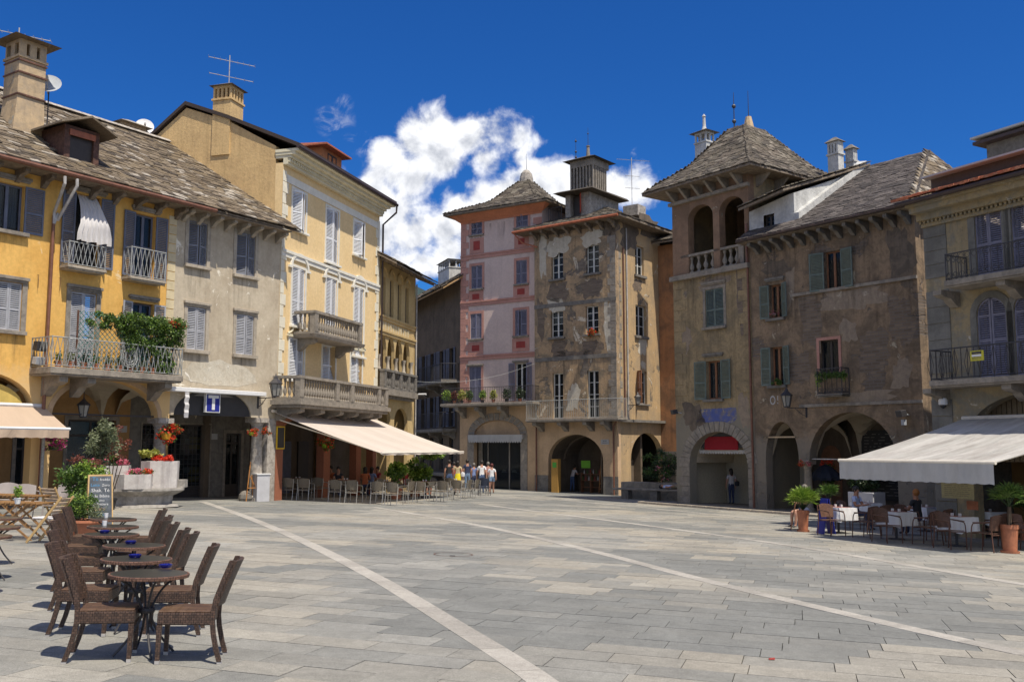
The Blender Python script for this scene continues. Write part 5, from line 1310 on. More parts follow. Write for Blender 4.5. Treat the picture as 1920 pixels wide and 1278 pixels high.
wall(PH, 'ground_floor_wall', M['arcade_ochre'], 0, PLn, zmid-.001, [], [(px0, px1, pzs, pza)])
for i, row in enumerate(pw):
    for j, r in enumerate(row):
        W_(PH, r, 'closed' if not (i == 3 and j == 1) else 'open', M['shut_lilac'], M['frame_white'], trim=M['stone'], sill=.1 if i < 3 else 0, ajar=(0, 8)[j] if i != 2 else (3, 22)[j], leaves=(165, 172), bars=0, lintel=.16 if i == 3 else 0)
        q = .17; x0, x1, z0, z1 = r; mb = MB()
        mb.box(x0-q, -.02, z0-.1, x0-.003, -.001, z1+q); mb.box(x1+.003, -.02, z0-.1, x1+q, -.001, z1+q); mb.box(x0-.002, -.02, z1+.003, x1+.002, -.001, z1+q); mb.build('window_border', M['pinkband'], PH)
for row in pr:
    for (x0, x1, z0, z1) in row:
        mb = MB(); mb.box(x0, -.026, z0, x1, -.0195, z1); mb.build('red_panel', M['redpanel'], PH)
        mb = MB(); mb.box(x0-.3, -.019, z0-.22, x1+.3, -.001, z1+.2); mb.build('panel_border', M['pinkband'], PH)
for y in (476, 565, 668):
    z = fP.at(930, y)[1]; mb = MB(); mb.box(0, -.05, z-.16, PLn, -.0205, z+.16); mb.box(0, -.09, z+.05, PLn, -.051, z+.12); mb.build('string_course', M['pinkband'], PH)
z = fP.at(930, 405)[1]
mb = MB(); mb.box(0, -.05, z-.25, PLn+.02, -.028, pez-.2); mb.hexa([(-.06,-.06,pez-.5),(PLn+.06,-.06,pez-.5),(PLn+.06,-.001,pez-.5),(-.06,-.001,pez-.5),(-.7,-.68,pez-.02),(PLn+.7,-.68,pez-.02),(PLn+.7,-.001,pez-.02),(-.7,-.001,pez-.02)]); mb.build('cornice', M['salmon'], PH)
quoins(PH, M['pinkband'], 0, zmid+.1, pez-.7, .42, .62, .42, .03, 1, name='quoin')
quoins(PH, M['pinkband'], PLn, fP.at(1000, 470)[1], pez-.7, .42, .62, .42, .03, -1, name='quoin')
shell(PH, M['pink'], 0, PLn, 6.4, pez-.1)
bx0, bz = fP.at(826, 757, -1.1); bx1 = fP.at(1000, 750, -1.1)[0]; bzt = fP.at(900, 726, -1.1)[1]
pb = balcony(PH, bx0, bx1, bz, 1.15, bzt-bz, 'bars', M['iron'], .16, M['stone'], corb=(.4, 1.9, 3.6), gap=.13, ch=.7)
# voussoirs of the shop arch, infill, awning box and shop window
def voussoirs(root, x0, x1, zs, za, thick, n, mat, proj=.03, tw=0, name='voussoir'):
    a = arc(x0, x1, zs, za, n); b = arc(x0-thick, x1+thick, zs, za+thick*.9, n)
    for i in range(n):
        mb = MB(); g_ = .06
        def mixp(p, q, t): return (p[0]+(q[0]-p[0])*t, p[1]+(q[1]-p[1])*t)
        a0, a1, b0, b1 = mixp(a[i], a[i+1], g_), mixp(a[i], a[i+1], 1-g_), mixp(b[i], b[i+1], g_), mixp(b[i], b[i+1], 1-g_)
        mb.hexa([(a0[0],-proj,a0[1]),(a1[0],-proj,a1[1]),(a1[0],-.002,a1[1]),(a0[0],-.002,a0[1]),(b0[0],-proj,b0[1]),(b1[0],-proj,b1[1]),(b1[0],-.002,b1[1]),(b0[0],-.002,b0[1])]); mb.build(name, mat, root, bevel=.01)
voussoirs(PH, px0+.02, px1-.02, pzs, pza, .5, 15, M['stone'])
mb = MB(); mb.prism(arc(px0, px1, pzs-.02, pza-.02, 16), .15, .2); mb.build('lunette_infill', M['arcade_ochre'], PH)
for a, b in ((px0-.5, px0-.01), (px1+.01, px1+.5)): mb = MB(); mb.box(a, -.03, -1, b, -.002, pzs-.01); mb.build('stone_jamb', M['stone'], PH)
mb = MB(); mb.box(px0, .5, -1, px0+.3, .8, pzs); mb.box(px1-.3, .5, -1, px1, .8, pzs); mb.box(px0+.7, .5, -1, px0+.76, .6, pzs); mb.box(px0+2.3, .5, -1, px0+2.38, .6, pzs); mb.box(px0+.3, .5, pzs-.35, px1-.3, .62, pzs-.25)
so_ = mb.build('shop_front', M['stone'], PH)
mb = MB(); mb.box(px0+.3, .55, -.9, px1-.3, .56, pzs-.36); mb.build('pane', M['glass'], so_)
mb = MB(); mb.box(px0, 2.2, -1, px1, 2.3, pzs+.1); mb.box(px0, .4, pzs+.02, px1, 2.2, pzs+.1); mb.build('room_shade_box', M['dark'], so_)
for i in range(3):
    x = px0+1.0+i*.75; mb = MB(); mb.prism([(x-.22, .95), (x+.22, .95), (x+.1, 1.12), (x, 1.16), (x-.1, 1.12)], .8, .84); mb.build('display_shade', M['plate'], so_)
aw = thing('shop_awning_box', 'small closed grey awning with scalloped edge over the shop window under the pink house', 'awning', fP.w(px0-.3, -.05, pzs-.3), fP.rz)
mb = MB(); mb.box(0, -.22, 0, px1-px0+.6, .04, .28); mb.build('cassette', M['valgrey'], aw)
mb = MB(); L = px1-px0+.5; n = 22
for i in range(n):
    a = arc(.05+L*i/n, .05+L*(i+1)/n, 0, -.14, 5); mb.prism([(x, z-.08) for x, z in a]+[(.05+L*(i+1)/n, -.001), (.05+L*i/n, -.001)], -.24, -.225)
mb.build('scalloped_valance', M['valgrey'], aw)
# pyramid roof with a lumpy stone cap
cxp, cyp = PLn/2, 3.2; zap = fP.at(983, 343, cyp)[1]
E4 = [(-.85, -.85), (PLn+.85, -.85), (PLn+.85, 7.2), (-.85, 7.2)]; T4 = [(cxp-.35, cyp-.35), (cxp+.35, cyp-.35), (cxp+.35, cyp+.35), (cxp-.35, cyp+.35)]
M4_ = [(a[0]+(b[0]-a[0])*.62, a[1]+(b[1]-a[1])*.62) for a, b in zip(E4, T4)]; zm = pez+(zap-pez)*.42
def pyramid(F, root, E4, M4_, T4, ze, zm, zt, mat, row, wid, keep, base):
    mb = MB()
    vs = [(x, y, ze) for x, y in E4]+[(x, y, zm) for x, y in M4_]+[(x, y, zt) for x, y in T4]
    mb.add(vs+[(x, y, ze-.10) for x, y in E4], [(i, (i+1) % 4, 4+(i+1) % 4, 4+i) for i in range(4)]+[(4+i, 4+(i+1) % 4, 8+(i+1) % 4, 8+i) for i in range(4)]+[(8, 9, 10, 11), (15, 14, 13, 12)]+[(i, 12+i, 12+(i+1) % 4, (i+1) % 4) for i in range(4)])
    ro = mb.build('roof', base, root)
    for i in range(4):
        j = (i+1) % 4; kp = keep if i in (0, 1) else 0
        slates(F, ro, (*E4[i], ze), (*E4[j], ze), (*M4_[i], zm), (*M4_[j], zm), mat, row, wid, keep=kp, mess=1.4)
        slates(F, ro, (*M4_[i], zm), (*M4_[j], zm), (*T4[i], zt), (*T4[j], zt), mat, row, wid, keep=kp//2, mess=1.4)
    return ro
ro = pyramid(fP, PH, E4, M4_, T4, pez, zm, zap, M['slateB'], .17, .36, 80, M['woodbeam'])
mb = MB(); mb.lathe([(.48, -.1), (.46, .25), (.38, .6), (.2, .82), (.02, .9)], (cxp, cyp, zap), 10); mb.build('roof_cap', M['column'], PH)
finial('lightning_rod', 'thin lightning rod on the rounded cap of the pink house roof', 'lightning rod', fP.w(cxp, cyp, zap+.85), 1.15, .02)

# ---------------- old brown corner house
GZ = fG.at(1058, 419, -.75)[1]; LG = 5.88; LR = fR.at(1240, 640)[0]; dgr = fR.g-fG.g
GHs = fG.root('brown_corner_house', 'old peeling brown corner house with iron balcony, flower pot and lantern roof', 'building')
gw = [fG.rect(1034, 1056, 469, 523), fG.rect(1099, 1123, 458, 512), fG.rect(1033, 1056, 582, 632), fG.rect(1098, 1122, 573, 626), fG.rect(1036, 1056, 699, 785), fG.rect(1101, 1123, 694, 784)]
ga = (fG.at(1028, 862)[0], fG.at(1131, 862)[0], fG.at(1080, 862)[1], fG.at(1080, 814)[1])
zg2 = fG.at(1080, 790)[1]
wall(GHs, 'wall', M['brown'], 0, LG, GZ-.1, [rect_path(r) for r in gw], z0=zg2)
wall(GHs, 'ground_floor_wall', M['arcade_ochre'], 0, LG, zg2-.001, [], [ga])
mb = MB(); z = fG.at(1010, 890)[1]; mb.box(0, -.03, -1, ga[0]-.003, -.002, z); mb.box(ga[1]+.003, -.03, -1, LG+.03, -.002, z); mb.build('plinth', M['darkstone'], GHs)
for i, r in enumerate(gw):
    W_(GHs, r, 'glass', None, M['frame_white'], trim=M['darkstone'], sill=.13 if i < 4 else 0, bars=3, cur=(M['curtain'], [(.08, .46), (.54, .92)], .05) if i in (2, 3) else None)
# the right facade is a second child frame of the same house
rw = [fR.rect(1191, 1207, 462, 516), fR.rect(1192, 1211, 573, 630), fR.rect(1195, 1213, 696, 757)]
RF = fR.root('brown_house_side_wing', 'sunlit ochre right hand side of the old brown corner house with two drainpipes', 'building')
ra = (fR.at(1183, 850)[0], fR.at(1243, 850)[0], fR.at(1210, 860)[1], fR.at(1210, 811)[1])
wall(RF, 'wall', M['brownR'], 0.002, LR, GZ-.1-dgr, [rect_path(r) for r in rw], [ra])
W_(RF, rw[0], 'glass', None, M['frame_white'], trim=M['darkstone'], sill=.16, bars=2); W_(RF, rw[1], 'glass', None, M['frame_white'], trim=M['darkstone'], sill=.16, bars=2, cur=(M['curtain'], [(.08, .46), (.54, .92)], .05))
W_(RF, rw[2], 'open', M['frame_wood'], M['frame_white'], trim=M['darkstone'], sill=.1, bars=2, leaves=(120, None))
for px in (1170, 1176):
    x = fR.at(px, 600, -.06)[0]; pipe(RF, M['zinc' if px > 1172 else 'copper'], [(x, -.07, GZ-.3-(1.2 if px < 1172 else 0)), (x, -.07, 4.3)], .045)
quoins(RF, M['stone'], .005, zg2+.3, GZ-1.6, .42, .6, .42, .012, 1, jit=.01)
quoins(GHs, M['stone'], LG, zg2+.3, GZ-1.0, .42, .55, .38, .012, -1, jit=.01)
for y in (565, 668): 
    z = fG.at(1100, y)[1]; mb = MB(); mb.box(0, -.03, z-.14, LG+.03, -.013, z+.1); mb.build('string_course', M['darkstone'], GHs)
mb = MB(); mb.box(0, -.35, 4.15, LR, -.003, 4.3); mb.build('ledge', M['darkstone'], RF)
mb = MB(); mb.box(0, 3.2, -1, LG-.4, 3.4, zg2); mb.build('arcade_back_wall', M['shadewall'], GHs); vault(GHs, M['shadewall'], ga[0], ga[1], ga[2], ga[3], .35, 3.2, rib=(1.6,)); mb = MB(); mb.box(ga[0]-.1, .352, -1, ga[0]-.001, 3.19, ga[2]); mb.box(ga[1]+.001, .352, -1, ga[1]+.1, 3.19, ga[2]); mb.build('arch_jamb', M['shadewall'], GHs)
mb = MB(); mb.box(ga[0], .35, zg2-.2, ga[1], 3.2, zg2-.1); mb.box(0, 9.0, -1, LG, 9.2, GZ-.2); mb.box(-.02, .36, -1, .25, 9, GZ-.1); mb.build('rear_wall', M['shadewall'], GHs)
mb = MB(); mb.box(ra[0]-.3, 1.8, -1, LR, 1.9, 4.2); mb.box(ra[0]-.2, .352, -1, ra[0]-.05, 1.8, 4.2); mb.build('arcade_back_wall', M['shadewall'], RF)
bx0, bz = fG.at(986, 786, -1.0); bx1 = fG.at(1160, 786, -1.0)[0]; bzt = fG.at(1070, 749, -1.0)[1]
gb = balcony(GHs, bx0, bx1, bz, 1.05, bzt-bz, 'bars', M['irongrey'], .13, M['stone'], corb=(.6, 2.4, 4.2, 5.4), gap=.13, ch=.55)
for px in (1006, 1151):
    x = fG.at(px, 850, -.1)[0]; pipe(GHs, M['copper'], [(x+(.3 if px > 1100 else -.3), -.1, zg2+.1), (x, -.12, zg2-.3), (x, -.12, -.6)], .05)
def patch(F, root, px, py, w, h, mat, seed, name='render_patch', y=-.006):
    rn = random.Random(seed); x, z = F.at(px, py); n = 26; ph = [rn.uniform(0, 6) for _ in range(4)]
    pts = []
    for i in range(n):
        a = 2*pi*i/n; r = 1+.16*sin(2*a+ph[0])+.12*sin(5*a+ph[1])+.10*sin(9*a+ph[2])+rn.uniform(-.08, .08); c, s = cos(a), sin(a)
        k = 1/max(abs(c), abs(s))**.6; pts.append((x+c*r*k*w/2, y, z+s*r*k*h/2))
    q = MB(); q.add(pts, [tuple(range(n))]); q.build(name, mat, root)
for px, py, w, h, mt, sd in ((1046, 462, 1.6, 1.2, 'fresco', 1), (1110, 446, 1.5, .9, 'fresco', 2), (1046, 548, 1.3, 1.3, 'bricks', 3), (1110, 540, 1.3, 1.2, 'bricks', 4), (1042, 572, 1.3, .8, 'fresco', 5), (1048, 655, 1.2, 1.2, 'bricks', 6), (1112, 650, 1.3, .9, 'bricks', 7), (1018, 475, .5, 3.2, 'fresco', 8), (1014, 600, .5, 2.5, 'bricks', 9), (1148, 440, .5, 1.6, 'bricks', 10), (1080, 665, 2.6, .5, 'bricks', 11), (1140, 610, .5, 3.0, 'fresco', 12), (1060, 425, 4.2, .8, 'smoke', 13), (1145, 422, 1.2, 1.2, 'smoke', 14), (1075, 745, .9, 1.4, 'fresco', 15)):
    patch(fG, GHs, px, py, w, h, M[mt], sd)
for px, py, w, h, mt, sd in ((1195, 535, .9, .8, 'bricks', 21), (1205, 648, 1.0, 1.0, 'fresco', 22), (1180, 440, 2.0, 1.6, 'smoke', 23), (1215, 425, 2.6, 1.2, 'smoke', 24), (1206, 684, .5, .5, 'fresco', 25)):
    patch(fR, RF, px, py, w, h, M[mt], sd)
# the side facade belongs to the same house
for c in list(RF.children):
    c.parent = GHs; bpy.context.view_layer.update()
    c.matrix_parent_inverse = GHs.matrix_world.inverted() @ (Matrix.Translation(fR.w(0, 0, 0)) @ Matrix.Rotation(fR.rz, 4, 'Z'))
bpy.data.objects.remove(RF)
# roof with hips
e = .85; xl, xr, yf, yb = -1.05, LG+.85, -.8, 8.8
mid = (xl+xr)/2; rise = 1.75; rz_ = GZ+rise
mb = MB(); V = [(xl, yf, GZ), (xr, yf, GZ), (xr, yb, GZ), (xl, yb, GZ), (mid, 3.4, rz_), (mid, 8.0, rz_)]
mb.add(V+[(x, y, z-.12) for x, y, z in V[:4]], [(0, 1, 4), (1, 2, 5, 4), (2, 3, 5), (3, 0, 4, 5), (9, 8, 7, 6), (0, 6, 7, 1), (1, 7, 8, 2), (2, 8, 9, 3), (3, 9, 6, 0)])
gro = mb.build('roof', M['woodbeam'], GHs)
slates(fG, gro, (xl, yf, GZ+.02), (xr, yf, GZ+.02), (mid-.05, 3.4, rz_+.02), (mid+.05, 3.4, rz_+.02), M['slateB'], .18, .36, keep=140, mess=1.5)
slates(fG, gro, (xr, yf, GZ+.02), (xr, yb, GZ+.02), (mid, 3.4, rz_+.02), (mid, 8.0, rz_+.02), M['slateB'], .18, .36, keep=140, mess=1.5)
mb = MB(); mb.tube([(xl, yf-.1, GZ-.05), (xr-.1, yf-.1, GZ-.05)], .08, 8); mb.tube([(xl+.1, yf-.1, GZ-.1), (xl+.5, -.5, GZ-.7), (.3, -.1, GZ-1.0)], .05, 6); mb.build('gutter', M['orangepipe'], GHs)
eave_rafters(GHs, .2, LG, 8, .7, GZ-.13, M['woodbeam'], h=.2, w=.16, carved=True)
# roof terrace dormer and lantern chimney
def gl(px, py, k): x, z = fG.at(px, py, k); return x, z
dk = 1.0; x0, z0 = gl(1064, 404, dk); x1 = gl(1108, 404, dk)[0]; zt = gl(1085, 362, dk)[1]
mb = MB(); mb.box(x0-.15, dk, GZ, x0+.22, dk+3, zt); mb.box(x0+1.0, dk, GZ, x0+1.35, dk+3, zt); mb.box(x0+.22, dk+.5, GZ, x0+1.0, dk+.6, zt)
mb.hexa([(x0+1.35,dk+.01,GZ),(x0+1.6,dk+.01,GZ),(x0+1.6,dk+3.4,GZ),(x0+1.35,dk+3.4,GZ),(x0+1.35,dk+.01,zt),(x0+1.6,dk+.01,zt),(x0+1.6,dk+3.4,zt),(x0+1.35,dk+3.4,zt)])
gd = mb.build('roof_door_dormer', M['column'], GHs)
mb = MB(); mb.box(x0+.25, dk+.3, z0-.2, x0+.95, dk+.34, zt-.1); mb.build('door', M['frame_dark'], gd)
mb = louvre_mb(.36, zt-z0-.1); o = mb.build('shutter', fabric('red_shutter_paint', (.42, .05, .02)), gd); o.location = (x0+.98, dk-.02, z0); o.rotation_euler = (0, 0, radians(-50))
railing(gd, M['iron'], [(x0-1.1, dk+.6), (x0-1.1, dk-.5), (x0-.1, dk-.5)], z0-.35, z0+.5, gap=.16)
mb = MB(); a, b = gl(1038, 345, dk-.8)[0], x0+2.3
mb.hexa([(a,dk-.9,zt-.02),(b,dk-.7,zt-.02),(b,dk+3.6,zt-.02),(a,dk+3.6,zt-.02),(a+.25,dk-.7,zt+.08),(b-.1,dk-.6,zt+.08),(b-.1,dk+3.5,zt+.12),(a+.25,dk+3.5,zt+.12)])
mb.hexa([(a+.25,dk-.7,zt+.081),(b-.1,dk-.6,zt+.081),(b-.1,dk+3.5,zt+.121),(a+.25,dk+3.5,zt+.121),(x0+.1,dk+.6,zt+.42),(x0+1.5,dk+.6,zt+.42),(x0+1.5,dk+2.6,zt+.42),(x0+.1,dk+2.6,zt+.42)]); mb.build('dormer_roof', M['slateB'], gd)
kk = dk+1.5; lx0, lz0 = gl(1079, 334, kk); lx1 = gl(1137, 340, kk)[0]; lz1 = gl(1108, 302, kk)[1]; lx1 = min(lx1, lx0+1.75)
mb = MB(); lz0 = zt+.40; mb.box(lx0, kk-.6, lz0, lx1, kk+1.2, lz0+.1); mb.box(lx0+.2, kk-.35, lz0+.1, lx1-.2, kk+1.0, lz1-.1); mb.box(lx0, kk-.6, lz1-.45, lx1, kk+1.2, lz1)
for i in range(8):
    x = lx0+.06+(lx1-lx0-.12)*i/7; mb.box(x-.055, kk-.6, lz0+.101, x+.055, kk-.48, lz1-.451)
for i in range(1, 7): y = kk-.5+1.6*i/7; mb.box(lx1-.12, y-.055, lz0+.101, lx1, y+.055, lz1-.451); mb.box(lx0, y-.055, lz0+.101, lx0+.12, y+.055, lz1-.451)
lo = mb.build('lantern_chimney', M['stone'], gd)
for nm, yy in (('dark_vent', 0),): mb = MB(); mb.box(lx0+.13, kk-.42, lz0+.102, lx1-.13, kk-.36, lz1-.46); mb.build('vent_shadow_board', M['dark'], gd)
mb = MB(); e = .35; mb.hexa([(lx0-e,kk-.6-e,lz1+.001),(lx1+e,kk-.6-e,lz1+.001),(lx1+e,kk+1.2+e,lz1+.001),(lx0-e,kk+1.2+e,lz1+.001),(lx0+.5,kk-.1,lz1+.36),(lx1-.5,kk-.1,lz1+.36),(lx1-.5,kk+.7,lz1+.36),(lx0+.5,kk+.7,lz1+.36)]); mb.build('chimney_cap', M['slateB'], gd)
finial('roof_spike', 'ornate iron spike on the left edge of the brown house lantern', 'roof spike', fG.w(lx0+.25, kk-.3, lz1+.1), 1.5, .025, (.25, .6, 1.3))
sp = thing('stone_roof_post', 'short stone post topped by an iron spike above the brown house lantern', 'roof spike', fG.w(lx0+.85, kk+.2, lz1+.3))
mb = MB(); mb.lathe([(.14, 0), (.09, .7), (.12, .75), (.12, .8)], n=8); mb.build('post', M['stone'], sp); mb = MB(); mb.tube([(0, 0, .8), (0, 0, 2.0)], .02, 5, .008); mb.sphere((0, 0, 1.6), .05, 6, 5); mb.build('spike', M['iron'], sp)
x, z = gl(1185, 372, 5.5); antenna(fG.w(x, 5.5, z-.4), 3.1, 'tall tv antenna on thin mast behind the brown house roof', [(3.0, 2.1, 8, .2), (1.9, .9, 5, .15), (1.1, .9, 5, .15)], (1, -.2, 0))
mb = MB(); x, z = gl(1195, 376, 5.5); mb.box(x-.9, 5.2, z-1.0, x+.2, 6.2, z-.3); mb.build('ridge_parapet', M['column'], GHs)

# ---------------- orange wall in the corner
OH = fO.root('orange_house', 'narrow orange plastered wall squeezed between the brown house and the loggia tower', 'building')
mb = MB(); mb.box(0, 0, -1.5, 4.5, 6, GZ-.6); mb.build('wall', M['orange'], OH)
mb = MB(); mb.box(.1, -.05, -1.2, 1.2, -.002, 2.6); mb.build('door_frame', M['darkstone'], OH); mb = MB(); mb.box(.3, -.09, -1.2, 1.0, -.051, 2.4); mb.build('door', M['frame_dark'], OH)
mb = MB(); mb.hexa([(-.2,-.8,GZ-.62),(5,-.8,GZ-.62),(5,5,GZ+1.9),(-.2,5,GZ+1.9),(-.2,-.8,GZ-.5),(5,-.8,GZ-.5),(5,5,GZ+2.02),(-.2,5,GZ+2.02)]); ro = mb.build('roof', M['woodbeam'], OH)
slates(fO, ro, (-.2, -.8, GZ-.48), (5, -.8, GZ-.48), (-.2, 5, GZ+2.04), (5, 5, GZ+2.04), M['slateB'], .27, .42, keep=30, mess=1.4)

# ---------------- loggia tower and dusky house
XT = fH.at(1412, 700)[0]; XI = fH.at(1728, 700)[0]
TW = fH.root('loggia_tower', 'old stone tower house with double arched loggia, pyramid slate roof and red awning arch', 'building')
wt = fH.at(1330, 359)[1]; TZ = fH.at(1320, 330, -1.0)[1]
al = [(fH.at(1290, 430)[0], fH.at(1337, 430)[0], fH.at(1313, 406)[1], fH.at(1313, 383)[1]), (fH.at(1349, 430)[0], fH.at(1396, 430)[0], fH.at(1372, 394)[1], fH.at(1372, 369)[1])]
zlf = fH.at(1340, 512)[1]; zup = fH.at(1340, 508)[1]
zal = (al[0][2]+al[1][2])/2; zaa = (al[0][3]+al[1][3])/2
tw1 = fH.rect(1323, 1357, 541, 612); tw2 = fH.rect(1325, 1352, 676, 748)
wall(TW, 'loggia_wall', M['towerup'], 0, XT, TZ+.1, [arch_path(a[0], a[1], zlf, zal, zaa, 14) for a in al], z0=zup, T=.4)
ta = (fH.at(1293, 850)[0], fH.at(1402, 850)[0], fH.at(1345, 868)[1], fH.at(1345, 809)[1])
wall(TW, 'wall', M['tower'], 0, XT, zup-.002, [rect_path(tw1), rect_path(tw2)], [ta], T=.45)
W_(TW, tw1, 'closed', M['shut_green'], M['shut_green'], trim=M['stone'], sill=.12, lintel=.34, surround=.14)
W_(TW, tw2, 'open', M['shut_green'], M['frame_wood'], trim=M['darkstone'], sill=.12, lintel=.34, leaves=(168, 168), shutw=.62, bars=0, cur=(M['whitecurtain'], [(.5, .62), (.85, 1)], 0))
mb = MB(); mb.box(-.06, -.22, zup-.16, XT+.02, -.003, zup+.06); mb.build('loggia_ledge', M['stone'], TW)
bh = fH.at(1340, 478)[1]-zup-.06
balustrade(TW, .55, XT-.35, .03, zup+.062, max(.95, bh), [.70, (al[0][1]+al[1][0])/2, XT-.5], M['stone'], gap=.34, r=.11, thick=.26)
mb = MB(); xc = (al[0][1]+al[1][0])/2; mb.lathe([(.19, 0), (.16, .12), (.13, .2), (.12, zal-zup-1.4), (.17, zal-zup-1.25), (.21, zal-zup-1.06)], (xc, .2, zup+1.05), 14); mb.build('column', M['stone'], TW, smooth=True)
mb = MB(); mb.box(.4, 4.2, zup, XT-.3, 4.35, TZ); mb.box(.3, .45, zup-.2, XT-.2, 4.3, zup-.05); mb.build('loggia_back_wall', M['towerup'], TW)
mb = MB(); mb.box(1.4, 4.1, zup, 2.0, 4.199, zup+2.0); mb.build('loggia_door', M['frame_dark'], TW)
shell(TW, M['tower'], 0, XT, 7.0, TZ)
mb = MB(); mb.box(.31, .46, 4.4, XT-.31, 7.6, 4.6); mb.box(.31, .46, 8.2, XT-.31, 7.6, 8.3); mb.build('floor_slab', M['shadewall'], TW)
voussoirs(TW, ta[0]+.02, ta[1]-.02, ta[2], ta[3], .52, 21, M['stone'], .035)
for s, (a, b) in enumerate(((ta[0]-.5, ta[0]-.01), (ta[1]+.01, ta[1]+.5))):
    z = -.9; k_ = 0
    while z < ta[2]-.1:
        mb = MB(); mb.box(max(.0, a if k_ % 2 else a-.12*(1-s)), -.03, z+.012, min(XT, b if k_ % 2 else b+.12*s), -.002, z+.43); mb.build('jamb_stone', M['stone'], TW, bevel=.01); z += .44; k_ += 1
quoins(TW, M['tower'], .0, 5.0, zup-.2, .5, .75, .5, .015, 1, jit=.01)
quoins(TW, M['tower'], XT, 5.0, zup-.2, .5, .7, .45, .015, -1, jit=.01)
mb = MB(); r = fH.rect(1305, 1382, 765, 793); rr = random.Random(8)
mb.add([(r[0], -.006, r[2]), (r[0]+.7, -.006, r[2]+.06), (r[0]+1.3, -.006, r[2]-.08), (r[1]-.2, -.006, r[2]+.02), (r[1], -.006, r[2]+.2), (r[1]-.05, -.006, r[3]), (r[0]+.2, -.006, r[3]-.02)], [tuple(range(7))]); mb.build('faded_blue_inscription_field', M['fadedblue'], TW)
# inside the tower arch: pale wall, red awning
mb = MB(); mb.box(.36, 3.0, -1.2, ta[1]+.8, 3.2, 4.4); mb.box(.31, .46, -1.2, .35, 2.99, 4.4); mb.build('arcade_back_wall', fabric('pale_arcade_wall', (.48, .42, .31)), TW)
vault(TW, M['vault'], ta[0], ta[1], ta[2], ta[3], .45, 3.0)
ra_ = fH.rect(1322, 1384, 818, 844, .45); rwn = thing('red_awning', 'dark red awning hung inside the stone arch of the tower', 'awning', fH.w(ta[0]+.05, .5, ra_[2]), fH.rz)
mb = MB(); L = ta[1]-ta[0]-.1; n = 20
zr_ = ta[3]-ra_[2]-.03; hw = (ta[1]-ta[0])/2
za0 = ra_[2]-ta[2]
lp_ = [(x-ta[0]-.05, z-ra_[2]) for x, z in arc(ta[0]+.03, ta[1]-.03, ta[2], ta[3]-.03, 24) if z > ra_[2]]
mb.prism(lp_, -.03, .0); mb.build('canvas', M['charcoal'], rwn)
mb = MB(); x0r, x1r = ra_[0]-ta[0]-.05, ra_[1]-ta[0]-.05; mb.hexa([(x0r,-.10,.02),(x1r,-.10,.02),(x1r,-.031,.02),(x0r,-.031,.02),(x0r,-.06,ra_[3]-ra_[2]),(x1r,-.06,ra_[3]-ra_[2]),(x1r,-.031,ra_[3]-ra_[2]),(x0r,-.031,ra_[3]-ra_[2])]); mb.build('red_panel', M['red_awning'], rwn, bevel=.01)
mb = MB()
for i in range(n):
    a = arc(.1+(L-.2)*i/n, .1+(L-.2)*(i+1)/n, 0, -.10, 5); mb.prism([(x, z-.06) for x, z in a]+[(.1+(L-.2)*(i+1)/n, .018), (.1+(L-.2)*i/n, .018)], -.012, -.002)
mb.build('scalloped_valance', M['valgrey'], rwn)
# eaves: cove, brackets, pyramid roof
mb = MB(); mb.box(-.1, -.18, wt-.25, XT+.1, -.003, wt-.1); mb.build('cornice', M['stone'], TW)
for i in range(6):
    x = .35+(XT-.7)*i/5; mb = MB(); mb.hexa([(x-.07,-.2,TZ-.55),(x+.07,-.2,TZ-.55),(x+.07,-.003,TZ-.62),(x-.07,-.003,TZ-.62),(x-.07,-.85,TZ-.02),(x+.07,-.85,TZ-.02),(x+.08,-.003,TZ-.02),(x-.08,-.003,TZ-.02)]); mb.build('eave_bracket', M['stone'], TW)
for i in range(5):
    y = .6+1.3*i; mb = MB(); mb.hexa([(XT+.2,y-.07,TZ-.55),(XT+.2,y+.07,TZ-.55),(XT+.003,y+.07,TZ-.62),(XT+.003,y-.07,TZ-.62),(XT+.85,y-.07,TZ-.02),(XT+.85,y+.07,TZ-.02),(XT+.003,y+.08,TZ-.02),(XT+.003,y-.08,TZ-.02)]); mb.build('eave_bracket', M['stone'], TW)
cy = 3.0; cxt = fH.at(1399, 246, cy)[0]; E4 = [(-1.0, -1.0), (XT+1.0, -1.0), (XT+1.0, 7.4), (-1.0, 7.4)]
zt = fH.at(1397, 246, cy)[1]; T4 = [(cxt-.45, cy-.7), (cxt+.45, cy-.7), (cxt+.45, cy+.7), (cxt-.45, cy+.7)]
M4_ = [(a[0]+(b[0]-a[0])*.52, a[1]+(b[1]-a[1])*.52) for a, b in zip(E4, T4)]; zm = TZ+(zt-TZ)*.40
pyramid(fH, TW, E4, M4_, T4, TZ, zm, zt, M['slateB'], .165, .34, 150, M['woodbeam'])
finial('roof_spike', 'thin iron spike on the left of the tower roof top', 'roof spike', fH.w(cxt-.3, cy-.5, zt), 1.9, .035, (.45, 1.2))
sp = thing('stone_roof_post', 'tapered stone post with an iron rod on the tower roof top', 'roof spike', fH.w(cxt+.25, cy-.1, zt))
mb = MB(); mb.lathe([(.3, -.1), (.14, .6)], n=8); mb.build('post', M['chimney'], sp); mb = MB(); mb.tube([(0, 0, .6), (0, 0, 1.9)], .022, 5, .01); mb.build('spike', M['iron'], sp)
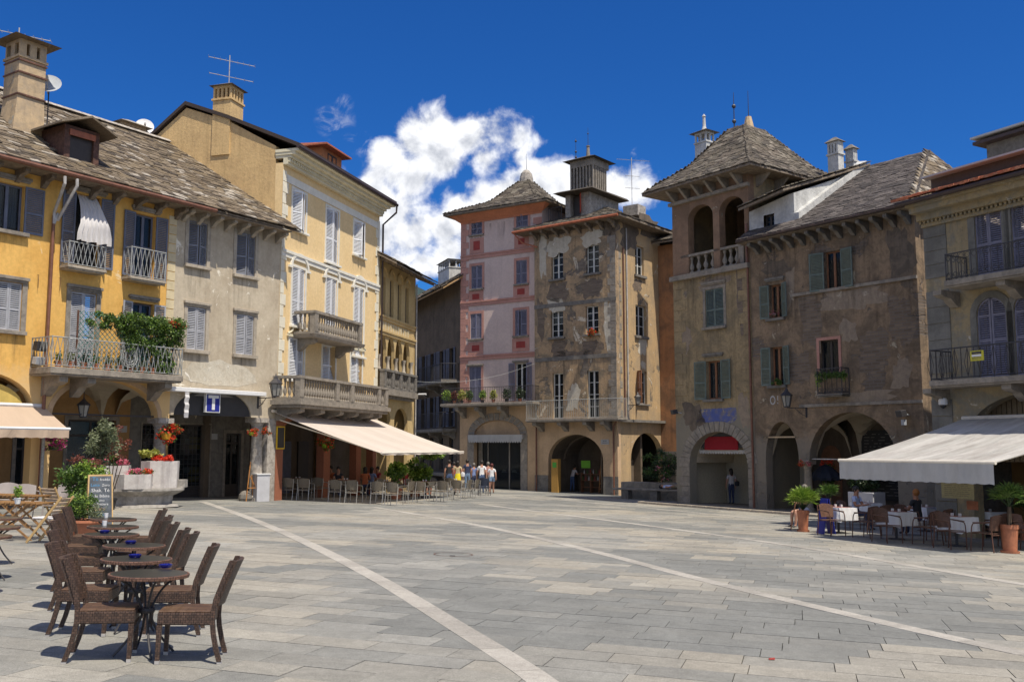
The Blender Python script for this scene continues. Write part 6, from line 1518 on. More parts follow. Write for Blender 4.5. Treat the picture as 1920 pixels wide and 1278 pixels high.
# slim chimney behind the tower roof
kch = 7.8; x, z0 = fH.at(1322, 310, kch); z1 = fH.at(1322, 250, kch)[1]
oc = chimney_stack(TW, x, kch, z0-2, z1, .85, .7, M['whitewash'], M['darkstone'], slots=2, capov=.25)
mb = MB(); mb.lathe([(.16, 0), (.1, .2), (.08, .75), (.12, .8), (.02, .95)], (x, kch, z1+.2), 8); mb.build('chimney_spire', M['whitewash'], oc)
pipe(TW, M['copper'], [(XT-.06, -.1, zup+1.8), (XT-.06, -.1, -1.0)], .05)

# ---------------- dusky house
IH = fH.root('dusky_house', 'dusky purple brown plastered house with green shutters and arcade behind the right cafe', 'building')
iw = [fH.rect(1443, 1466, 533, 596), fH.rect(1446, 1469, 650, 722), fH.rect(1546, 1577, 470, 543), fH.rect(1537, 1573, 637, 698)]
IZ = fH.at(1560, 414, -.8)[1]
i1 = (fH.at(1436, 860)[0], fH.at(1498, 860)[0], fH.at(1470, 862)[1], fH.at(1470, 790)[1])
i2 = (fH.at(1518, 865)[0], fH.at(1682, 865)[0], fH.at(1600, 862)[1], fH.at(1600, 772)[1])
zsI = (i1[2]+i2[2])/2; i1 = (i1[0], i1[1], zsI, i1[3]); i2 = (i2[0], i2[1], zsI, i2[3])
wall(IH, 'wall', M['dusk'], XT+.002, XI, IZ-.1, [rect_path(r) for r in iw], [i1, i2], T=.45, stops={1: zsI})
W_(IH, iw[0], 'open', M['shut_green'], M['frame_wood'], trim=M['darkstone'], sill=.12, lintel=.3, leaves=(168, 150), shutw=.45, bars=0)
W_(IH, iw[1], 'open', M['shut_green'], M['frame_wood'], trim=M['darkstone'], sill=.12, lintel=0, leaves=(168, 155), shutw=.45, bars=0, cur=(M['whitecurtain'], [(.45, .62)], .3))
W_(IH, iw[2], 'open', M['shut_green'], M['frame_wood'], trim=M['darkstone'], sill=.0, leaves=(165, 165), shutw=.62, bars=0)
W_(IH, iw[3], 'open', None, M['frame_dark'], trim=M['pinkband'], sill=0, bars=0, surround=.12)
z = fH.at(1600, 537)[1]; mb = MB(); mb.box(iw[2][0]-1.6, -.09, z-.06, XI+.02, -.003, z+.06); mb.build('string_course', M['stone'], IH)
z = fH.at(1600, 757)[1]; mb = MB(); mb.box(fH.at(1500, 760)[0], -.07, z-.06, XI, -.003, z+.06); mb.build('string_course', M['stone'], IH)
shell(IH, M['dusk'], XT, XI, 9, IZ-.15, left=False)
mb = MB(); mb.box(XT+.01, .46, 5.0, XI-.31, 8.6, 5.2); mb.build('floor_slab', M['shadewall'], IH)
for nn in (i1, i2): cross_vault(IH, M['vault'], nn[0]-.05, nn[1]+.05, zsI, nn[3], .452, 3.6)
mb = MB(); mb.box(XT, 3.6, -1.5, XI-.3, 3.8, 5.0); mb.build('arcade_back_wall', M['shadewall'], IH)
for (a, b, h_) in ((1470, 1492, 800), (1540, 1578, 830)):
    x0, _ = fH.at(a, 880, 3.55); x1, _ = fH.at(b, 880, 3.55); mb = MB(); zz = fH.at((a+b)/2, h_+30, 3.55)[1]; mb.add([(x0, 3.56, -1), (x1, 3.56, -1)]+[(x, 3.56, z) for x, z in arc(x1, x0, zz, zz+.6, 8)], [tuple(range(11))]); mb.build('arcade_door', M['frame_wood'] if a > 1500 else M['frame_dark'], IH)
for (a, b, ya, yb) in ((1615, 1700, 806, 862), (1640, 1770, 880, 940)):
    r = fH.rect(a, b, ya, yb, 3.5); mb = MB(); mb.box(r[0], 3.5, r[2], r[1], 3.55, r[3]); ob = mb.build('slate_menu_wall', M['black'], IH)
    rr = random.Random(a)
    q = MB(); z = r[3]-.18
    while z > r[2]+.1:
        x = r[0]+.15
        while x < r[1]-.3: w = rr.uniform(.06, .3); q.box(x, 3.485, z, x+w, 3.498, z+.03); x += w+rr.uniform(.04, .3)
        z -= .13
    q.build('chalk_marks', fabric('faint_chalk', (.22, .21, .19)), ob, kind='stuff')
xc = (i1[1]+i2[0])/2; zf = fH.ground(xc, .3); column_mb(xc, .22, zf-.05, zsI, .17).build('column', M['stone'], IH, smooth=True)
mb = MB(); mb.box(i2[0]-.2, .15, zsI+.02, i2[1]+.2, .2, zsI+.06); mb.build('tie_rod', M['zinc'], IH); mb = MB(); mb.box(i1[0]-.1, .0, zsI+.9, i1[1], .05, zsI+.96); mb.build('tie_rod', M['chimney'], IH)
# eave, roof, parapet, chimneys
S2 = .62; iry = 5.2; irz = IZ+(iry+.8)*S2
mb = MB(); V = [(XT, -.8, IZ), (XI+.4, -.8, IZ), (XI+.4, 9, IZ), (XT, 9, IZ), (XT, iry, irz), (XI-2.3, iry, irz)]
mb.add(V+[(x, y, z-.12) for x, y, z in V[:4]], [(0, 1, 5, 4), (1, 2, 5), (2, 3, 4, 5), (3, 0, 4), (9, 8, 7, 6), (0, 6, 7, 1), (1, 7, 8, 2), (2, 8, 9, 3), (3, 9, 6, 0)])
iro = mb.build('roof', M['woodbeam'], IH)
xpar = fH.at(1490, 415, 0)[0]
def skipI(c): return c.x < xpar-.1 and c.y > -.1
slates(fH, iro, (XT, -.85, IZ+.02), (XI+.45, -.85, IZ+.02), (XT, iry, irz+.02), (XI-2.3, iry, irz+.02), M['slateC'], .19, .38, keep=300, skip=skipI)
slates(fH, iro, (XI+.45, -.85, IZ+.02), (XI+.45, 9, IZ+.02), (XI-2.3, iry, irz+.02), (XI-2.3, iry+.1, irz+.02), M['slateA'], .24, .42, keep=60)
mb = MB()
for i in range(9):
    y0 = .0+i*.56; y1 = y0+.56; f = lambda y: IZ+(y+.8)*S2
    mb.hexa([(xpar-.22,y0,f(y0)-.3),(xpar+.22,y0,f(y0)-.3),(xpar+.22,y1,f(y1)-.3),(xpar-.22,y1,f(y1)-.3),(xpar-.22,y0,f(y0)+.42),(xpar+.22,y0,f(y0)+.40),(xpar+.22,y1,f(y1)+.38),(xpar-.22,y1,f(y1)+.46)])
mb.build('party_wall_parapet', M['whitewash'], IH)
# raised attic beside the tower
kk = .01; zt = fH.at(1440, 389, kk)[1]; wx = fH.rect(1432, 1452, 402, 439, kk)
at_ = MB(); at_.tess([[(XT+.01, IZ-.2), (xpar-.23, IZ-.2), (xpar-.23, zt+.35), (XT+.01, zt)], rect_path(wx)], kk); at_.hexa([(xpar-.24,kk+.01,IZ),(xpar-.02,kk+.01,IZ),(xpar-.02,5,IZ),(xpar-.24,5,IZ),(xpar-.24,kk+.01,zt+.35),(xpar-.02,kk+.01,zt+.35),(xpar-.02,5,zt+2.2),(xpar-.24,5,zt+2.2)]); ao = at_.build('attic_wall', M['whitewash'], IH)
o = W_(IH, wx, 'glass', None, M['frame_dark'], sill=0, bars=2); o.location = (0, kk, 0)
mb = MB(); mb.hexa([(XT,kk-.7,zt-.05),(xpar,kk-.7,zt+.32),(xpar+.3,5.2,zt+2.4),(XT,5.2,zt+2.2),(XT,kk-.7,zt+.06),(xpar,kk-.7,zt+.42),(xpar+.3,5.2,zt+2.5),(XT,5.2,zt+2.3)]); aro = mb.build('attic_roof', M['woodbeam'], IH)
slates(fH, aro, (XT, kk-.75, zt+.08), (xpar+.05, kk-.75, zt+.44), (XT, 5.2, zt+2.32), (xpar+.3, 5.2, zt+2.52), M['slateB'], .26, .42, keep=60)
for (a, b, yt, ybase, k_) in ((1550, 1582, 272, 330, 4.9), (1584, 1608, 284, 330, 5.9)):
    x0, z1 = fH.at(a, yt, k_); x1 = fH.at(b, yt, k_)[0]; w = (x1-x0)*.62
    chimney_stack(IH, (x0+x1)/2, k_, irz-.9, z1, w, w*.75, M['whitewash'], M['darkstone'], slots=3, capov=.1)
eave_rafters(IH, XT+.5, XI-.2, 13, .7, IZ-.13, M['darkstone'], w=.16, h=.2, carved=True)
mb = MB(); mb.tube([(XT, -.88, IZ-.03), (XI+.4, -.88, IZ-.03)], .06, 6); mb.build('gutter', M['gutter'], IH)
# balconette with ivy on the dusky house
r = iw[3]; z = fH.at(1556, 738, -.5)[1]; x0, x1 = fH.at(1531, 720, -.5)[0], fH.at(1580, 720, -.5)[0]
bb = balcony(IH, x0, x1, z, .55, 1.0, 'scroll', M['iron'], .06, M['darkstone'], gap=.2)
# painted ring mark
mb = MB(); x, z = fH.at(1449, 750, 0); n = 20
mb.add([(x+cos(2*pi*i/n)*rr*.75, -.006, z+sin(2*pi*i/n)*rr) for rr in (.13, .19) for i in range(n)], [(i, (i+1) % n, n+(i+1) % n, n+i) for i in range(n)]); mb.box(x+.24, -.007, z-.02, x+.28, -.003, z+.18); mb.box(x+.24, -.007, z-.16, x+.28, -.003, z-.1); mb.build('painted_ring_mark', M['plate'], IH)
for px, py, w, h, mt, sd in ((1340, 530, 1.8, .5, 'fresco2', 31), (1285, 640, .7, 1.2, 'fresco2', 32), (1390, 560, .5, 3, 'bricks', 33), (1300, 780, 1.2, 1.2, 'smoke', 34), (1395, 770, .6, 1.4, 'fresco2', 35)): patch(fH, TW, px, py, w, h, M[mt], sd)
for px, py, w, h, mt, sd in ((1540, 440, 1.0, .4, 'fresco2', 41), (1580, 425, 1.1, .5, 'fresco2', 42), (1480, 540, .5, 1.6, 'fresco2', 43), (1455, 502, 1.3, .7, 'smoke', 44), (1600, 560, 2.6, .9, 'fresco2', 45), (1640, 660, 1.3, 1.6, 'bricks', 46), (1690, 600, .9, 2.0, 'bricks', 47), (1520, 600, 1.0, 2.2, 'bricks', 48), (1620, 745, 2.4, .5, 'fresco2', 49), (1690, 480, 1.0, 2.2, 'smoke', 50), (1500, 690, .9, 1.4, 'bricks', 51), (1690, 700, .8, 1.0, 'fresco2', 52), (1590, 620, .8, .8, 'fresco2', 53)): patch(fH, IH, px, py, w, h, M[mt], sd)
def eave_stains(F, root, x0, x1, z, seed, dn=2.6):
    rn = random.Random(seed); x = x0+.1
    while x < x1-.5:
        w = rn.uniform(.5, 1.4); w = min(w, x1-x-.02); h = dn*rn.uniform(.35, 1.1); q = MB(); q.quad((x, -.009, z-h), (x+w, -.009, z-h), (x+w, -.009, z), (x, -.009, z)); q.build('rain_stain', M['stain'], root); x += w*rn.uniform(.7, 1.3)
eave_stains(fH, TW, 0, XT, zup-.17, 1, 3.2); eave_stains(fH, IH, XT, XI, IZ-.35, 2, 3.0); eave_stains(fG, GHs, 0, LG, GZ-.3, 3, 3.0); eave_stains(fH, IH, XT+.3, XI, fH.at(1600, 537)[1]-.07, 4, 2.0); eave_stains(fG, GHs, 0, LG, fG.at(1100, 668)[1]-.15, 5, 1.6); eave_stains(fP, PH, .6, PLn-.4, pez-.8, 6, 1.5)
# step and kerb along the right arcades
kr = thing('kerb', None, None, (fH.P[0], fH.P[1], fH.g), fH.rz); tag(kr, kind='structure')
x = -1.2; rr = random.Random(2)
while x < XI+1:
    w = rr.uniform(.8, 1.3); z0, z1 = fH.ground(x, -1.25), fH.ground(x+w, -1.25); m_ = MB()
    m_.hexa([(x+.01,-1.4,z0-.1),(x+w-.01,-1.4,z1-.1),(x+w-.01,-1.1,z1-.1),(x+.01,-1.1,z0-.1),(x+.01,-1.4,z0+.10),(x+w-.01,-1.4,z1+.10),(x+w-.01,-1.1,z1+.10),(x+.01,-1.1,z0+.10)]); m_.build('kerb_stone', M['palestone'], kr, bevel=.01); x += w
m_ = MB(); za, zb2 = fH.ground(-1.2, -1.1), fH.ground(XI+1, -1.1); zc, zd = fH.ground(-1.2, 4), fH.ground(XI+1, 4)
m_.add([(-1.2, -1.11, za+.095), (XI+1, -1.11, zb2+.095), (XI+1, 4, zd+.095), (-1.2, 4, zc+.095)], [(0, 1, 2, 3)]); m_.build('arcade_floor', M['darkstone'], kr)

# ---------------- right hand house
JH = fJ.root('right_house', 'weathered ochre house with two iron balconies and lilac shutters at far right', 'building')
LJ = 9.5; jz = fJ.at(1815, 351, -.8)[1]
jw = [fJ.rect(1829, 1880, 381, 515), fJ.rect(1897, 1955, 362, 505)]; jl = []
xw0, xw1 = fJ.at(1834, 640)[0], fJ.at(1890, 640)[0]; zl0 = fJ.at(1862, 708)[1]; zl1 = fJ.at(1862, 557)[1]; zls = zl1-(xw1-xw0)/2
jl = [(xw0, xw1), (fJ.at(1904, 640)[0], fJ.at(1904, 640)[0]+xw1-xw0)]
ja = (fJ.at(1818, 790)[0], fJ.at(1818, 790)[0]+4.2, fJ.at(1818, 800)[1]-.2, fJ.at(1900, 742)[1]+.1)
wall(JH, 'wall', M['jwall'], 0, LJ, jz-.14, [rect_path(r) for r in jw]+[arch_path(a, b, zl0, zls, zl1) for a, b in jl], [ja], T=.45)
for r in jw: W_(JH, r, 'closed', M['shut_lilac'], M['frame_white'], trim=M['jstone'], sill=0, surround=.22, ajar=2)
for a, b in jl: W_(JH, (a, b, zl0, zl1), 'closed', M['shut_lilac'], M['shut_lilac'], trim=M['jstone'], sill=0, surround=.2, arch=(b-a)/2, ajar=2)
quoins(JH, M['jstone'], .0, fJ.at(1770, 525)[1]+.1, jz-.7, .42, .78, .78, .03, 1, gap=.012)
quoins(JH, M['jstone'], .0, fJ.at(1770, 712)[1]+.2, fJ.at(1770, 545)[1], .5, .78, .78, .03, 1, gap=.012)
quoins(JH, M['jstone'], .0, 0, fJ.at(1770, 740)[1], .5, .7, .7, .03, 1, gap=.02)
mb = MB(); mb.box(-.05, -.75, jz-.12, LJ, .3, jz); mb.box(-.03, -.6, jz-.3, LJ, -.003, jz-.121); mb.box(-.02, -.3, jz-.5, LJ, -.002, jz-.301); mb.box(0, -.12, jz-.68, LJ, -.002, jz-.56); mb.build('cornice', M['jwall'], JH)
dt = MB(); x = 0
while x < LJ: dt.box(x, -.2, jz-.58, x+.07, -.121, jz-.501); x += .14
dt.build('dentils', M['jwall'], JH, kind='stuff')
mb = MB(); mb.tube([(-.3, -.85, jz), (LJ, -.85, jz)], .08, 8); mb.build('gutter', M['gutter'], JH)
mb = MB(); mb.hexa([(-.4,-.8,jz+.02),(LJ,-.8,jz+.02),(LJ,4,jz+1.5),(-.4,4,jz+1.5),(-.4,-.8,jz+.08),(LJ,-.8,jz+.08),(LJ,4,jz+1.58),(-.4,4,jz+1.58)]); jr = mb.build('roof', M['woodbeam'], JH)
slates(fJ, jr, (-.4, -.88, jz+.1), (LJ, -.88, jz+.1), (-.4, 4, jz+1.6), (LJ, 4, jz+1.6), M['rooftile'], .3, .2, thick=.06, keep=120, name='roof_tile')
mb = MB(); k1 = 1.2; z1 = fJ.at(1850, 308, k1)[1]; x0 = fJ.at(1746, 350, k1)[0]; mb.box(x0, k1, jz+.3, LJ, 7, z1); ja_ = mb.build('attic_storey', fabric('brown_attic_boards', (.10, .075, .06)), JH)
mb = MB(); mb.box(x0-.1, k1-.35, z1+.002, LJ, 7.2, z1+.06); mb.build('attic_roof_edge', M['plate'], ja_)
k2 = 3.0; z2 = fJ.at(1885, 250, k2)[1]; x2 = fJ.at(1850, 280, k2)[0]; mb = MB(); mb.box(x2, k2, z1+.1, LJ, 6.8, z2); o = mb.build('roof_lantern', M['darkstone'], JH)
mb = MB(); mb.box(x2-.3, k2-.4, z2+.002, LJ, 7, z2+.06); mb.build('lantern_roof_edge', M['plate'], o); mb = MB(); mb.box(x2-.25, k2-.35, z2-.2, LJ, 7, z2-.1); mb.build('lantern_cornice', M['gutter'], o)
shell(JH, M['darkstone'], 0, LJ, 8, jz-.3)
mb = MB(); mb.box(.31, .46, ja[3]+.5, LJ-.31, 7.6, ja[3]+.6); mb.box(.31, 3.2, -1.2, LJ-.31, 3.4, ja[3]+.5); mb.build('arcade_back_wall', M['arcade_in'], JH)
mb = MB(); n = 26
for i in range(n): x = ja[0]+(ja[1]-ja[0])*i/n; mb.box(x, .8, ja[2]-.8, x+(ja[1]-ja[0])/n*.8, .84, ja[3]+.2)
mb.build('reed_blind', fabric('reed_blind_slats', (.22, .17, .11)), JH)
for (pa, pb, pz, pt, pat, corb) in ((1770, 1990, 527, 478, 'scroll', (1.0, 3.0, 5.0)), (1742, 1990, 714, 657, 'belly', (.5, 3.0, 5.2))):
    x0, z = fJ.at(pa+2, pz, -.95); zt = fJ.at(pa+2, pt, -.95)[1]
    balcony(JH, x0, LJ-.5, z, 1.0, zt-z, pat, M['iron'], .16, M['stone'], corb=corb, gap=.2, ch=.45)
r = fJ.rect(1820, 1845, 657, 676, -1.0)
ys = thing('yellow_notice', 'small yellow and white notice tied to the lower iron balcony at right', 'sign', fJ.w(r[0], -1.02, r[2]), fJ.rz)
w_, h_ = r[1]-r[0], r[3]-r[2]; mb = MB(); mb.box(0, 0, 0, w_, .02, h_); mb.build('board', M['signyellow'], ys)
mb = MB(); mb.box(w_*.12, -.006, h_*.42, w_*.84, -.001, h_*.62); mb.build('white_band', M['signwhite'], ys)
mb = MB(); mb.box(w_*.12, -.006, h_*.66, w_*.84, -.001, h_*.90); mb.build('dark_band', M['black'], ys)
T4_ = lambda x, y, z: Matrix.Translation((x, y, z)) @ Matrix.Rotation(pi/2, 4, 'X')
rr = random.Random(3); q = MB()
for z, hh in ((h_*.72, .028), (h_*.30, .022), (h_*.14, .018)):
    x = w_*.15
    while x < w_*.78: u = rr.uniform(.015, .03); q.box(x, -.009, z, x+u, -.0065, z+hh); x += u+.012
q.build('illegible_lettering', M['darkstone'], ys, kind='stuff')
eave_stains(fJ, JH, .8, 7, jz-.7, 7, 1.8)
# ================================================================== AWNINGS, LAMPS, WIRES
def awning(F, name, label, wl, wr, bl, br, mat, valm, barm, val=.3, arms=True, sag=.10, n=14, wave=.0):
    """cloth between the wall points wl, wr and the front bar points bl, br (local), with bar, valance, folding arms"""
    wl, wr, bl, br = map(Vector, (wl, wr, bl, br)); t = thing(name, label, 'awning', F.w(wl.x, 0, wl.z), F.rz); o = Vector((wl.x, 0, wl.z))
    wl, wr, bl, br = wl-o, wr-o, bl-o, br-o
    m = 10; vs = []; fs = []
    for j in range(m+1):
        v = j/m
        for i in range(n+1):
            u = i/n; p = wl.lerp(wr, u).lerp(bl.lerp(br, u), v); p = p+Vector((0, 0, -sag*4*v*(1-v)*(.5+.5*sin(pi*u))+wave*sin(u*23)*v*(1-v))); vs.append(p)
    for j in range(m):
        for i in range(n): a = j*(n+1)+i; fs.append((a, a+1, a+n+2, a+n+1))
    mb = MB(); mb.add(vs, fs); c = mb.build('canvas', mat, t, smooth=True)
    uv = c.data.uv_layers[0].data; W = (wr-wl).length; Hh = (bl-wl).length
    for pl in c.data.polygons:
        for li in pl.loop_indices:
            k = c.data.loops[li].vertex_index; uv[li].uv = ((k % (n+1))/n*W, (k//(n+1))/m*Hh)
    d = (br-bl).normalized(); mb = MB(); mb.tube([bl-d*.04+Vector((0, -.02, .0)), br+d*.04+Vector((0, -.02, .0))], .045, 8); mb.build('front_bar', barm, t, smooth=True)
    if val:
        q = 40; mb = MB(); vs = []
        for zz in (0, -.5, -1):
            for i in range(q+1):
                p = bl.lerp(br, i/q); vs.append(p+Vector((0, -.05+.02*sin(i*1.1)*-zz, -.03+zz*val+(.012*sin(i*2.3) if zz else 0))))
        mb.add(vs, [(j*(q+1)+i, j*(q+1)+i+1, (j+1)*(q+1)+i+1, (j+1)*(q+1)+i) for j in range(2) for i in range(q)]); v = mb.build('valance', valm, t, smooth=True)
    mb = MB(); mb.tube([wl+Vector((0, -.02, .02)), wr+Vector((0, -.02, .02))], .06, 8); mb.build('roller', barm, t)
    if arms:
        for u in (.03, .97):
            a = wl.lerp(wr, u)+Vector((0, -.04, -.28)); b = bl.lerp(br, u)+Vector((0, .03, -.02)); mb = MB(); mb.tube([a, b], .028, 6); mb.build('arm', barm, t)
    return t
# cream awning of the cafe under the cream house
a0 = fC.at(510, 771); a1 = fC.at(705, 786)
BL, BR = Vector((-5.0, 37.0)), Vector((-5.0+9.3*.286, 37.0+9.3*.958))
zb = EYE-11/1811*37
pl, pr_ = fC.loc(BL.x, BL.y, zb), fC.loc(BR.x, BR.y, zb)
awC = awning(fC, 'cream_awning', 'large cream awning stretched out over the cafe chairs below the cream house', (a0[0], 0, a0[1]), (a1[0], 0, a1[1]), pl, pr_, M['awn_cream'], M['awn_cream'], M['awn_bar'], val=.05, sag=.10)
# left peach awning
x1, zt = fA.at(83, 762); k = -1.35; xb1, zb = fA.at(128, 804, k)
awL = awning(fA, 'peach_awning', 'peach coloured awning with white bar at the left edge below the yellow arch', (x1-4.2, 0, zt), (x1, 0, zt), (xb1-4.4, k, zb), (xb1, k, zb), M['awn_left'], M['awn_left'], M['signwhite'], val=.24, sag=.03)
# right dirty white awning
P1 = fJ.loc(8.83, 26.0, 1.53); P2 = fJ.loc(10.95, 21.95, 1.53); tl = fJ.at(1765, 786)
awR = awning(fJ, 'grey_white_awning', 'wide stained grey white awning with deep valance over the right cafe', (P1.x+.25, 0, tl[1]), (P2.x+.35, 0, tl[1]), P1, P2, M['awn_grey'], M['valgrey'], M['awn_bar'], val=.46, sag=.12, wave=.04)
mb = MB(); mb.tube([(P2.x-P1.x+.2, P2.y+.05, P2.z-tl[1]-.05), (P2.x-P1.x+.25, -.1, 0)], .04, 6)
# awning brackets over the white folding box done in the house section
def wall_lantern(p, label, d, up=True, arm=.6, s=1.0, group=None):
    """iron lantern on a scrolled bracket; p = wall point, d = outward unit vector"""
    t = thing('wall_lantern', label, 'lantern', p, 0, group); d = Vector(d).normalized()
    mb = MB(); e = d*arm; mb.tube([(0, 0, 0), e], .018, 6); mb.tube([(0, 0, -.35), d*.15+Vector((0, 0, -.28)), d*.35+Vector((0, 0, -.1)), d*.45], .014, 6)
    mb.tube([d*.22+Vector((.0, 0, -.12+.0)), d*.3+Vector((0, 0, -.2)), d*.22+Vector((0, 0, -.26)), d*.15+Vector((0, 0, -.18))], .010, 5); mb.box(-.03, -.03, -.4, .03, .03, .06); mb.build('bracket', M['iron'], t)
    z0 = .06 if up else -.75*s
    c = Vector((e.x, e.y, z0)); mb = MB(); r0, r1 = .11*s, .19*s
    for i in range(6):
        a = i*pi/3; mb.tube([c+Vector((cos(a)*r0, sin(a)*r0, 0)), c+Vector((cos(a)*r1, sin(a)*r1, .38*s))], .012*s, 4)
    mb.lathe([(r0+.02, -.03), (r0+.02, 0)], c, 6); mb.lathe([(r1+.04, .38*s), (r1+.04, .40*s), (.07*s, .55*s), (.06*s, .60*s), (.02, .66*s), (.01, .72*s)], c, 6)
    if not up: mb.tube([c+Vector((0, 0, .7*s)), e], .01, 5)
    mb.build('lantern_frame', M['iron'], t)
    g = MB(); g.lathe([(r0*.92, .005), (r1*.92, .375*s)], c, 6); g.build('lantern_glass', M['lampglass'], t); return t
x, z = fA.at(478, 738, 0); wall_lantern(fA.w(x+.15, -.02, z-.16), 'black street lantern with milky glass on the corner of the beige house', (-fA.n[0], -fA.n[1], 0), arm=.95, s=1.2)
x, z = fH.at(1512, 764, 0); wall_lantern(fH.w(x, -.02, z), 'black iron lantern on a scrolled bracket between the arches of the dusky house', (-fH.d[0]*.75-fH.n[0]*.6, -fH.d[1]*.75-fH.n[1]*.6, 0), arm=.75, s=1.15)
x, z = fR.at(1186, 760, 0); wall_lantern(fR.w(x-.6, -.02, z), 'shaded dark wall lamp on the side of the brown corner house', (-fR.n[0], -fR.n[1], 0), arm=.7, s=1.0)
# hanging lantern in the yellow arch
x, z = fA.at(159, 716, .25); hl = thing('hanging_lantern', 'black lantern hanging on a rod inside the yellow arch', 'lantern', fA.w(x, .25, z+.05))
zl = fA.at(159, 752, .25)[1]-z
mb = MB(); mb.tube([(0, 0, 0), (0, 0, zl)], .014, 5); mb.sphere((0, 0, zl+.05), .03, 6, 4)
for i in range(6): a = i*pi/3; mb.tube([(cos(a)*.19, sin(a)*.19, zl-.18), (cos(a)*.11, sin(a)*.11, zl-.55)], .012, 4)
mb.lathe([(.23, zl-.18), (.22, zl-.15), (.08, zl-.03), (.05, zl+.02)], n=6); mb.lathe([(.13, zl-.58), (.12, zl-.55)], n=6); mb.build('lantern_frame', M['iron'], hl)
mb = MB(); mb.lathe([(.10, zl-.55), (.175, zl-.185)], n=6); mb.build('lantern_glass', M['lampglass'], hl)
# floodlights on the right hand buildings
for F, px, py, s, lab in ((fH, 1266, 772, .3, 'small grey floodlight on the left edge of the loggia tower'), (fH, 1692, 775, .34, 'black floodlight with white junction box beside the large right arch')):
    x, z = F.at(px, py, -.3); t = thing('floodlight', lab, 'floodlight', F.w(x, -.3, z), F.rz-.4)
    q = MB(); q.hexa([(-s/2,-.14,-s*.4),(s/2,-.14,-s*.4),(s/2,.1,-s*.3),(-s/2,.1,-s*.3),(-s/2,-.2,s*.3),(s/2,-.2,s*.3),(s/2,.04,s*.4),(-s/2,.04,s*.4)]); q.build('lamp_housing', M['iron'], t, bevel=.015)
    q = MB(); q.tube([(0, .05, 0), (-.02, .31, -.05)], .025, 6); q.box(-.1, -.0, -.42, .08, .1, -.22) if s > .32 else None; q.build('bracket', M['dish'], t)
x, z = fJ.at(1768, 750, -.25); t = thing('dome_camera', 'white dome security camera on the corner pillar of the right house', 'camera', fJ.w(x, -.25, z), fJ.rz)
mb = MB(); mb.lathe([(.10, .06), (.13, 0), (.13, -.12), (.10, -.14)], n=14); mb.box(-.05, 0, .04, .05, .26, .2); mb.build('camera_housing', M['signwhite'], t); mb = MB(); mb.lathe([(.095, -.141), (.085, -.2), (.02, -.24)], n=14); mb.build('camera_dome', M['black'], t)
x, z = fD.at(774, 741, -.1); t = thing('wall_lamp', 'white wall lamp arm at the right corner of the loggia house', 'lamp', fD.w(x, -.1, z)); mb = MB(); mb.tube([(0, 0, -.1), (.35, -.15, .05), (.75, -.3, .05)], .05, 6); mb.build('arm', M['signwhite'], t)
# wire across the alley
def wire(a, b, sag, label, r=.012, mat='signwhite'):
    a, b = Vector(a), Vector(b); mb = MB(); mb.tube([a.lerp(b, i/16)-Vector((0, 0, sag*4*(i/16)*(1-i/16))) for i in range(17)], r, 4, cap=False); return tag(mb.build('cable', M[mat]), label, 'cable')
x, z = fG.at(1006, 680, -.05); x2, z2 = fD.at(776, 714, -.05)
wire(fD.w(5.6, -.05, z2), fG.w(.1, -.05, z), .45, 'thin pale cable slung across the alley in front of the pink house', .011, 'irongrey')
x, z = fH.at(1695, 590, -.05); wire(fH.w(x, -.05, z), fJ.w(0, -.1, fJ.at(1768, 586, 0)[1]), .05, 'dark cable between the dusky house and the right house', .012, 'iron')

# ================================================================== PLANTS
def leaves_mb(centers, n, size, rnd, flat=.0, aspect=1.6, droop=0):
    """centers: list of (center, radii)"""
    mb = MB(); vs = []; fs = []
    for i in range(n):
        c, r = centers[rnd.randrange(len(centers))]
        while True:
            p = Vector((rnd.uniform(-1, 1), rnd.uniform(-1, 1), rnd.uniform(-1, 1)))
            if p.length < 1: break
        p = p*(.55+.45*p.length); q = Vector(c)+Vector((p.x*r[0], p.y*r[1], p.z*r[2]))
        d = Vector((rnd.gauss(0, 1), rnd.gauss(0, 1), rnd.gauss(.1, .7)-droop)).normalized(); s = d.cross(Vector((rnd.gauss(0, 1), rnd.gauss(0, 1), rnd.gauss(0, 1)))).normalized()
        L = size*rnd.uniform(.6, 1.25); w = L/aspect/2; b = len(vs)
        vs += [q, q+d*L*.5+s*w, q+d*L, q+d*L*.5-s*w]; fs.append((b, b+1, b+2, b+3))
    mb.add(vs, fs); return mb
def foliage(parent, centers, n, size, mat, name='foliage', seed=0, **k):
    return leaves_mb(centers, n, size, random.Random(seed+n), **k).build(name, M[mat], parent, kind='stuff')
def clumps(c, R, n, r, rnd):
    out = []
    for i in range(n):
        while True:
            p = Vector((rnd.uniform(-1, 1), rnd.uniform(-1, 1), rnd.uniform(-1, 1)))
            if .25 < p.length < 1: break
        rr = r*rnd.uniform(.6, 1.3); out.append(((c[0]+p.x*R[0], c[1]+p.y*R[1], c[2]+p.z*R[2]), (rr, rr, rr*.8)))
    return out
def stems(parent, base, tops, r=.012, mat='bark', name='stem'):
    mb = MB()
    for tp in tops: mb.tube([base, tuple((Vector(base)+Vector(tp))/2+Vector((.02, 0, .04))), tp], r, 5, r*.4)
    return mb.build(name, M[mat], parent)
def pot_mb(r, h, rim=True, taper=.72):
    mb = MB(); mb.lathe([(r*taper, 0), (r*.97, h*.86), (r*1.06, h*.86), (r*1.06, h), (r*.92, h), (r*.9, h*.9)], n=22, cap=False); mb.lathe([(.001, .01), (r*taper, .01)], n=22, cap=False); return mb
def soil(parent, r, z):
    mb = MB(); mb.lathe([(.001, z), (r, z-.01)], n=16, cap=False); mb.build('soil', M['soil'], parent)
def put(px, py, dz=0): p = gpt(px, py); return (p.x, p.y, gz(p.x, p.y)+dz)

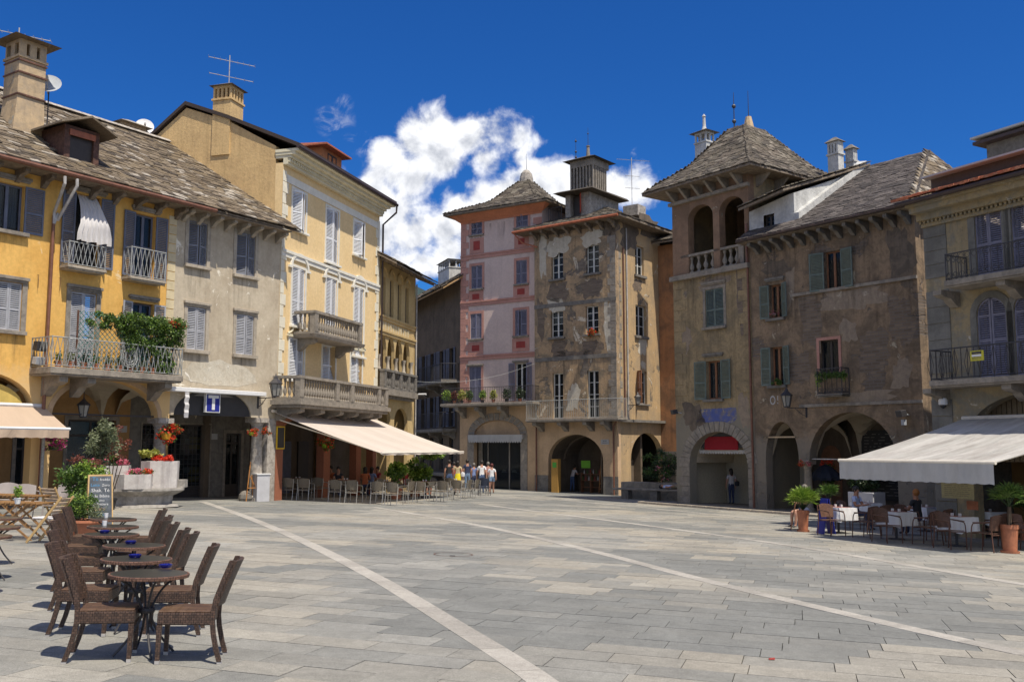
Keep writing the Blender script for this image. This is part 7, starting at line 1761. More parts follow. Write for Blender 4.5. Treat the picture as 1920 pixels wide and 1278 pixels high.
# balcony planting on the yellow house: trellis with climber, pots
xs = fA.at(150, 640, -1.1)[0]; xe = fA.at(335, 640, -1.1)[0]; zz0 = bal_z = fA.at(95, 686, -1.15)[1]; ztop = fA.at(250, 588, -1.0)[1]
tr = thing('balcony_trellis', 'green lattice trellis standing on the yellow house balcony behind the railing', 'trellis', fA.w(xs, -.95, zz0), fA.rz)
mb = MB(); Lx = xe-xs-.1; Hh = ztop-zz0-.1; st = .17
i = -Hh
while i < Lx:
    a0_, a1_ = max(0, i), min(Lx, i+Hh); mb.tube([(a0_, 0, a0_-i), (a1_, 0, a1_-i)], .011, 4, cap=False); mb.tube([(a0_, .02, Hh-(a0_-i)), (a1_, .02, Hh-(a1_-i))], .011, 4, cap=False); i += st
mb.build('lattice', fabric('teal_lattice', (.05, .16, .15)), tr)
mb = MB()
for x in (0, Lx*.5, Lx): mb.box(x-.02, -.01, 0, x+.02, .04, Hh)
mb.build('post', M['rust'], tr)
cl = thing('climbing_plant', 'dense green climber with white blossoms and red geraniums over the yellow house balcony', 'plant', fA.w(xs, -.95, zz0), fA.rz)
rnd = random.Random(11)
cc = []
for i in range(110):
    u = rnd.random(); x = Lx*(.42+.66*u); z = Hh*(1.0-abs(rnd.gauss(0, .26))*(1 if u < .8 else .8)); cc.append(((x, rnd.uniform(-.2, .2), max(.3, z)), (.20, .24, .18)))
for i in range(18): cc.append(((rnd.uniform(.0, Lx*.5), rnd.uniform(-.1, .1), Hh*rnd.uniform(.75, 1.0)), (.14, .12, .1)))
for i in range(34): cc.append(((Lx*rnd.uniform(.72, 1.0), rnd.uniform(-.1, .15), Hh*rnd.uniform(.02, .7)), (.16, .16, .16)))
foliage(cl, cc, 13000, .075, 'leaf'); foliage(cl, cc, 5200, .07, 'leaflime', seed=3); foliage(cl, cc, 5000, .07, 'leafdark', seed=5)
foliage(cl, cc, 260, .05, 'flwhite', 'blossom', aspect=1.1); foliage(cl, [((Lx*1.0, -.15, Hh*.93), (.35, .15, .10)), ((Lx*.93, -.2, Hh*.97), (.12, .1, .06))], 120, .06, 'flred', 'geranium_flower', aspect=1.1)
for i, x in enumerate([.25+.42*j for j in range(9)]):
    t = thing('balcony_pot', 'terracotta pot with a leafy plant, %s from the left on the yellow house balcony floor' % 'first second third fourth fifth sixth seventh eighth ninth'.split()[i], 'flower pot', fA.w(fA.at(100, 640, -1)[0]+x, -.9, zz0+.004), 0, 'flower pots on the yellow house balcony')
    pot_mb(.11, .2).build('pot', M['terracotta'], t, smooth=True); foliage(t, [((0, 0, .32), (.14, .14, .18))], 130, .08, ('leaf', 'leafolive', 'leafdark')[i % 3], seed=i)
rg = thing('wicker_wall_ring', 'round woven grey ring ornament fixed behind the balcony railing under the climber', 'ornament', fA.w(fA.at(243, 668, -1.02)[0], -1.02, fA.at(243, 668, -1.02)[1]), fA.rz)
mb = MB()
for r_ in (.30, .24, .17): mb.tube([(r_*cos(a*pi/12), 0, r_*1.2*sin(a*pi/12)) for a in range(25)], .02, 5)
for a in range(12): mb.tube([(.1*cos(a*pi/6), 0, .12*sin(a*pi/6)), (.3*cos(a*pi/6+.3), 0, .36*sin(a*pi/6+.3))], .01, 4)
mb.build('ring', M['irongrey'], rg)
# curtain blowing out of the balconette window
r = rA[1]; cv = thing('blown_curtain', 'white gathered curtain blown out over the balconette rail of the yellow house', 'curtain', fA.w(r[0], 0, r[2]), fA.rz)
mb = MB(); w_ = r[1]-r[0]; h_ = r[3]-r[2]; n, m = 44, 14; vs = []
for j in range(m+1):
    v = j/m
    for i in range(n+1):
        u = i/n; spread = 1+.62*min(1, v*1.2)**1.5; x = w_*.5+(u-.5)*w_*.8*spread-.05*v; y = .12-.62*min(1, v*1.6)**.8+.055*sin(u*40+v*2)*(.3+v); z = h_*(1-v*.70)+.03*sin(u*17)*v; vs.append((x, y, z))
mb.add(vs, [(j*(n+1)+i, j*(n+1)+i+1, (j+1)*(n+1)+i+1, (j+1)*(n+1)+i) for j in range(m) for i in range(n)]); mb.build('fabric', M['whitecurtain'], cv, smooth=True)

# flower baskets
def basket(p, label, fl, s=1.0, seed=0, bowl='terracotta', green=.35, hang=None, group='hanging flower baskets'):
    t = thing('flower_basket', label, 'flower basket', p, 0, group); mb = MB(); mb.lathe([(.001, -.2*s), (.12*s, -.18*s), (.17*s, 0), (.15*s, 0)], n=14, cap=False); mb.build('bowl', bowl if not isinstance(bowl, str) else M[bowl], t, smooth=True)
    rnd = random.Random(seed); c = clumps((0, 0, .02*s), (.34*s, .32*s, .30*s), 15, .13*s, rnd)
    foliage(t, c, int(900*green)+150, .075*s, 'leaf', seed=seed); foliage(t, c, 340, .075*s, fl, 'flower', seed=seed+1, aspect=1.1)
    if hang: mb = MB(); mb.tube([(0, 0, 0), hang], .008, 4); mb.build('hanger', M['iron'], t)
    return t
limeb = fabric('lime_green_bowl', (.30, .45, .03)); yb_ = fabric('yellow_bowl', (.65, .35, .03))
def onf(F, px, py, k): x, z = F.at(px, py, k); return F.w(x, k, z)
basket(onf(fA, 312, 812, -.45), 'large scarlet geranium basket on the column between yellow and beige arches', 'flred', 1.15, 1, yb_, .25)
basket(onf(fA, 332, 805, -.2), 'small loose red geranium basket right of the big scarlet one', 'flred', .55, 2, 'terracotta', .4)
basket(onf(fA, 472, 810, -.3), 'red geranium basket in lime bowl left of the granite column', 'flred', .62, 3, limeb, .35)
basket(onf(fA, 500, 808, -.4), 'red geranium basket in pale pot right of the granite column', 'flred', .60, 4, 'plate', .35)
basket(onf(fA, 100, 832, -.6), 'magenta petunia basket on the pole below the peach awning', 'flmag', .95, 5, 'black', .5)
basket(onf(fA, 68, 830, .6), 'dim magenta hanging basket in shade left of the petunia pole', 'flmag', .6, 6, 'black', .3)
basket(onf(fC, 610, 832, -.6), 'dark leafy basket with lime bowl hanging under the cream awning', 'flred', .95, 7, limeb, 1.0)
basket(onf(fH, 1502, 868, -.25), 'red flower pot hung on the left of the dusky arcade column', 'flred', .45, 8, 'redpanel', .2)
basket(onf(fH, 1517, 868, -.3), 'pink flower pot hung on the right of the dusky arcade column', 'flpink', .42, 9, 'flred', .2)
basket(onf(fG, 1110, 622, -.12), 'red geraniums in a clay box on the brown house window sill', 'flred', .95, 10, 'terracotta', .45)
basket(onf(fH, 1452, 588, -.12), 'pink flowers on the sill of the upper green shuttered window', 'flpink', .45, 11, 'plate', .5)
basket(onf(fH, 1457, 716, -.15), 'leafy green sill plant in the lower green shuttered window', 'leaf', .6, 12, 'terracotta', 1.2)
pp = onf(fA, 80, 850, -.62); tp = thing('flower_pole', 'slim grey pole carrying the magenta petunias under the peach awning', 'pole', (pp.x, pp.y, gz(pp.x, pp.y))); mb = MB(); mb.tube([(0, 0, 0), (0, 0, 2.35)], .05, 8); mb.lathe([(.12, 0), (.1, .08)], n=10); mb.build('pole', M['irongrey'], tp)
# ivy on the balconette of the dusky house
x0i, zi = fH.at(1535, 703, -.5); iv = thing('ivy_planter', 'trailing green ivy over the small iron balconette of the dusky house', 'plant', fH.w(x0i, -.45, zi), fH.rz)
foliage(iv, [((i*.13-.1, rnd.uniform(-.12, .08), .05-.12*abs(sin(i*1.7))*(2 if i in (0, 1, 9) else 1)), (.14, .14, .14)) for i in range(11)], 1300, .075, 'leaf'); foliage(iv, [((-.1, 0, -.25), (.1, .1, .3)), ((1.1, 0, -.1), (.12, .1, .2))], 200, .07, 'leaflime')
# pink house balcony plants
for i, (px, mt, s) in enumerate(((838, 'leaflime', .34), (852, 'leafred', .22), (866, 'leafyellow', .30), (880, 'leaf', .25), (905, 'leaflime', .22), (925, 'leafyellow', .22), (950, 'leafdark', .3), (975, 'leafdark', .28))):
    x, _ = fP.at(px, 745, -.95); zb_ = fP.at(900, 756, -1.1)[1]
    t = thing('balcony_plant', ('x') and ['low lime green plant at the left end of the pink house balcony', 'small russet plant second on the pink house balcony', 'yellowish bush third from left on the pink house balcony', 'green plant before the lilac balcony door of the pink house', 'lime plant right of the balcony door of the pink house', 'yellow green plant in the middle right of the pink house balcony', 'dark shaded plant near the open door of the pink balcony', 'dark plant at the right end of the pink house balcony'][i], 'potted plant', fP.w(x, -.95, zb_+.004), 0, 'plants on the pink house balcony')
    pot_mb(.12, .22).build('pot', M['terracotta'] if i % 2 else M['black'], t); foliage(t, [((0, 0, .45+s*.3), (s, s*.7, s+.1))], 420, .10, mt, seed=i); 
for i, px in enumerate((1108, 1065)):
    pass

# ---------------- stone basin with concrete planters
fp = gpt(243, 951); fb = thing('stone_basin', 'wide grey lobed stone fountain basin carrying white flower planters', 'fountain basin', (fp.x, fp.y+.55, gz(fp.x, fp.y+.55)), radians(8))
def lobed(r, k=8, a=.06): return [(r*(1+a*cos(k*t*2*pi/64))*cos(t*2*pi/64), r*(1+a*cos(k*t*2*pi/64))*.72*sin(t*2*pi/64)) for t in range(64)]
mb = MB(); lv = [(lobed(1.25), 0.0), (lobed(1.22), .08), (lobed(1.05), .10), (lobed(1.08), .36), (lobed(1.36), .50), (lobed(1.40), .53), (lobed(1.40), .60)]
vs = [(x, y, z) for ring, z in lv for x, y in ring]; mb.add(vs, [(i*64+k_, i*64+(k_+1) % 64, (i+1)*64+(k_+1) % 64, (i+1)*64+k_) for i in range(len(lv)-1) for k_ in range(64)]+[tuple(range(6*64, 7*64))]); mb.build('basin', M['granite'], fb, smooth=True)
mb = MB(); mb.box(1.0, .2, .602, 1.45, .7, .85); mb.build('pedestal_block', M['granite'], fb)
def octplanter(px, py, r, h, label, z, yoff, fl):
    p = gpt(px, py); t = thing('flower_planter', label, 'flower planter', (fb.location.x+px, fb.location.y+yoff, fb.location.z+z), radians(10), 'white octagonal planters on the stone basin') if False else None
def planter(dx, dy, r, h, label, plants, seed):
    t = thing('flower_planter', label, 'flower planter', (fb.location.x+dx, fb.location.y+dy, fb.location.z+.604), radians(12), 'white octagonal planters on the stone basin')
    mb = MB(); n = 8
    for (r0, z0), (r1, z1) in (((r*.97, 0), (r, h)), ((r, h), (r*.92, h)), ((r*.92, h), (r*.9, h*.85)), ((r*.9, h*.85), (.001, h*.85))):
        vs = [(cos(2*pi*i/n+.39)*rr, sin(2*pi*i/n+.39)*rr, z) for rr, z in ((r0, z0), (r1, z1)) for i in range(n)]; mb.add(vs, [(i, (i+1) % n, n+(i+1) % n, n+i) for i in range(n)])
    mb.build('planter_body', M['concrete'], t, bevel=.012)
    rnd = random.Random(seed)
    for k_, (mt, nm, cnt, c, R, sz) in enumerate(plants): foliage(t, clumps((c[0], c[1], h+c[2]), R, 10, .10, rnd), cnt, sz, mt, nm, seed=seed+k_, aspect=1.2 if nm == 'flower' else 1.7)
    return t
planter(-.95, .05, .68, .72, 'tall white octagonal planter with pink flowers and a green tuft at left of basin', [('flpink', 'flower', 700, (-.3, -.3, .12), (.3, .25, .10), .07), ('leaf', 'foliage', 900, (.02, .05, .22), (.28, .28, .12), .08), ('flpink', 'flower', 350, (.42, -.2, .08), (.18, .2, .08), .07), ('leafdark', 'foliage', 300, (0, 0, .03), (.5, .4, .05), .07)], 21)
planter(.62, .3, .62, .86, 'tall white octagonal planter with yellow leaves and red flowers at right of basin', [('leafyellow', 'foliage', 900, (-.28, 0, .22), (.42, .3, .09), .10), ('flred', 'flower', 900, (.12, -.25, .09), (.40, .25, .06), .06)], 31)
planter(.12, -.55, .58, .46, 'low white octagonal planter with small pink flowers in front of the tall planters', [('flpink', 'flower', 650, (-.1, 0, .08), (.42, .3, .07), .055), ('leaf', 'foliage', 450, (.2, -.1, .04), (.4, .3, .05), .06), ('flred', 'flower', 250, (.42, -.05, .10), (.12, .2, .07), .055)], 41)

def potplant(px, py, label, r, h, plants, potm='terracotta', stemtops=None, seed=0, cat='potted plant', name='potted_plant', potfn=None):
    p = put(px, py); t = thing(name, label, cat, p, 0, None, tilt=True); (potfn or pot_mb)(r, h).build('pot', M[potm], t, smooth=True); soil(t, r*.9, h*.92)
    rnd = random.Random(seed)
    if stemtops: stems(t, (0, 0, h*.9), stemtops, .02)
    for k_, (mt, nm, cnt, c, R, nc, cr_, sz, asp) in enumerate(plants): foliage(t, clumps(c, R, nc, cr_, rnd), cnt, sz, mt, nm, seed=seed+k_, aspect=asp)
    return t
potplant(178, 962, 'tall grey green olive bush in a pot behind the blackboard', .28, .45, [('leafolive', 'foliage', 2200, (0, 0, 2.15), (.52, .4, .42), 20, .20, .11, 2.4), ('leafolive', 'foliage', 500, (-.05, 0, 1.4), (.3, .3, .3), 8, .16, .10, 2.4)], 'plate', [(-.2, 0, 1.9), (.15, .1, 2.1), (.0, 0, 2.4), (-.4, 0, 1.7)], 51)
potplant(205, 955, 'thin russet leaved shrub beside the olive bush', .2, .35, [('leafred', 'foliage', 650, (.0, 0, 1.95), (.45, .3, .55), 16, .16, .09, 2.0)], 'black', [(-.2, 0, 1.9), (.2, .1, 2.2), (.35, 0, 1.6), (0, 0, 2.5)], 61)
potplant(148, 978, 'bushy yellow green shrub with russet tips left of the blackboard', .30, .5, [('leaf', 'foliage', 1800, (0, 0, 1.05), (.62, .4, .36), 22, .2, .10, 2.0), ('leaflime', 'foliage', 1300, (.1, -.1, 1.15), (.6, .4, .36), 18, .18, .10, 2.2), ('leafred', 'foliage', 260, (.05, 0, 1.5), (.4, .3, .15), 10, .12, .09, 3)], 'black', [(-.3, 0, 1.0), (.25, .1, 1.1), (0, 0, 1.3)], 71)
potplant(152, 1004, 'round green herb bush with silvery leaves in a terracotta bowl', .40, .34, [('leaf', 'foliage', 2600, (-.08, 0, .62), (.34, .3, .24), 22, .15, .055, 2.2), ('leaflime', 'foliage', 500, (-.1, -.1, .7), (.3, .3, .2), 12, .12, .05, 2.2), ('leafolive', 'foliage', 800, (.32, -.1, .5), (.16, .2, .14), 10, .1, .05, 3)], 'terracotta', None, 81)
# palms beside the right cafe
def palm(px, py, label, r, h, s, seed, trunk=.25, n=26, el0=.35):
    p = put(px, py); t = thing('potted_palm', label, 'potted palm', p, 0, 'potted palms at the right cafe', tilt=True); pot_mb(r, h, taper=.78).build('pot', M['terracotta'], t, smooth=True); soil(t, r*.9, h*.92)
    mb = MB(); mb.lathe([(r*1.05, 0), (r*1.1, .05), (r*1.0, .05)], n=22, cap=False); mb.build('saucer', M['terracotta'], t)
    mb = MB(); mb.tube([(0, 0, h*.8), (0.02, 0, h+trunk)], .06, 8, .04); mb.build('trunk', M['bark'], t)
    rnd = random.Random(seed); lf = MB(); st = MB()
    for i in range(n):
        a = rnd.uniform(0, 2*pi); el = rnd.uniform(el0, 1.5); L = s*rnd.uniform(.5, .8); d = Vector((cos(a)*cos(el), sin(a)*cos(el), sin(el)))
        b = Vector((0, 0, h+trunk)); e_ = b+d*L*.55; st.tube([b, e_], .009, 4)
        side = d.cross(Vector((0, 0, 1))).normalized(); upv = side.cross(d)
        for j in range(17):
            f = (j-8)/8*1.35; dd = (d*cos(f)+side*sin(f)*.9+upv*rnd.uniform(-.2, .3)).normalized(); l2 = s*.5*rnd.uniform(.8, 1.05); w = dd.cross(upv).normalized()*.011
            tip = e_+dd*l2+Vector((0, 0, -.22*l2)); m_ = e_+dd*l2*.5
            lf.add([e_, m_+w*1.6, tip, m_-w*1.6], [(0, 1, 2, 3)])
    lf.build('palm_leaf', M['leaflime'] if seed == 1 else M['leaf'], t); st.build('leaf_stalk', M['leafdark'], t); return t
palm(1506, 996, 'lush light green palm in a tall terracotta pot at left of the right cafe', .17, .62, .95, 1, .0, 44, .75)
palm(1894, 1036, 'fan palm in the big terracotta pot at the right end of the cafe', .195, .66, .80, 2, .42, 26)
palm(1925, 1012, 'half hidden palm with pale pot at the right picture edge', .2, .5, .6, 3, .3, 16)
palm(1556, 975, 'dim fan palm in the shade behind the first cafe table', .2, .45, .75, 4, .35, 18)
potplant(1550, 962, 'tall shrub with coral red new leaves in front of the large arch', .28, .5, [('leaf', 'foliage', 900, (0, 0, 1.45), (.38, .35, .35), 14, .18, .10, 2.0), ('flred', 'foliage', 420, (-.02, 0, 1.95), (.34, .3, .42), 14, .14, .08, 2.2), ('leaf', 'foliage', 500, (.1, 0, 1.7), (.35, .3, .4), 10, .14, .09, 2)], 'darkstone', [(-.1, 0, 1.9), (.15, .1, 2.0), (0, 0, 2.4), (.3, 0, 1.5)], 91)
potplant(1620, 965, 'dark green shrub in the shade under the left end of the right awning', .3, .6, [('leafdark', 'foliage', 1800, (0, 0, 1.45), (.7, .5, .5), 22, .2, .10, 2.0)], 'plate', [(-.3, 0, 1.4), (.3, .1, 1.5)], 101)
ole = potplant(1212, 925, 'large flowering oleander bush behind the stone bench', .4, .75, [('leafdark', 'foliage', 2600, (0, 0, 1.7), (1.15, .7, .85), 34, .26, .13, 3.0), ('leaf', 'foliage', 1300, (0, -.2, 1.8), (1.15, .7, .8), 28, .22, .12, 3.0), ('flpink', 'flower', 60, (0, -.4, 1.6), (.9, .4, .6), 12, .1, .07, 1.1)], 'stone', [(-.5, 0, 1.6), (.5, .1, 1.7), (0, 0, 2.2)], 111)
_b = gpt(1150, 934); ole.location = (_b.x+2.5, _b.y-.1, gz(_b.x+2.5, _b.y-.1))
for i, (px, py, lab, s) in enumerate(((742, 935, 'small bright green shrub behind the column under the cream awning', .6), (778, 930, 'lime green maple bush beside the ashlar pier past the awning', 1.0), (800, 926, 'spreading lime green tree tips right of the awning pier', 1.0))):
    potplant(px, py, lab, .3, .5, [('leaflime', 'foliage', 1500, (.1*i, 0, 1.2 if i < 2 else 2.1), (.55*s, .5*s, .5*s if i < 2 else .28), 18, .2, .13, 1.4), ('leaf', 'foliage', 700, (.1*i, 0, 1.1 if i < 2 else 1.95), (.5*s, .5*s, .5*s if i < 2 else .2), 12, .2, .12, 1.4)], 'terracotta', [(-.1, 0, 1.3), (.2, 0, 1.9 if i == 2 else 1.4)], 121+i)
# ================================================================== FURNITURE
def curve_tube(mb, pts, r, n=6, steps=6, r2=None):
    P = [Vector(p) for p in pts]; out = []
    for i in range(len(P)-1):
        p0, p1, p2, p3 = P[max(0, i-1)], P[i], P[i+1], P[min(len(P)-1, i+2)]
        for k in range(steps): t = k/steps; out.append(.5*((2*p1)+(p2-p0)*t+(2*p0-5*p1+4*p2-p3)*t*t+(3*p1-p0-3*p2+p3)*t**3))
    mb.tube(out+[P[-1]], r, n, r2)
def wicker_chair():
    """armless woven chair, facing +x"""
    t = thing('wicker_chair', 'x', 'chair')
    mb = MB(); mb.box(-.23, -.225, .335, .24, .225, .445); s = mb.build('seat', M['wicker'], t, bevel=.012)
    mb = MB(); mb.box(-.225, -.215, .4455, .235, .215, .458); mb.build('seat_weave', M['wickerseat'], s, bevel=.006)
    # backrest: leaning, slightly dished panel
    n, m = 8, 8; vs = []
    for side in (0, 1):
        for j in range(m+1):
            v = j/m; z = .50+.395*v; xb = -.235-.125*v-.02*v*v
            for i in range(n+1):
                y = -.215+.43*i/n; dish = -.035*(1-(2*i/n-1)**2); vs.append((xb+dish+(.0 if side else -.036), y, z))
    N_ = (n+1)*(m+1); fs = []
    for j in range(m):
        for i in range(n): a = j*(n+1)+i; fs += [(a, a+1, a+n+2, a+n+1), (N_+a, N_+a+n+1, N_+a+n+2, N_+a+1)]
    for i in range(n): fs += [(i, N_+i, N_+i+1, i+1), (m*(n+1)+i, m*(n+1)+i+1, N_+m*(n+1)+i+1, N_+m*(n+1)+i)]
    for j in range(m): a, b = j*(n+1), (j+1)*(n+1); fs += [(a, b, N_+b, N_+a), (a+n, N_+a+n, N_+b+n, b+n)]
    mb = MB(); mb.add(vs, fs); mb.build('backrest', M['wicker'], t, smooth=True)
    for y in (-.205, .205):
        mb = MB(); q = .021
        def seg(pts):
            for a, b in zip(pts[:-1], pts[1:]):
                mb.hexa([(a[0]-q,y-q,a[1]),(a[0]+q,y-q,a[1]),(a[0]+q,y+q,a[1]),(a[0]-q,y+q,a[1]),(b[0]-q,y-q,b[1]),(b[0]+q,y-q,b[1]),(b[0]+q,y+q,b[1]),(b[0]-q,y+q,b[1])])
        seg([(-.31, .02), (-.275, .13), (-.245, .26), (-.232, .36), (-.235, .46), (-.25, .56), (-.31, .74), (-.37, .90)]); o = mb.build('rear_leg', M['wicker'], t)
        f = MB(); f.box(-.333, y-.018, 0, -.292, y+.018, .03); f.build('foot_cap', M['rubber'], o)
        mb = MB(); mb.hexa([(.2,y-.018,.025),(.236,y-.018,.025),(.236,y+.018,.025),(.2,y+.018,.025),(.196,y-.021,.335),(.24,y-.021,.335),(.24,y+.021,.335),(.196,y+.021,.335)]); o = mb.build('front_leg', M['wicker'], t)
        f = MB(); f.box(.199, y-.019, 0, .237, y+.019, .03); f.build('foot_cap', M['rubber'], o)
    return t
def bistro_table():
    t = thing('round_table', 'x', 'table')
    mb = MB(); mb.lathe([(.001, .727), (.335, .727), (.338, .730), (.334, .733), (.001, .733)], n=40, cap=False); tp = mb.build('tabletop', M['tabletop'], t)
    mb = MB(); mb.lathe([(.3381, .698), (.356, .700), (.360, .715), (.356, .731), (.3385, .733)], n=40, cap=False)
    r = mb.build('woven_rim', M['wickerred'], tp, smooth=True); uv = r.data.uv_layers[0].data
    for pl in r.data.polygons:
        for li in pl.loop_indices:
            v = r.data.vertices[r.data.loops[li].vertex_index].co; uv[li].uv = ((atan2(v.y, v.x) % (2*pi))*.36, v.z)
    for i in range(4):
        a = i*pi/2+.4; c, s = cos(a), sin(a); mb = MB()
        curve_tube(mb, [(c*.27, s*.27, .70), (c*.14, s*.14, .60), (c*.055, s*.055, .45), (c*.045, s*.045, .34), (c*.14, s*.14, .16), (c*.27, s*.27, .01)], .0115, 6, 4); mb.build('leg', M['iron'], t, smooth=True)
    mb = MB(); mb.lathe([(.07, .38), (.078, .40), (.07, .42)], n=16); mb.lathe([(.27, .696), (.27, .699)], n=20); mb.build('leg_ring', M['iron'], t); return t
tp6 = [(275,1075),(252,1047),(248,1022),(205,1001),(209,986),(210,972)]
tproto = bistro_table(); cproto = wicker_chair(); tpos = []
ordn = ['nearest', 'second nearest', 'third', 'fourth', 'fifth', 'farthest']
for i, (px, py) in enumerate(tp6):
    p = gpt(px, py, .73); tpos.append(p); o = tproto if i == 0 else copytree(tproto)
    place(o, p.x, p.y, .2+i*.7, ['dark round bistro table nearest the camera with a blue ashtray', 'second dark round bistro table from the camera with a blue ashtray', 'third dark round bistro table from the camera in the wicker chair row', 'fourth dark round bistro table from the camera with a blue ashtray', 'fifth dark round bistro table from the camera, with a small glass', 'farthest dark round bistro table, next to the terracotta herb bowl'][i], 'row of round bistro tables')
rr = random.Random(12)
offR = [.44, .43, .30, .44, .41, .40]; offL = [-.27, -.38, -.49, -.31, -.37, -.37]; dyR = [-.13, -.1, 0, 0, 0, 0]; dyL = [-.18, -.2, -.15, -.1, -.1, 0]; first = True
for i, p in enumerate(tpos):
    for side in (1, -1):
        if first: o = cproto; first = False
        else: o = copytree(cproto)
        dx = (offR if side > 0 else offL)[i]; rz = (pi if side > 0 else 0)+rr.uniform(-.10, .10)+(.17 if side > 0 else .22)
        yy = p.y+(dyL if side < 0 else dyR)[i]
        place(o, p.x+dx, yy, rz, '%s wicker chair from the camera, %s of the bistro tables' % (['nearest brown', 'second brown', 'third brown', 'fourth brown', 'fifth brown', 'sixth and farthest brown'][i], 'right' if side > 0 else 'left'), 'brown wicker chairs along the bistro tables')
# extra chairs visible between the tables
for (X, Y, rz, lab) in ((-4.5, 12.15, pi+.12, 'brown wicker chair standing between the third and fourth right hand chairs'), (-5.25, 13.6, pi+.05, 'brown wicker chair squeezed between the fourth and fifth right hand chairs')):
    place(copytree(cproto), X, Y, rz, lab, 'brown wicker chairs along the bistro tables')
def ashtray():
    t = MB(); t.lathe([(.001, .0), (.05, 0), (.062, .012), (.066, .034), (.058, .036), (.048, .014), (.001, .010)], n=24, cap=False); return t
for i, (px, py) in enumerate(((310,1063),(253,1044),(245,1018),(196,998))):
    p = gpt(px, py, .74); o = ashtray().build('ashtray', M['blueglass'], smooth=True); o.location = (p.x, p.y, gz(p.x, p.y)+.736)
    tag(o, ['cobalt blue glass ashtray on the nearest round table', 'cobalt blue glass ashtray on the second round table', 'cobalt blue glass ashtray on the third round table', 'cobalt blue glass ashtray on the fourth round table'][i], 'ashtray', 'blue glass ashtrays')
for i, (px, py) in enumerate(((196,984),(199,969))):
    p = gpt(px, py, .74); mb = MB(); mb.lathe([(.03, 0), (.036, .07), (.033, .07), (.027, .006), (.001, .006)], n=14, cap=False); o = mb.build('drinking_glass', M['signwhite'], smooth=True); o.location = (p.x, p.y, gz(p.x, p.y)+.736); tag(o, ['small pale tumbler on the fifth round table', 'small pale tumbler on the farthest round table'][i], 'glass')
for i, (px, py) in enumerate(((-8, 970), (-18, 987), (-40, 1004))):
    p = gpt(px, py, .73); o = copytree(tproto); place(o, p.x, p.y, i, ['round bistro table cut by the left edge, farthest of three', 'round bistro table cut by the left edge, middle of three', 'round bistro table cut by the left edge, nearest of three'][i], 'bistro tables at the left edge')
# teak folding table and chairs
def teak_table():
    t = thing('slatted_table', 'x', 'table')
    for i in range(13): mb = MB(); x = -.60+i*.1; mb.box(x-.036, -.36, .715, x+.036, .36, .735); mb.build('slat', M['teak'], t)
    mb = MB(); mb.box(-.64, -.30, .68, .64, -.26, .714); mb.box(-.64, .26, .68, .64, .30, .714); mb.build('apron', M['teak'], t)
    for y in (-.27, .27):
        for s in (1, -1): mb = MB(); yy = y*(1 if s > 0 else .86); mb.hexa([(s*.48-.03,yy-.015,0),(s*.48+.03,yy-.015,0),(s*.48+.03,yy+.015,0),(s*.48-.03,yy+.015,0),(-s*.38-.03,yy-.015,.68),(-s*.38+.03,yy-.015,.68),(-s*.38+.03,yy+.015,.68),(-s*.38-.03,yy+.015,.68)]); mb.build('leg', M['teak'], t)
    return t
def beam(mb, a, b, w, th):
    a, b = Vector(a), Vector(b); d = (b-a).normalized(); s = Vector((0, 1, 0)); u = d.cross(s).normalized()
    mb.obox((a+b)/2, d*((b-a).length/2), s*th/2, u*w/2)
def teak_chair(cushion=True):
    """folding slatted chair facing +x"""
    t = thing('folding_chair', 'x', 'chair')
    for y in (-.21, .21): mb = MB(); beam(mb, (.30, y, .01), (-.34, y, .90), .045, .022); mb.build('back_rail', M['pine'], t)
    for y in (-.17, .17): mb = MB(); beam(mb, (-.28, y, .01), (.20, y, .44), .04, .022); mb.build('leg', M['teak'], t)
    for i in range(6): mb = MB(); x = -.16+i*.075; mb.box(x-.028, -.19, .445, x+.028, .19, .462); mb.build('seat_slat', M['teakpale'], t)
    for i in range(4):
        v = .60+i*.08; x = .30-.64*(v-.01)/.89+.02; mb = MB(); mb.obox((x, 0, v), (0, .2, 0), (-.017, 0, .025), (.006, 0, .005)); mb.build('back_slat', M['teakpale'], t)
    if cushion: mb = MB(); mb.box(-.18, -.2, .464, .24, .2, .50); mb.build('cushion', M['whitecurtain'], t, bevel=.018)
    return t
tt = teak_table(); p = gpt(8, 1012); place(tt, p.x, p.y+.3, .05, 'slatted teak folding table at the left edge beside the wooden chair')
t2 = copytree(tt); p = gpt(5, 990); place(t2, p.x, p.y+.5, -.05, 'second slatted teak table at the left edge, behind the nearer one')
tc_ = teak_chair(); p = gpt(78, 1019); place(tc_, p.x, p.y+.22, pi-.1, 'honey coloured folding chair with white cushion facing left beside teak table')
tc2 = teak_chair(); p = gpt(88, 985); place(tc2, p.x, p.y+.3, radians(80), 'folding wooden chair with pale back slats turned away behind the honey coloured one')
p = gpt(33, 942, .76); fp_ = thing('small_flower_pot', 'white ribbed pot with a sprig of green on the nearer teak table', 'flower pot', (p.x, p.y, gz(p.x, p.y)+.738)); pot_mb(.065, .12).build('pot', M['signwhite'], fp_, smooth=True); foliage(fp_, [((0, 0, .22), (.08, .08, .12))], 160, .06, 'leaflime')
p = gpt(94, 944, .76); 
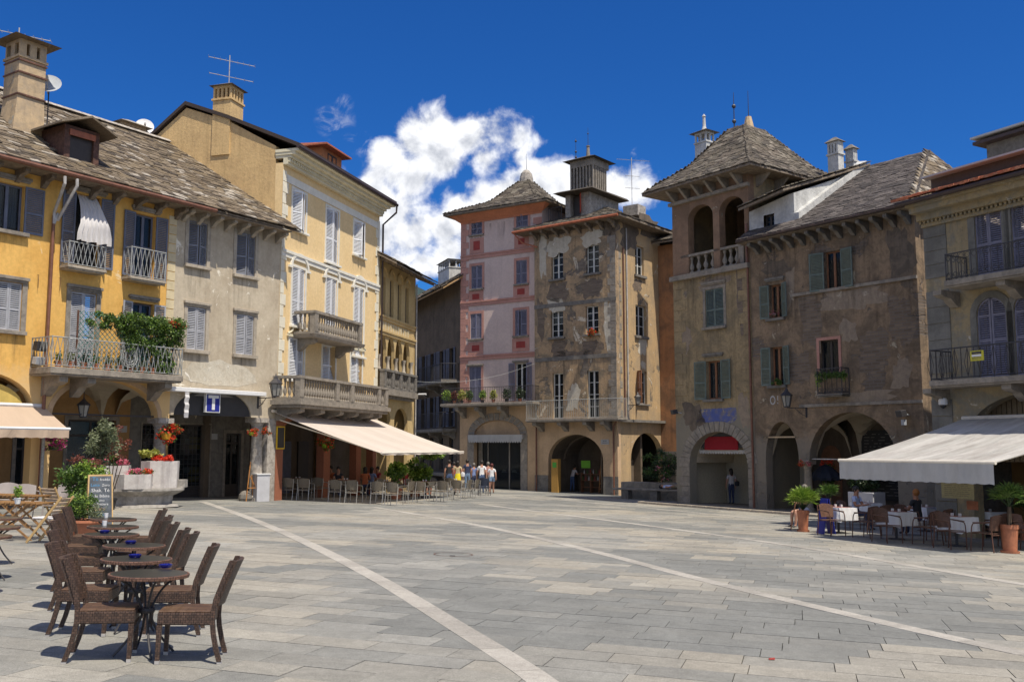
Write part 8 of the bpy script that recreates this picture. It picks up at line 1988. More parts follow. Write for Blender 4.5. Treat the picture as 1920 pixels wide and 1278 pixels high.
# grey arm chairs
def cafe_chair(shell_m, leg_m, name='cafe_armchair'):
    """stackable arm chair, facing +x: woven shell back, seat, bent tube arms and legs"""
    t = thing(name, 'x', 'chair')
    n, m = 8, 4
    vs = []
    for side in (0, 1):
        for j in range(m+1):
            v = j/m; z = .50+.34*v+.02*v
            for i in range(n+1):
                u = 2*i/n-1; vs.append((-.24-.07*v+.07*u*u-(.012 if side else 0), .25*u*(1-.12*(1-v)), z-(.05*u*u*v if True else 0)+.02*v))
    N_ = (n+1)*(m+1); fs = []
    for j in range(m):
        for i in range(n): a = j*(n+1)+i; fs += [(a, a+1, a+n+2, a+n+1), (N_+a, N_+a+n+1, N_+a+n+2, N_+a+1)]
    for i in range(n): fs += [(i, N_+i, N_+i+1, i+1), (m*(n+1)+i, m*(n+1)+i+1, N_+m*(n+1)+i+1, N_+m*(n+1)+i)]
    mb = MB(); mb.add(vs, fs); mb.build('backrest', shell_m, t, smooth=True)
    mb = MB(); mb.hexa([(-.23,-.22,.42),(.23,-.23,.44),(.23,.23,.44),(-.23,.22,.42),(-.23,-.22,.445),(.23,-.23,.46),(.23,.23,.46),(-.23,.22,.445)]); mb.build('seat', shell_m, t, bevel=.01)
    for y in (-.26, .26):
        mb = MB(); curve_tube(mb, [(-.30, y*.96, .0), (-.26, y*.94, .42), (-.27, y, .66), (-.29, y, .84)], .014, 6, 3); mb.build('rear_leg', leg_m, t, smooth=True)
        mb = MB(); curve_tube(mb, [(.25, y, .0), (.23, y, .45), (.20, y, .62), (.12, y, .665), (-.24, y, .70)], .014, 6, 3); mb.build('front_leg', leg_m, t, smooth=True)
        mb = MB(); mb.obox((.0, y, .69), (.19, 0, -.012), (0, .022, 0), (0, 0, .01)); mb.build('armrest', shell_m, t, bevel=.008)
    mb = MB(); mb.tube([(-.27, -.24, .40), (-.27, .24, .40)], .011, 5); mb.tube([(.23, -.25, .42), (.23, .25, .42)], .011, 5); mb.build('stretcher', leg_m, t); return t
gproto = cafe_chair(M['greyplastic'], M['greyplastic'], 'garden_armchair')
for i, (px, py, rz, lab) in enumerate(((52, 972, -.7, 'grey garden armchair facing right, under the peach awning near the flower pole'), (106, 968, -1.9, 'grey garden armchair with tall arm, right of the flower pole'), (8, 968, -1.2, 'dark grey garden armchair cut by the left edge in the awning shade'))):
    o = gproto if i == 0 else copytree(gproto); p = gpt(px, py); place(o, p.x, p.y, rz, lab, 'grey garden armchairs under the peach awning')
wproto = cafe_chair(M['wovenbeige'], M['alu'])
cafe = [(540,937,1.35),(570,938,1.35),(630,941,1.3),(661,943,1.3),(709,945,1.3),(737,948,1.25),(760,943,2.6),(788,943,1.3),(814,940,2.6),(832,941,1.25),(857,937,1.3),(871,934,2.7),(885,933,2.7),(845,930,1.2),(700,936,2.7),(597,934,1.3),(772,935,-.4),(820,931,-.4)]
clab = ['leftmost','second from left','third from left','fourth from left','fifth from left','sixth from left','seventh from left, turned sideways','eighth from left','ninth from left, turned sideways','tenth from left','eleventh from left','twelfth from left, near the walkers','rightmost, near the walkers','half hidden rear one behind the tenth','half hidden rear one behind the fifth','shaded rear one behind the second','rear one facing right behind the seventh','rear one facing right behind the ninth']
for i, (px, py, rz) in enumerate(cafe):
    o = wproto if i == 0 else copytree(wproto); p = gpt(px, py); place(o, p.x, p.y+.25, rz, 'beige woven cafe chair, %s' % clab[i], 'beige woven cafe chairs')
bc = cafe_chair(fabric('navy_chair_mesh', (.03, .04, .07)), M['iron'], 'dark_cafe_chair'); p = gpt(908, 929); place(bc, p.x, p.y+.2, 1.4, 'dark navy cafe chair at the right end of the cafe beside the walkers')
bc2 = copytree(bc); p = gpt(897, 927); place(bc2, p.x, p.y+.5, 2.2, 'second dark navy chair just left of the first, behind the beige chairs')
def cloth_table(top, side, w=.72, over=.30, h=.74, square=False):
    t = thing('cafe_table', 'x', 'table')
    mb = MB(); mb.box(-w/2, -w/2, h-.03, w/2, w/2, h); mb.build('tabletop', M['frame_wood'], t)
    mb = MB(); mb.tube([(0, 0, .03), (0, 0, h-.03)], .035, 8); mb.lathe([(.22, 0), (.21, .03)], n=14); mb.build('pedestal', M['iron'], t)
    # cloth laid diagonally: flat square plus hanging corners
    mb = MB(); s = w/2+.006; z = h+.004; k = s*1.0
    mb.add([(-s, -s, z), (s, -s, z), (s, s, z), (-s, s, z), (0, -s-.03, z-over), (s+.03, 0, z-over), (0, s+.03, z-over), (-s-.03, 0, z-over)], [(0, 1, 2, 3), (0, 4, 1), (1, 5, 2), (2, 6, 3), (3, 7, 0)])
    if square:
        mb = MB(); n = 24; P = [(-s, -s), (s, -s), (s, s), (-s, s)]; mb.add([(x, y, z) for x, y in P], [(0, 1, 2, 3)]); vs = []
        for zz, o in ((z, 0), (z-over*.5, .02), (z-over, .035)):
            for k in range(4):
                a, b = P[k], P[(k+1) % 4]; nx, ny = (b[1]-a[1]), -(b[0]-a[0]); L = hypot(nx, ny)
                for i in range(n//4*2): u = i/(n//4*2); f = o*(1+.6*sin(i*1.9+k)); vs.append((a[0]+(b[0]-a[0])*u+nx/L*f, a[1]+(b[1]-a[1])*u+ny/L*f, zz-(.05*abs(2*u-1)**3 if o > .03 else 0)))
        m = len(vs)//3; mb.add(vs, [(j*m+i, j*m+(i+1) % m, (j+1)*m+(i+1) % m, (j+1)*m+i) for j in range(2) for i in range(m)])
    mb.build('tablecloth', side, t)
    mb = MB(); q = w*.36; mb.box(-q, -q, z+.002, q, q, z+.006); mb.build('place_cover', top, t)
    for dx in (-.12, .1): mb = MB(); mb.box(dx-.03, -.02, z+.007, dx+.03, .03, z+.08); mb.build('sugar_holder', M['signwhite'], t)
    return t
ctp = cloth_table(M['redcloth'], M['beigecloth'])
for i, (px, py) in enumerate(((556,928),(646,931),(722,934),(795,933),(852,928),(682,926),(610,925),(765,926))):
    o = ctp if i == 0 else copytree(ctp); p = gpt(px, py); place(o, p.x, p.y+.1, 1.35-.3, ['leftmost cafe table with beige cloth under the cream awning','second front cafe table with beige cloth under the cream awning','third front cafe table with beige cloth and white napkin','fourth front cafe table with beige cloth near the awning tip','rightmost cafe table with beige cloth near the walkers','rear cafe table between second and third front tables','rear shaded cafe table between first and second front tables','rear cafe table between third and fourth front tables'][i], 'cafe tables with beige cloths')
# right cafe
rproto = cafe_chair(M['wickerred'], fabric('dark_brown_chair_leg', (.12, .055, .035)), 'woven_armchair')
RC = [(1548,1004,0),(1612,1008,1),(1652,1017,0),(1726,1021,1),(1770,1029,0),(1838,1034,1),(1640,1003,1),(1752,1014,1),(1862,1026,1),(1580,992,0),(1690,1003,0),(1915,1032,0)]
dJ = atan2(fJ.d[1], fJ.d[0])
rl = ['first in the front row beside the left palm, facing right','second in the front row, right of the first white cloth','third in the front row, bright back facing the camera side','fourth in the front row, right of the second white cloth','fifth in the front row, facing the third white cloth','sixth in the front row, left of the big terracotta pot','rear one behind the second front chair','rear one behind the fourth front chair','rear one behind the sixth front chair','rear one at the first table','rear one at the second table','one cut by the right edge behind the palms']
for i, (px, py, s) in enumerate(RC):
    o = rproto if i == 0 else copytree(rproto); p = gpt(px, py); place(o, p.x-fJ.n[0]*-.25, p.y-fJ.n[1]*-.25, dJ+(pi if s else 0)+(.12 if i % 2 else -.1), 'reddish wicker armchair, %s' % rl[i], 'reddish wicker armchairs')
rt = cloth_table(M['redcloth'], M['whitecloth'], .72, .36, square=True)
for i, (px, py) in enumerate(((1578,1000),(1688,1012),(1803,1025),(1630,985),(1740,996),(1860,1008))):
    o = rt if i == 0 else copytree(rt); p = gpt(px, py); place(o, p.x, p.y+.25, dJ, ['first front cafe table with white hanging cloth beside the left palm','second front cafe table with white hanging cloth, in the middle','third front cafe table with white hanging cloth near the right palm','rear left table with white cloth where the man sits','rear middle table with white cloth where the leaning guest sits','rear right table with white cloth in deep shade'][i], 'cafe tables with white cloths')
# signs and small standing things
def aboard(px, py, label, w, h, spread, rz, face, frame, name='chalkboard'):
    p = gpt(px, py); t = thing(name, label, 'sign', (p.x, p.y, gz(p.x, p.y)), rz); s = spread
    for k_, sg in ((0, -1), (1, 1)):
        mb = MB(); a = (0, sg*s, 0); b = (0, sg*.02, h)
        mb.hexa([(-w/2,sg*s-.012,0),(w/2,sg*s-.012,0),(w/2,sg*s+.012,0),(-w/2,sg*s+.012,0),(-w/2*.92,sg*.02-.012,h),(w/2*.92,sg*.02-.012,h),(w/2*.92,sg*.02+.012,h),(-w/2*.92,sg*.02+.012,h)]); o = mb.build('board_panel', frame, t)
        if k_ == 0:
            mb = MB(); f = .03; dy = -.016; mb.add([(-w/2+f, -s*.97+dy, h*.03), (w/2-f, -s*.97+dy, h*.03), (w/2*.92-f, -.02-s*.03+dy, h*.97), (-w/2*.92+f, -.02-s*.03+dy, h*.97)], [(0, 1, 2, 3)]); mb.build('writing_face', face, o)
    return t
cb = aboard(184, 984, 'wooden A frame blackboard with chalk writing next to the stone basin', .60, 1.22, .30, radians(30), M['blackboard'], M['pine'])
ang = atan2(.28, 1.22)
def chalk(txt, v, size, mat, dx=0):
    h = 1.22*v; y = -.30+.28*v-.020; m = Matrix.Translation((dx, y, h)) @ Matrix.Rotation(pi/2-ang, 4, 'X'); text_obj(txt, size, mat, cb, m, 'chalk_lettering', .001)
chalk('Tè', .88, .13, M['chalkblue'], -.12); chalk('freddo', .88, .085, M['chalk'], .10); chalk('Latte', .77, .10, M['chalkblue'], -.12); chalk('Zero', .77, .085, M['chalk'], .12)
chalk('Shak. Tè', .66, .12, M['chalk']); chalk('cafè Bibite', .555, .10, M['chalk']); chalk('e vino', .475, .08, M['chalk']); chalk('Caffettiera', .40, .085, M['chalk']); chalk('Dolci', .30, .11, M['chalkorange']); chalk('gelati', .20, .09, M['chalkblue'])
bs = aboard(1549, 1000, 'blue A frame sign board leaning beside the first cafe table at right', .34, 1.0, .2, radians(-70), M['signblue'], M['signblue'], 'blue_signboard')
es = aboard(1497, 992, 'dark wooden easel board seen edge on, left of the palm pot', .5, 1.0, .22, radians(75), M['frame_dark'], M['frame_wood'], 'easel_board')
p = gpt(494, 936); wc_ = thing('meter_cabinet', 'pale grey meter cabinet standing beside the granite column', 'cabinet', (p.x+.25, p.y-1.35, gz(p.x, p.y)), fA.rz-.3); mb = MB(); mb.box(-.26, -.18, 0, .26, .18, 1.02); mb.build('body', M['cabinet'], wc_, bevel=.01); mb = MB(); mb.box(-.29, -.21, 1.021, .29, .21, 1.06); mb.build('lid', M['signwhite'], wc_)
p = gpt(480, 937); ez = thing('menu_easel', 'orange wooden folding easel leaning by the column and cabinet', 'easel', (p.x+.15, p.y-1.0, gz(p.x, p.y)), fA.rz-.3)
mb = MB(); mb.tube([(-.28, 0, 0), (-.10, .1, 1.5)], .02, 5); mb.tube([(.34, 0, 0), (-.10, .1, .95)], .02, 5); mb.tube([(.12, .25, 0), (-.04, .1, 1.0)], .02, 5); mb.box(-.24, -.03, .5, .1, .0, .53); mb.build('easel_frame', M['orangewood'], ez)
p = gpt(462, 937); bm = MB(); bm.lathe([(.22, 0), (.26, .1), (.24, .25), (.16, .36), (.05, .4)], n=9); o = bm.build('boulder', M['darkstone']); o.location = (p.x+.15, p.y-.7, gz(p.x, p.y)); tag(o, 'dark rough boulder at the foot of the granite column', 'boulder')
x, z = fC.at(516, 858, -.03); pf = thing('framed_menu', 'gold framed dark menu case on the wall at the cafe corner', 'menu frame', fC.w(.28, -.06, 2.0), fC.rz); mb = MB(); mb.box(-.3, 0, 0, .3, .04, .9); mb.build('frame', M['shelfyellow'], pf); mb = MB(); mb.box(-.25, -.006, .05, .25, -.001, .85); mb.build('menu_face', M['black'], pf)
p = gpt(1043, 923); yc_ = thing('ochre_info_pillar', 'tall ochre painted information pillar with green label at the left of the arch', 'pillar', (p.x, p.y+.2, gz(p.x, p.y)), fG.rz); mb = MB(); mb.box(-.24, -.15, 0, .24, .15, 1.95); mb.build('body', fabric('ochre_box_paint', (.42, .23, .05)), yc_, bevel=.01); mb = MB(); mb.box(-.14, -.162, 1.45, .14, -.151, 1.75); mb.build('green_label', fabric('green_label_paint', (.08, .35, .05)), yc_)
p = gpt(1128, 925); ms = thing('menu_stand', 'slim orange wooden menu stand at the right side of the arch', 'stand', (p.x, p.y+.15, gz(p.x, p.y)), fG.rz); mb = MB(); mb.tube([(-.18, 0, 0), (-.02, .05, 1.9)], .02, 5); mb.tube([(.2, 0, 0), (.04, .05, 1.9)], .02, 5); mb.box(-.16, -.02, .55, .18, 0, .6); mb.build('stand_frame', M['orangewood'], ms); mb = MB(); mb.lathe([(.16, 0), (.16, .04)], (0, -.05, .25), 12); mb.build('round_board', M['terracotta'], ms)
x, z = fG.at(1098, 870, 1.6); gbx = thing('green_sign', 'bright lime green sign hanging in the dark arch of the brown house', 'sign', fG.w(x, 1.6, z), fG.rz); mb = MB(); mb.box(-.32, 0, -.22, .32, .05, .22); mb.build('board', fabric('lime_board', (.16, .42, .04)), gbx)
for j, (px, py) in enumerate(((1098, 900), (1115, 905))):
    p = gpt(px, 918); t = thing('bar_display', ['cluttered tall rack of bottles in the dark arch, below the green sign', 'lower rack of bottles in the dark arch, right of the green sign'][j], 'rack', fG.w(fG.at(px, 900, 1.8)[0], 1.8, fG.ground(3, 1.8)), fG.rz); mb = MB()
    for z in (.3, .7, 1.1): mb.box(-.35, 0, z, .35, .3, z+.03)
    for x in (-.35, .33): mb.box(x, 0, 0, x+.03, .3, 1.2)
    mb.build('rack_frame', M['frame_wood'], t)
    for q in range(6): mb = MB(); mb.lathe([(.035, 0), (.035, .16), (.012, .22), (.012, .27)], (-.28+q*.11, .12, 1.131 if q % 2 else .731), 8); mb.build('bottle', M[('leaf', 'plate', 'redpanel')[q % 3]], t)
x, z = fG.at(1134, 828, -.03); sg = thing('street_name_plate', 'pale stone street name plate on the wall right of the arch', 'sign', fG.w(x, -.03, z), fG.rz); mb = MB(); mb.box(-.27, 0, -.14, .27, .025, .14); mb.build('plate', M['plate'], sg); 
text_obj('PIAZZA', .085, M['black'], sg, T4_(0, -.002, .03), 'lettering', .001); text_obj('MERCATO', .085, M['black'], sg, T4_(0, -.002, -.09), 'lettering', .001)
# stone bench, boulder-like wall behind it and paper menus
b0 = gpt(1150, 934); bn = thing('stone_bench', 'long low stone bench in the shade before the oleander', 'bench', (b0.x, b0.y+.3, gz(b0.x, b0.y)), atan2(-2.9, 3.6))
mb = MB(); mb.box(0, 0, .44, 4.6, .5, .53); mb.build('seat_slab', M['stone'], bn, bevel=.02)
for x in (.5, 2.2, 3.9): mb = MB(); mb.box(x, .06, -.15, x+.4, .44, .438); mb.build('support', M['darkstone'], bn)
w2_ = thing('planter_wall', 'long pale stone planter wall behind the bench holding the oleander', 'planter', (b0.x+.5, b0.y+.95, gz(b0.x, b0.y)), atan2(-2.9, 3.6)); mb = MB(); mb.box(0, 0, -.2, 4.0, .9, .82); mb.build('wall_block', M['stone'], w2_, bevel=.03)
x, z = fJ.at(1795, 918, -.6); pm = thing('paper_menu', 'large yellowed paper menu hanging below the right awning', 'menu', fJ.w(fJ.at(1795, 918, -1.6)[0], -1.6, fJ.at(1795, 934, -1.6)[1]), fJ.rz); mb = MB(); mb.box(-.5, 0, 0, .5, .015, .62); mb.build('sheet', fabric('yellowed_paper', (.40, .36, .20)), pm)
q = MB(); rr = random.Random(6)
for i in range(9): 
    x = -.4
    while x < .35: u = rr.uniform(.04, .15); q.box(x, -.006, .07+i*.055, x+u, -.001, .08+i*.055); x += u+.03
q.build('small_print', M['darkstone'], pm, kind='stuff')
p = fJ.at(1823, 947, -1.4); on_ = thing('orange_notice', 'small orange notice low in the shade of the right cafe', 'sign', fJ.w(p[0], -1.4, p[1]), fJ.rz); mb = MB(); mb.box(-.17, 0, -.12, .17, .02, .12); mb.build('board', M['terracotta'], on_)
p = gpt(1630, 972); bp_ = thing('pale_planter_box', 'big pale rendered planter box behind the seated man', 'planter', (p.x, p.y+.2, gz(p.x, p.y)), dJ); mb = MB(); mb.box(-.6, -.35, 0, .6, .35, 1.0); mb.build('box_body', M['cabinet'], bp_, bevel=.02); foliage(bp_, clumps((0, 0, 1.5), (.75, .45, .5), 18, .2, random.Random(9)), 1400, .1, 'leafdark')
p = gpt(1566, 968); um = thing('parasol', 'half folded dark navy parasol between the palm and the large arch', 'parasol', (p.x+.3, p.y+1.9, gz(p.x, p.y))); mb = MB(); n = 10; vs = []
for j, (r_, z_) in enumerate(((.02, 1.95), (.30, 1.85), (.55, 1.62), (.66, 1.42), (.60, 1.32))):
    for i in range(n*2): a = i*pi/n; vs.append((cos(a)*r_*(1 if i % 2 else .86), sin(a)*r_*(1 if i % 2 else .86), z_+(0 if i % 2 else .04)))
mb.add(vs, [(j*2*n+i, j*2*n+(i+1) % (2*n), (j+1)*2*n+(i+1) % (2*n), (j+1)*2*n+i) for j in range(4) for i in range(2*n)]); mb.build('canopy', fabric('navy_canvas', (.012, .018, .035)), um); mb = MB(); mb.tube([(0, 0, 0), (0, 0, 2.0)], .025, 6); mb.build('pole', M['iron'], um)
# litter
for i, (px, py, c, lab) in enumerate(((1447, 1236, 'redpanel', 'small red plastic scrap lying on the paving at lower right'),)):
    p = gpt(px, py); mb = MB(); mb.hexa([(-.03,-.02,0),(.03,-.02,0),(.03,.02,0),(-.03,.02,0),(-.02,-.01,.012),(.025,-.012,.02),(.02,.015,.012),(-.02,.012,.01)]); o = mb.build('litter', M[c]); o.location = (p.x, p.y, gz(p.x, p.y)+.006); tag(o, lab, 'litter')

# ================================================================== PEOPLE
def person(p, rz, H, label, shirt, trousers, hair, pose='stand', skin=None, long_=False, shorts=False, skirt=False, bag=None, bare=False, seat=.46, seed=0):
    """one continuous skinned body; facing +y in local space"""
    skin = skin or M['skin']; h = H
    J = {}; R = {}
    def s(n, x, y, z, r, r2=None): J[n] = Vector((x, y, z)); R[n] = (r, r2 or r)
    sit = pose in ('sit',); pz = seat+.07 if sit else .53*h
    lean = {'sit': .03, 'stand': 0, 'walk': .02, 'bend': .25, 'lie': 0}[pose]
    s('pel', 0, 0, pz, .088*h*.95, .06*h); s('wai', 0, lean*.3*h*.3, pz+.10*h, .075*h, .055*h); s('che', 0, lean*h*.35, pz+.215*h, .088*h, .06*h)
    s('nek', 0, lean*h*.5, pz+.305*h, .034*h); s('hea', 0, lean*h*.55+.008*h, pz+.36*h, .048*h, .052*h); s('top', 0, lean*h*.57+.006*h, pz+.435*h, .046*h, .052*h)
    rnd = random.Random(seed)
    st = {'walk': .10*h, 'stand': .015*h, 'bend': .03*h}.get(pose, 0)
    for sg, sd in ((1, 'r'), (-1, 'l')):
        s('sh'+sd, sg*.098*h, lean*h*.42, pz+.275*h, .040*h)
        if sit or pose == 'bend': s('el'+sd, sg*.125*h, lean*h*.4+.06*h, pz+.12*h, .028*h); s('wr'+sd, sg*.07*h, lean*h*.4+.19*h, pz+.14*h, .018*h); s('ha'+sd, sg*.05*h, lean*h*.4+.235*h, pz+.145*h, .019*h, .012*h)
        else: s('el'+sd, sg*.135*h, -.01*h-sg*st*.3, pz+.11*h, .028*h); s('wr'+sd, sg*.14*h, .03*h-sg*st*.6, pz-.03*h, .018*h); s('ha'+sd, sg*.14*h, .04*h-sg*st*.65, pz-.075*h, .012*h, .02*h)
        s('hi'+sd, sg*.05*h, 0, pz-.03*h, .058*h)
        if sit: s('kn'+sd, sg*.07*h, .25*h, seat+.02, .04*h); s('an'+sd, sg*.07*h, .25*h+.02, .06, .023*h); s('to'+sd, sg*.075*h, .25*h+.15, .025, .02*h)
        else: s('kn'+sd, sg*.052*h, sg*st*.55+.01*h, .285*h, .038*h); s('an'+sd, sg*.055*h, sg*st-.01*h, .045*h, .023*h); s('to'+sd, sg*.06*h, sg*st+.085*h, .018*h, .02*h)
    names = list(J); idx = {n: i for i, n in enumerate(names)}
    ed = [('pel','wai'),('wai','che'),('che','nek'),('nek','hea'),('hea','top')]
    for sd in 'rl': ed += [('che','sh'+sd),('sh'+sd,'el'+sd),('el'+sd,'wr'+sd),('wr'+sd,'ha'+sd),('pel','hi'+sd),('hi'+sd,'kn'+sd),('kn'+sd,'an'+sd),('an'+sd,'to'+sd)]
    me = bpy.data.meshes.new('b'); me.from_pydata([J[n] for n in names], [(idx[a], idx[b]) for a, b in ed], []); ob = bpy.data.objects.new('b', me); COL.objects.link(ob)
    md = ob.modifiers.new('s', 'SKIN'); md.use_smooth_shade = True; sv = me.skin_vertices[0].data
    for n in names: sv[idx[n]].radius = R[n]
    sv[idx['pel']].use_root = True
    sb = ob.modifiers.new('d', 'SUBSURF'); sb.levels = 1; sb.render_levels = 1
    dg = bpy.context.evaluated_depsgraph_get(); m2 = bpy.data.meshes.new_from_object(ob.evaluated_get(dg)); bpy.data.objects.remove(ob)
    vs = [tuple(v.co) for v in m2.vertices]; fs = [tuple(q.vertices) for q in m2.polygons]; bpy.data.meshes.remove(m2)
    def segd(p_, a, b): ab = b-a; t = max(0, min(1, (p_-a).dot(ab)/max(1e-9, ab.length_squared))); return (p_-(a+ab*t)).length, t
    part = {}
    for a, b in ed:
        k = 0
        if (a, b) in (('pel','wai'),): k = 1 
        if (a, b) in (('wai','che'),): k = 1
        part[(a, b)] = k
    mi = []
    for f in fs:
        c = sum((Vector(vs[i]) for i in f), Vector())/len(f); best = min(((segd(c, J[a], J[b])[0]/((R[a][0]+R[b][0])/2), a, b) for a, b in ed)); _, a, b = best; t = segd(c, J[a], J[b])[1]
        m_ = 0
        if a in ('pel',) and b == 'wai': m_ = 1 if t > .35 else 2
        elif a in ('wai',) or (a == 'che' and b.startswith('sh')): m_ = 1
        elif (a, b) == ('che', 'nek'): m_ = 1 if t < .6 else 0
        elif a.startswith('sh'): m_ = 1 if (t < .6 and not bare) else 0
        elif b.startswith('hi'): m_ = 2
        elif a.startswith('hi'): m_ = 2 if (not (shorts or skirt) or t < .45) else 0
        elif a.startswith('kn'): m_ = 2 if not (shorts or skirt) else 0
        elif a.startswith('an'): m_ = 3
        mi.append(m_)
    mb = MB(); mb.v = vs; mb.f = fs; mb.mi = mi
    hd = J['hea']; tp_ = J['top']; mid = (hd+tp_)/2
    # fingers: four unequal bent fingers and a thumb per hand
    for sd, sg in (('r', 1), ('l', -1)):
        hnd = J['ha'+sd]; d = (J['ha'+sd]-J['wr'+sd]).normalized(); w = d.cross(Vector((0, 0, 1)) if abs(d.z) < .7 else Vector((0, 1, 0)).cross(Vector((1,0,0)))).normalized() if abs(d.z) < .7 else Vector((0, 1, 0)); cu = d.cross(w).normalized()
        mb.cm = 0
        for q in range(4):
            o_ = hnd+w*(q-1.5)*.010*h; L = (.038, .044, .042, .033)[q]*h*.9
            mb.tube([o_, o_+d*L*.6, o_+d*L*.9+cu*L*.35*(-sg)], .0050*h, 5, .0038*h)
        mb.tube([J['wr'+sd].lerp(hnd, .5)-w*.012*h*sg, hnd-w*.026*h*sg+d*.004*h, hnd-w*.028*h*sg+d*.022*h], .0058*h, 5, .0045*h)
    mb.sphere(mid+Vector((0, .05*h, -.008*h)), .009*h, 6, 4, 1.4)
    for sg in (1, -1): mb.sphere(mid+Vector((sg*.048*h, .0, -.005*h)), .011*h, 6, 4, 1.4)
    mb.cm = 4
    for sg in (1, -1): mb.sphere(mid+Vector((sg*.017*h, .046*h, .006*h)), .005*h, 6, 4)
    mb.cm = 0
    t = thing('person', label, 'person', p, rz)
    o = mb.build('body', [skin, shirt, trousers, M['black'], M['black']], t, smooth=True)
    hb = MB(); hb.sphere(mid+Vector((0, -.014*h, .018*h)), .060*h, 12, 8, 1.12)
    if long_: hb.lathe([(.05*h, .0), (.056*h, -.05*h), (.05*h, -.11*h), (.03*h, -.17*h), (.008*h, -.19*h)], mid+Vector((0, -.035*h, .02*h)), 10, sy=.55)
    hb.v = [(x, min(y, mid.y+.028*h) if z < mid.z+.035*h else y, z) for x, y, z in hb.v]
    hb.build('hair', hair, t, smooth=True)
    if skirt:
        k = MB(); k.lathe([(.075*h, pz+.08*h), (.095*h, pz), (.11*h, pz-.12*h), (.125*h, pz-.24*h)], n=18, cap=False, sy=.75); k.build('skirt', trousers, t, smooth=True)
    if shorts:
        k = MB()
        for sg, sd in ((1, 'r'), (-1, 'l')): a, b = J['hi'+sd], J['hi'+sd].lerp(J['kn'+sd], .42); k.tube([a+Vector((0, 0, .03*h)), b], .064*h, 10, .062*h, cap=False)
        k.build('shorts', trousers, t, smooth=True)
    if bag:
        k = MB(); k.lathe([(.02, -.16), (.10, -.15), (.12, -.02), (.09, .06), (.02, .08)], J['elr']+Vector((.05, -.02, -.06)), 10, sy=.5); k.tube([J['elr']+Vector((.05, -.02, 0)), J['shr']+Vector((.0, 0, .02))], .008, 4); k.build('shoulder_bag', bag, t, smooth=True)
    return t
def pers(px, yf, yt, rz, label, *a, **k):
    p = gpt(px, yf); r = ray(px, yt); H = EYE+r.z*p.y/r.y-p.z; return person((p.x, p.y, p.z+.01), rz, max(1.45, min(1.95, H)), label, *a, **k)
white = fabric('white_tshirt_cotton', (.72, .72, .74)); blackc = fabric('black_cotton', (.025, .025, .03)); denim = fabric('blue_denim', (.07, .11, .22)); denimlight = fabric('washed_denim', (.16, .24, .36)); yellowc = fabric('yellow_skirt_cotton', (.80, .66, .02)); bluec = fabric('blue_shirt_cotton', (.18, .24, .45)); orangec = fabric('orange_top_cotton', (.45, .13, .05)); redc = fabric('red_top_cotton', (.35, .04, .04)); greyc = fabric('grey_cotton', (.22, .22, .24)); khaki = fabric('khaki_cotton', (.28, .24, .15)); navy = fabric('navy_cotton', (.03, .04, .09)); palec = fabric('pale_shirt_cotton', (.55, .5, .5))
pers(842, 922, 862, .1, 'man in black tank top and jeans seen from behind, left of the yellow skirt', blackc, denim, M['hairdark'], bare=True, seed=1)
pers(858, 924, 864, -.1, 'woman in bright yellow skirt with long black hair and white shoulder bag', fabric('pale_yellow_top', (.6, .5, .3)), yellowc, M['hairdark'], skirt=True, long_=True, bare=True, bag=white, seed=2)
pers(876, 921, 861, .2, 'man in dark shirt and blue jeans between yellow skirt and white shirt', navy, denimlight, M['hairdark'], seed=3)
pers(888, 921, 868, .5, 'person in dark blue clothes just right of the man in dark shirt', bluec, navy, M['hairgrey'], seed=4)
pers(851, 919, 866, .4, 'woman in red top half hidden between black tank top and yellow skirt', redc, denim, M['hairdark'], seed=5)
pers(903, 925, 863, .1, 'man in white t shirt and dark jeans walking away at the alley', white, denim, M['hairdark'], 'walk', seed=6)
pers(915, 921, 866, .3, 'grey haired person half hidden behind the red haired woman', fabric('rose_top_cotton', (.5, .25, .25)), greyc, M['hairgrey'], bare=True, seed=7)
pers(922, 925, 869, .0, 'red haired woman in white top and denim shorts walking away', white, denimlight, M['hairred'], 'walk', shorts=True, seed=8)
_w = fH.w(fH.at(1371, 900, 1.9)[0], 1.9, 0); person((_w.x, _w.y, gz(_w.x, _w.y)+.10), .2, 1.62, 'woman in white top and dark trousers with a bag standing in the tower arch', fabric('offwhite_top', (.5, .47, .46)), navy, M['hairdark'], 'stand', bag=blackc, long_=True, seed=9)
pers(1073, 921, 872, -.9, 'person in pale shirt bending in the dark arch behind the ochre pillar', palec, denim, M['hairdark'], 'bend', seed=10)
def sitter(px, py, rz, label, *a, seat=.46, **k): p = gpt(px, py); return person((p.x, p.y, p.z+.01), rz, 1.68, label, *a, pose='sit', seat=seat, **k)
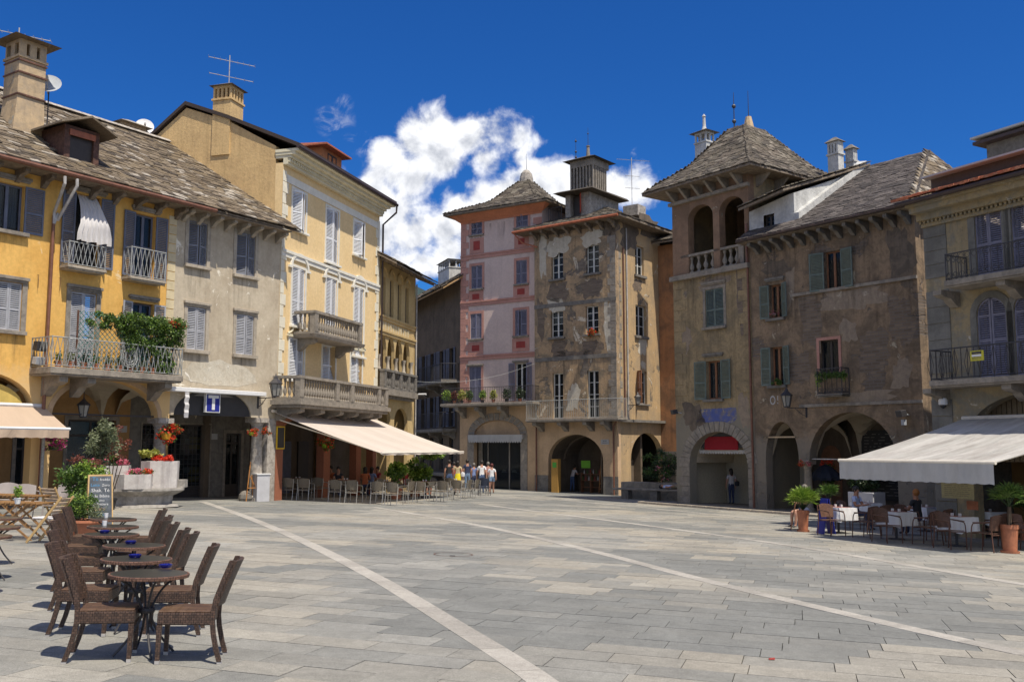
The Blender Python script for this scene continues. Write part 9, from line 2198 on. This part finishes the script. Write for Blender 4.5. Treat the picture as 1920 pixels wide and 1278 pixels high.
for i, (px, py, rz, lab, sh, hr, sk, lg) in enumerate(((620,929,pi-.3,'dim seated guest with dark clothes leftmost under the cream awning',orangec,M['hairdark'],M['skintan'],False),
    (634,931,pi,'seated guest in black sleeveless top and glasses facing the square under awning',blackc,M['hairdark'],M['skintan'],False),
    (684,930,.1,'seated guest in orange top seen from behind under the awning',orangec,M['hairdark'],M['skintan'],True),
    (696,929,-.4,'seated guest in grey blue top right of the orange top',bluec,M['hairdark'],M['skintan'],True),
    (708,926,pi-.5,'tall seated guest in red beside the awning column',redc,M['hairdark'],M['skintan'],False),
    (737,931,-.9,'seated guest in black top leaning right, past the column',blackc,M['hairdark'],M['skintan'],True),
    (760,930,.9,'seated guest in brown red top leaning left, opposite the black top',redc,M['hairdark'],M['skintan'],False),
    (790,930,-.6,'seated guest in pale blue shirt under the awning tip',bluec,M['hairdark'],M['skintan'],False))):
    sitter(px, py, rz, lab, sh, navy, hr, skin=sk, long_=lg, bare=(i in (1, 4)), seed=20+i)
sitter(1606, 992, dJ-pi/2+.2, 'seated man in pale blue white t shirt facing right at the right cafe', fabric('pale_blue_shirt', (.45, .5, .68)), navy, M['hairdark'], skin=M['skintan'], seed=30)
sitter(1722, 1003, dJ+pi/2, 'seated guest with ginger hair in dark top leaning on the cafe table', blackc, navy, fabric('ginger_hair', (.35, .14, .04)), skin=M['skintan'], seed=31)
sitter(1512, 988, pi/2+.25, 'person in shorts half hidden behind the left palm, bare leg stretched left', blackc, navy, M['hairgrey'], skin=M['skin'], shorts=True, seed=32)
# person lying on the bench
ax = Vector((3.6, -2.9, 0)).normalized(); _o = Vector((b0.x, b0.y+.3, gz(b0.x, b0.y)+.66))+ax*4.35+Vector((.63, .78, 0))*.26
lp = person(_o, 0, 1.72, 'person in white and blue shirt and khaki trousers lying asleep on the stone bench', fabric('white_blue_shirt', (.55, .62, .85)), khaki, M['hairdark'], 'stand', seed=33)
lp.rotation_mode = 'QUATERNION'
zl_ = -ax; yl_ = Vector((0, 0, 1)); xl_ = yl_.cross(zl_); lp.rotation_quaternion = Matrix((xl_, yl_, zl_)).transposed().to_quaternion()
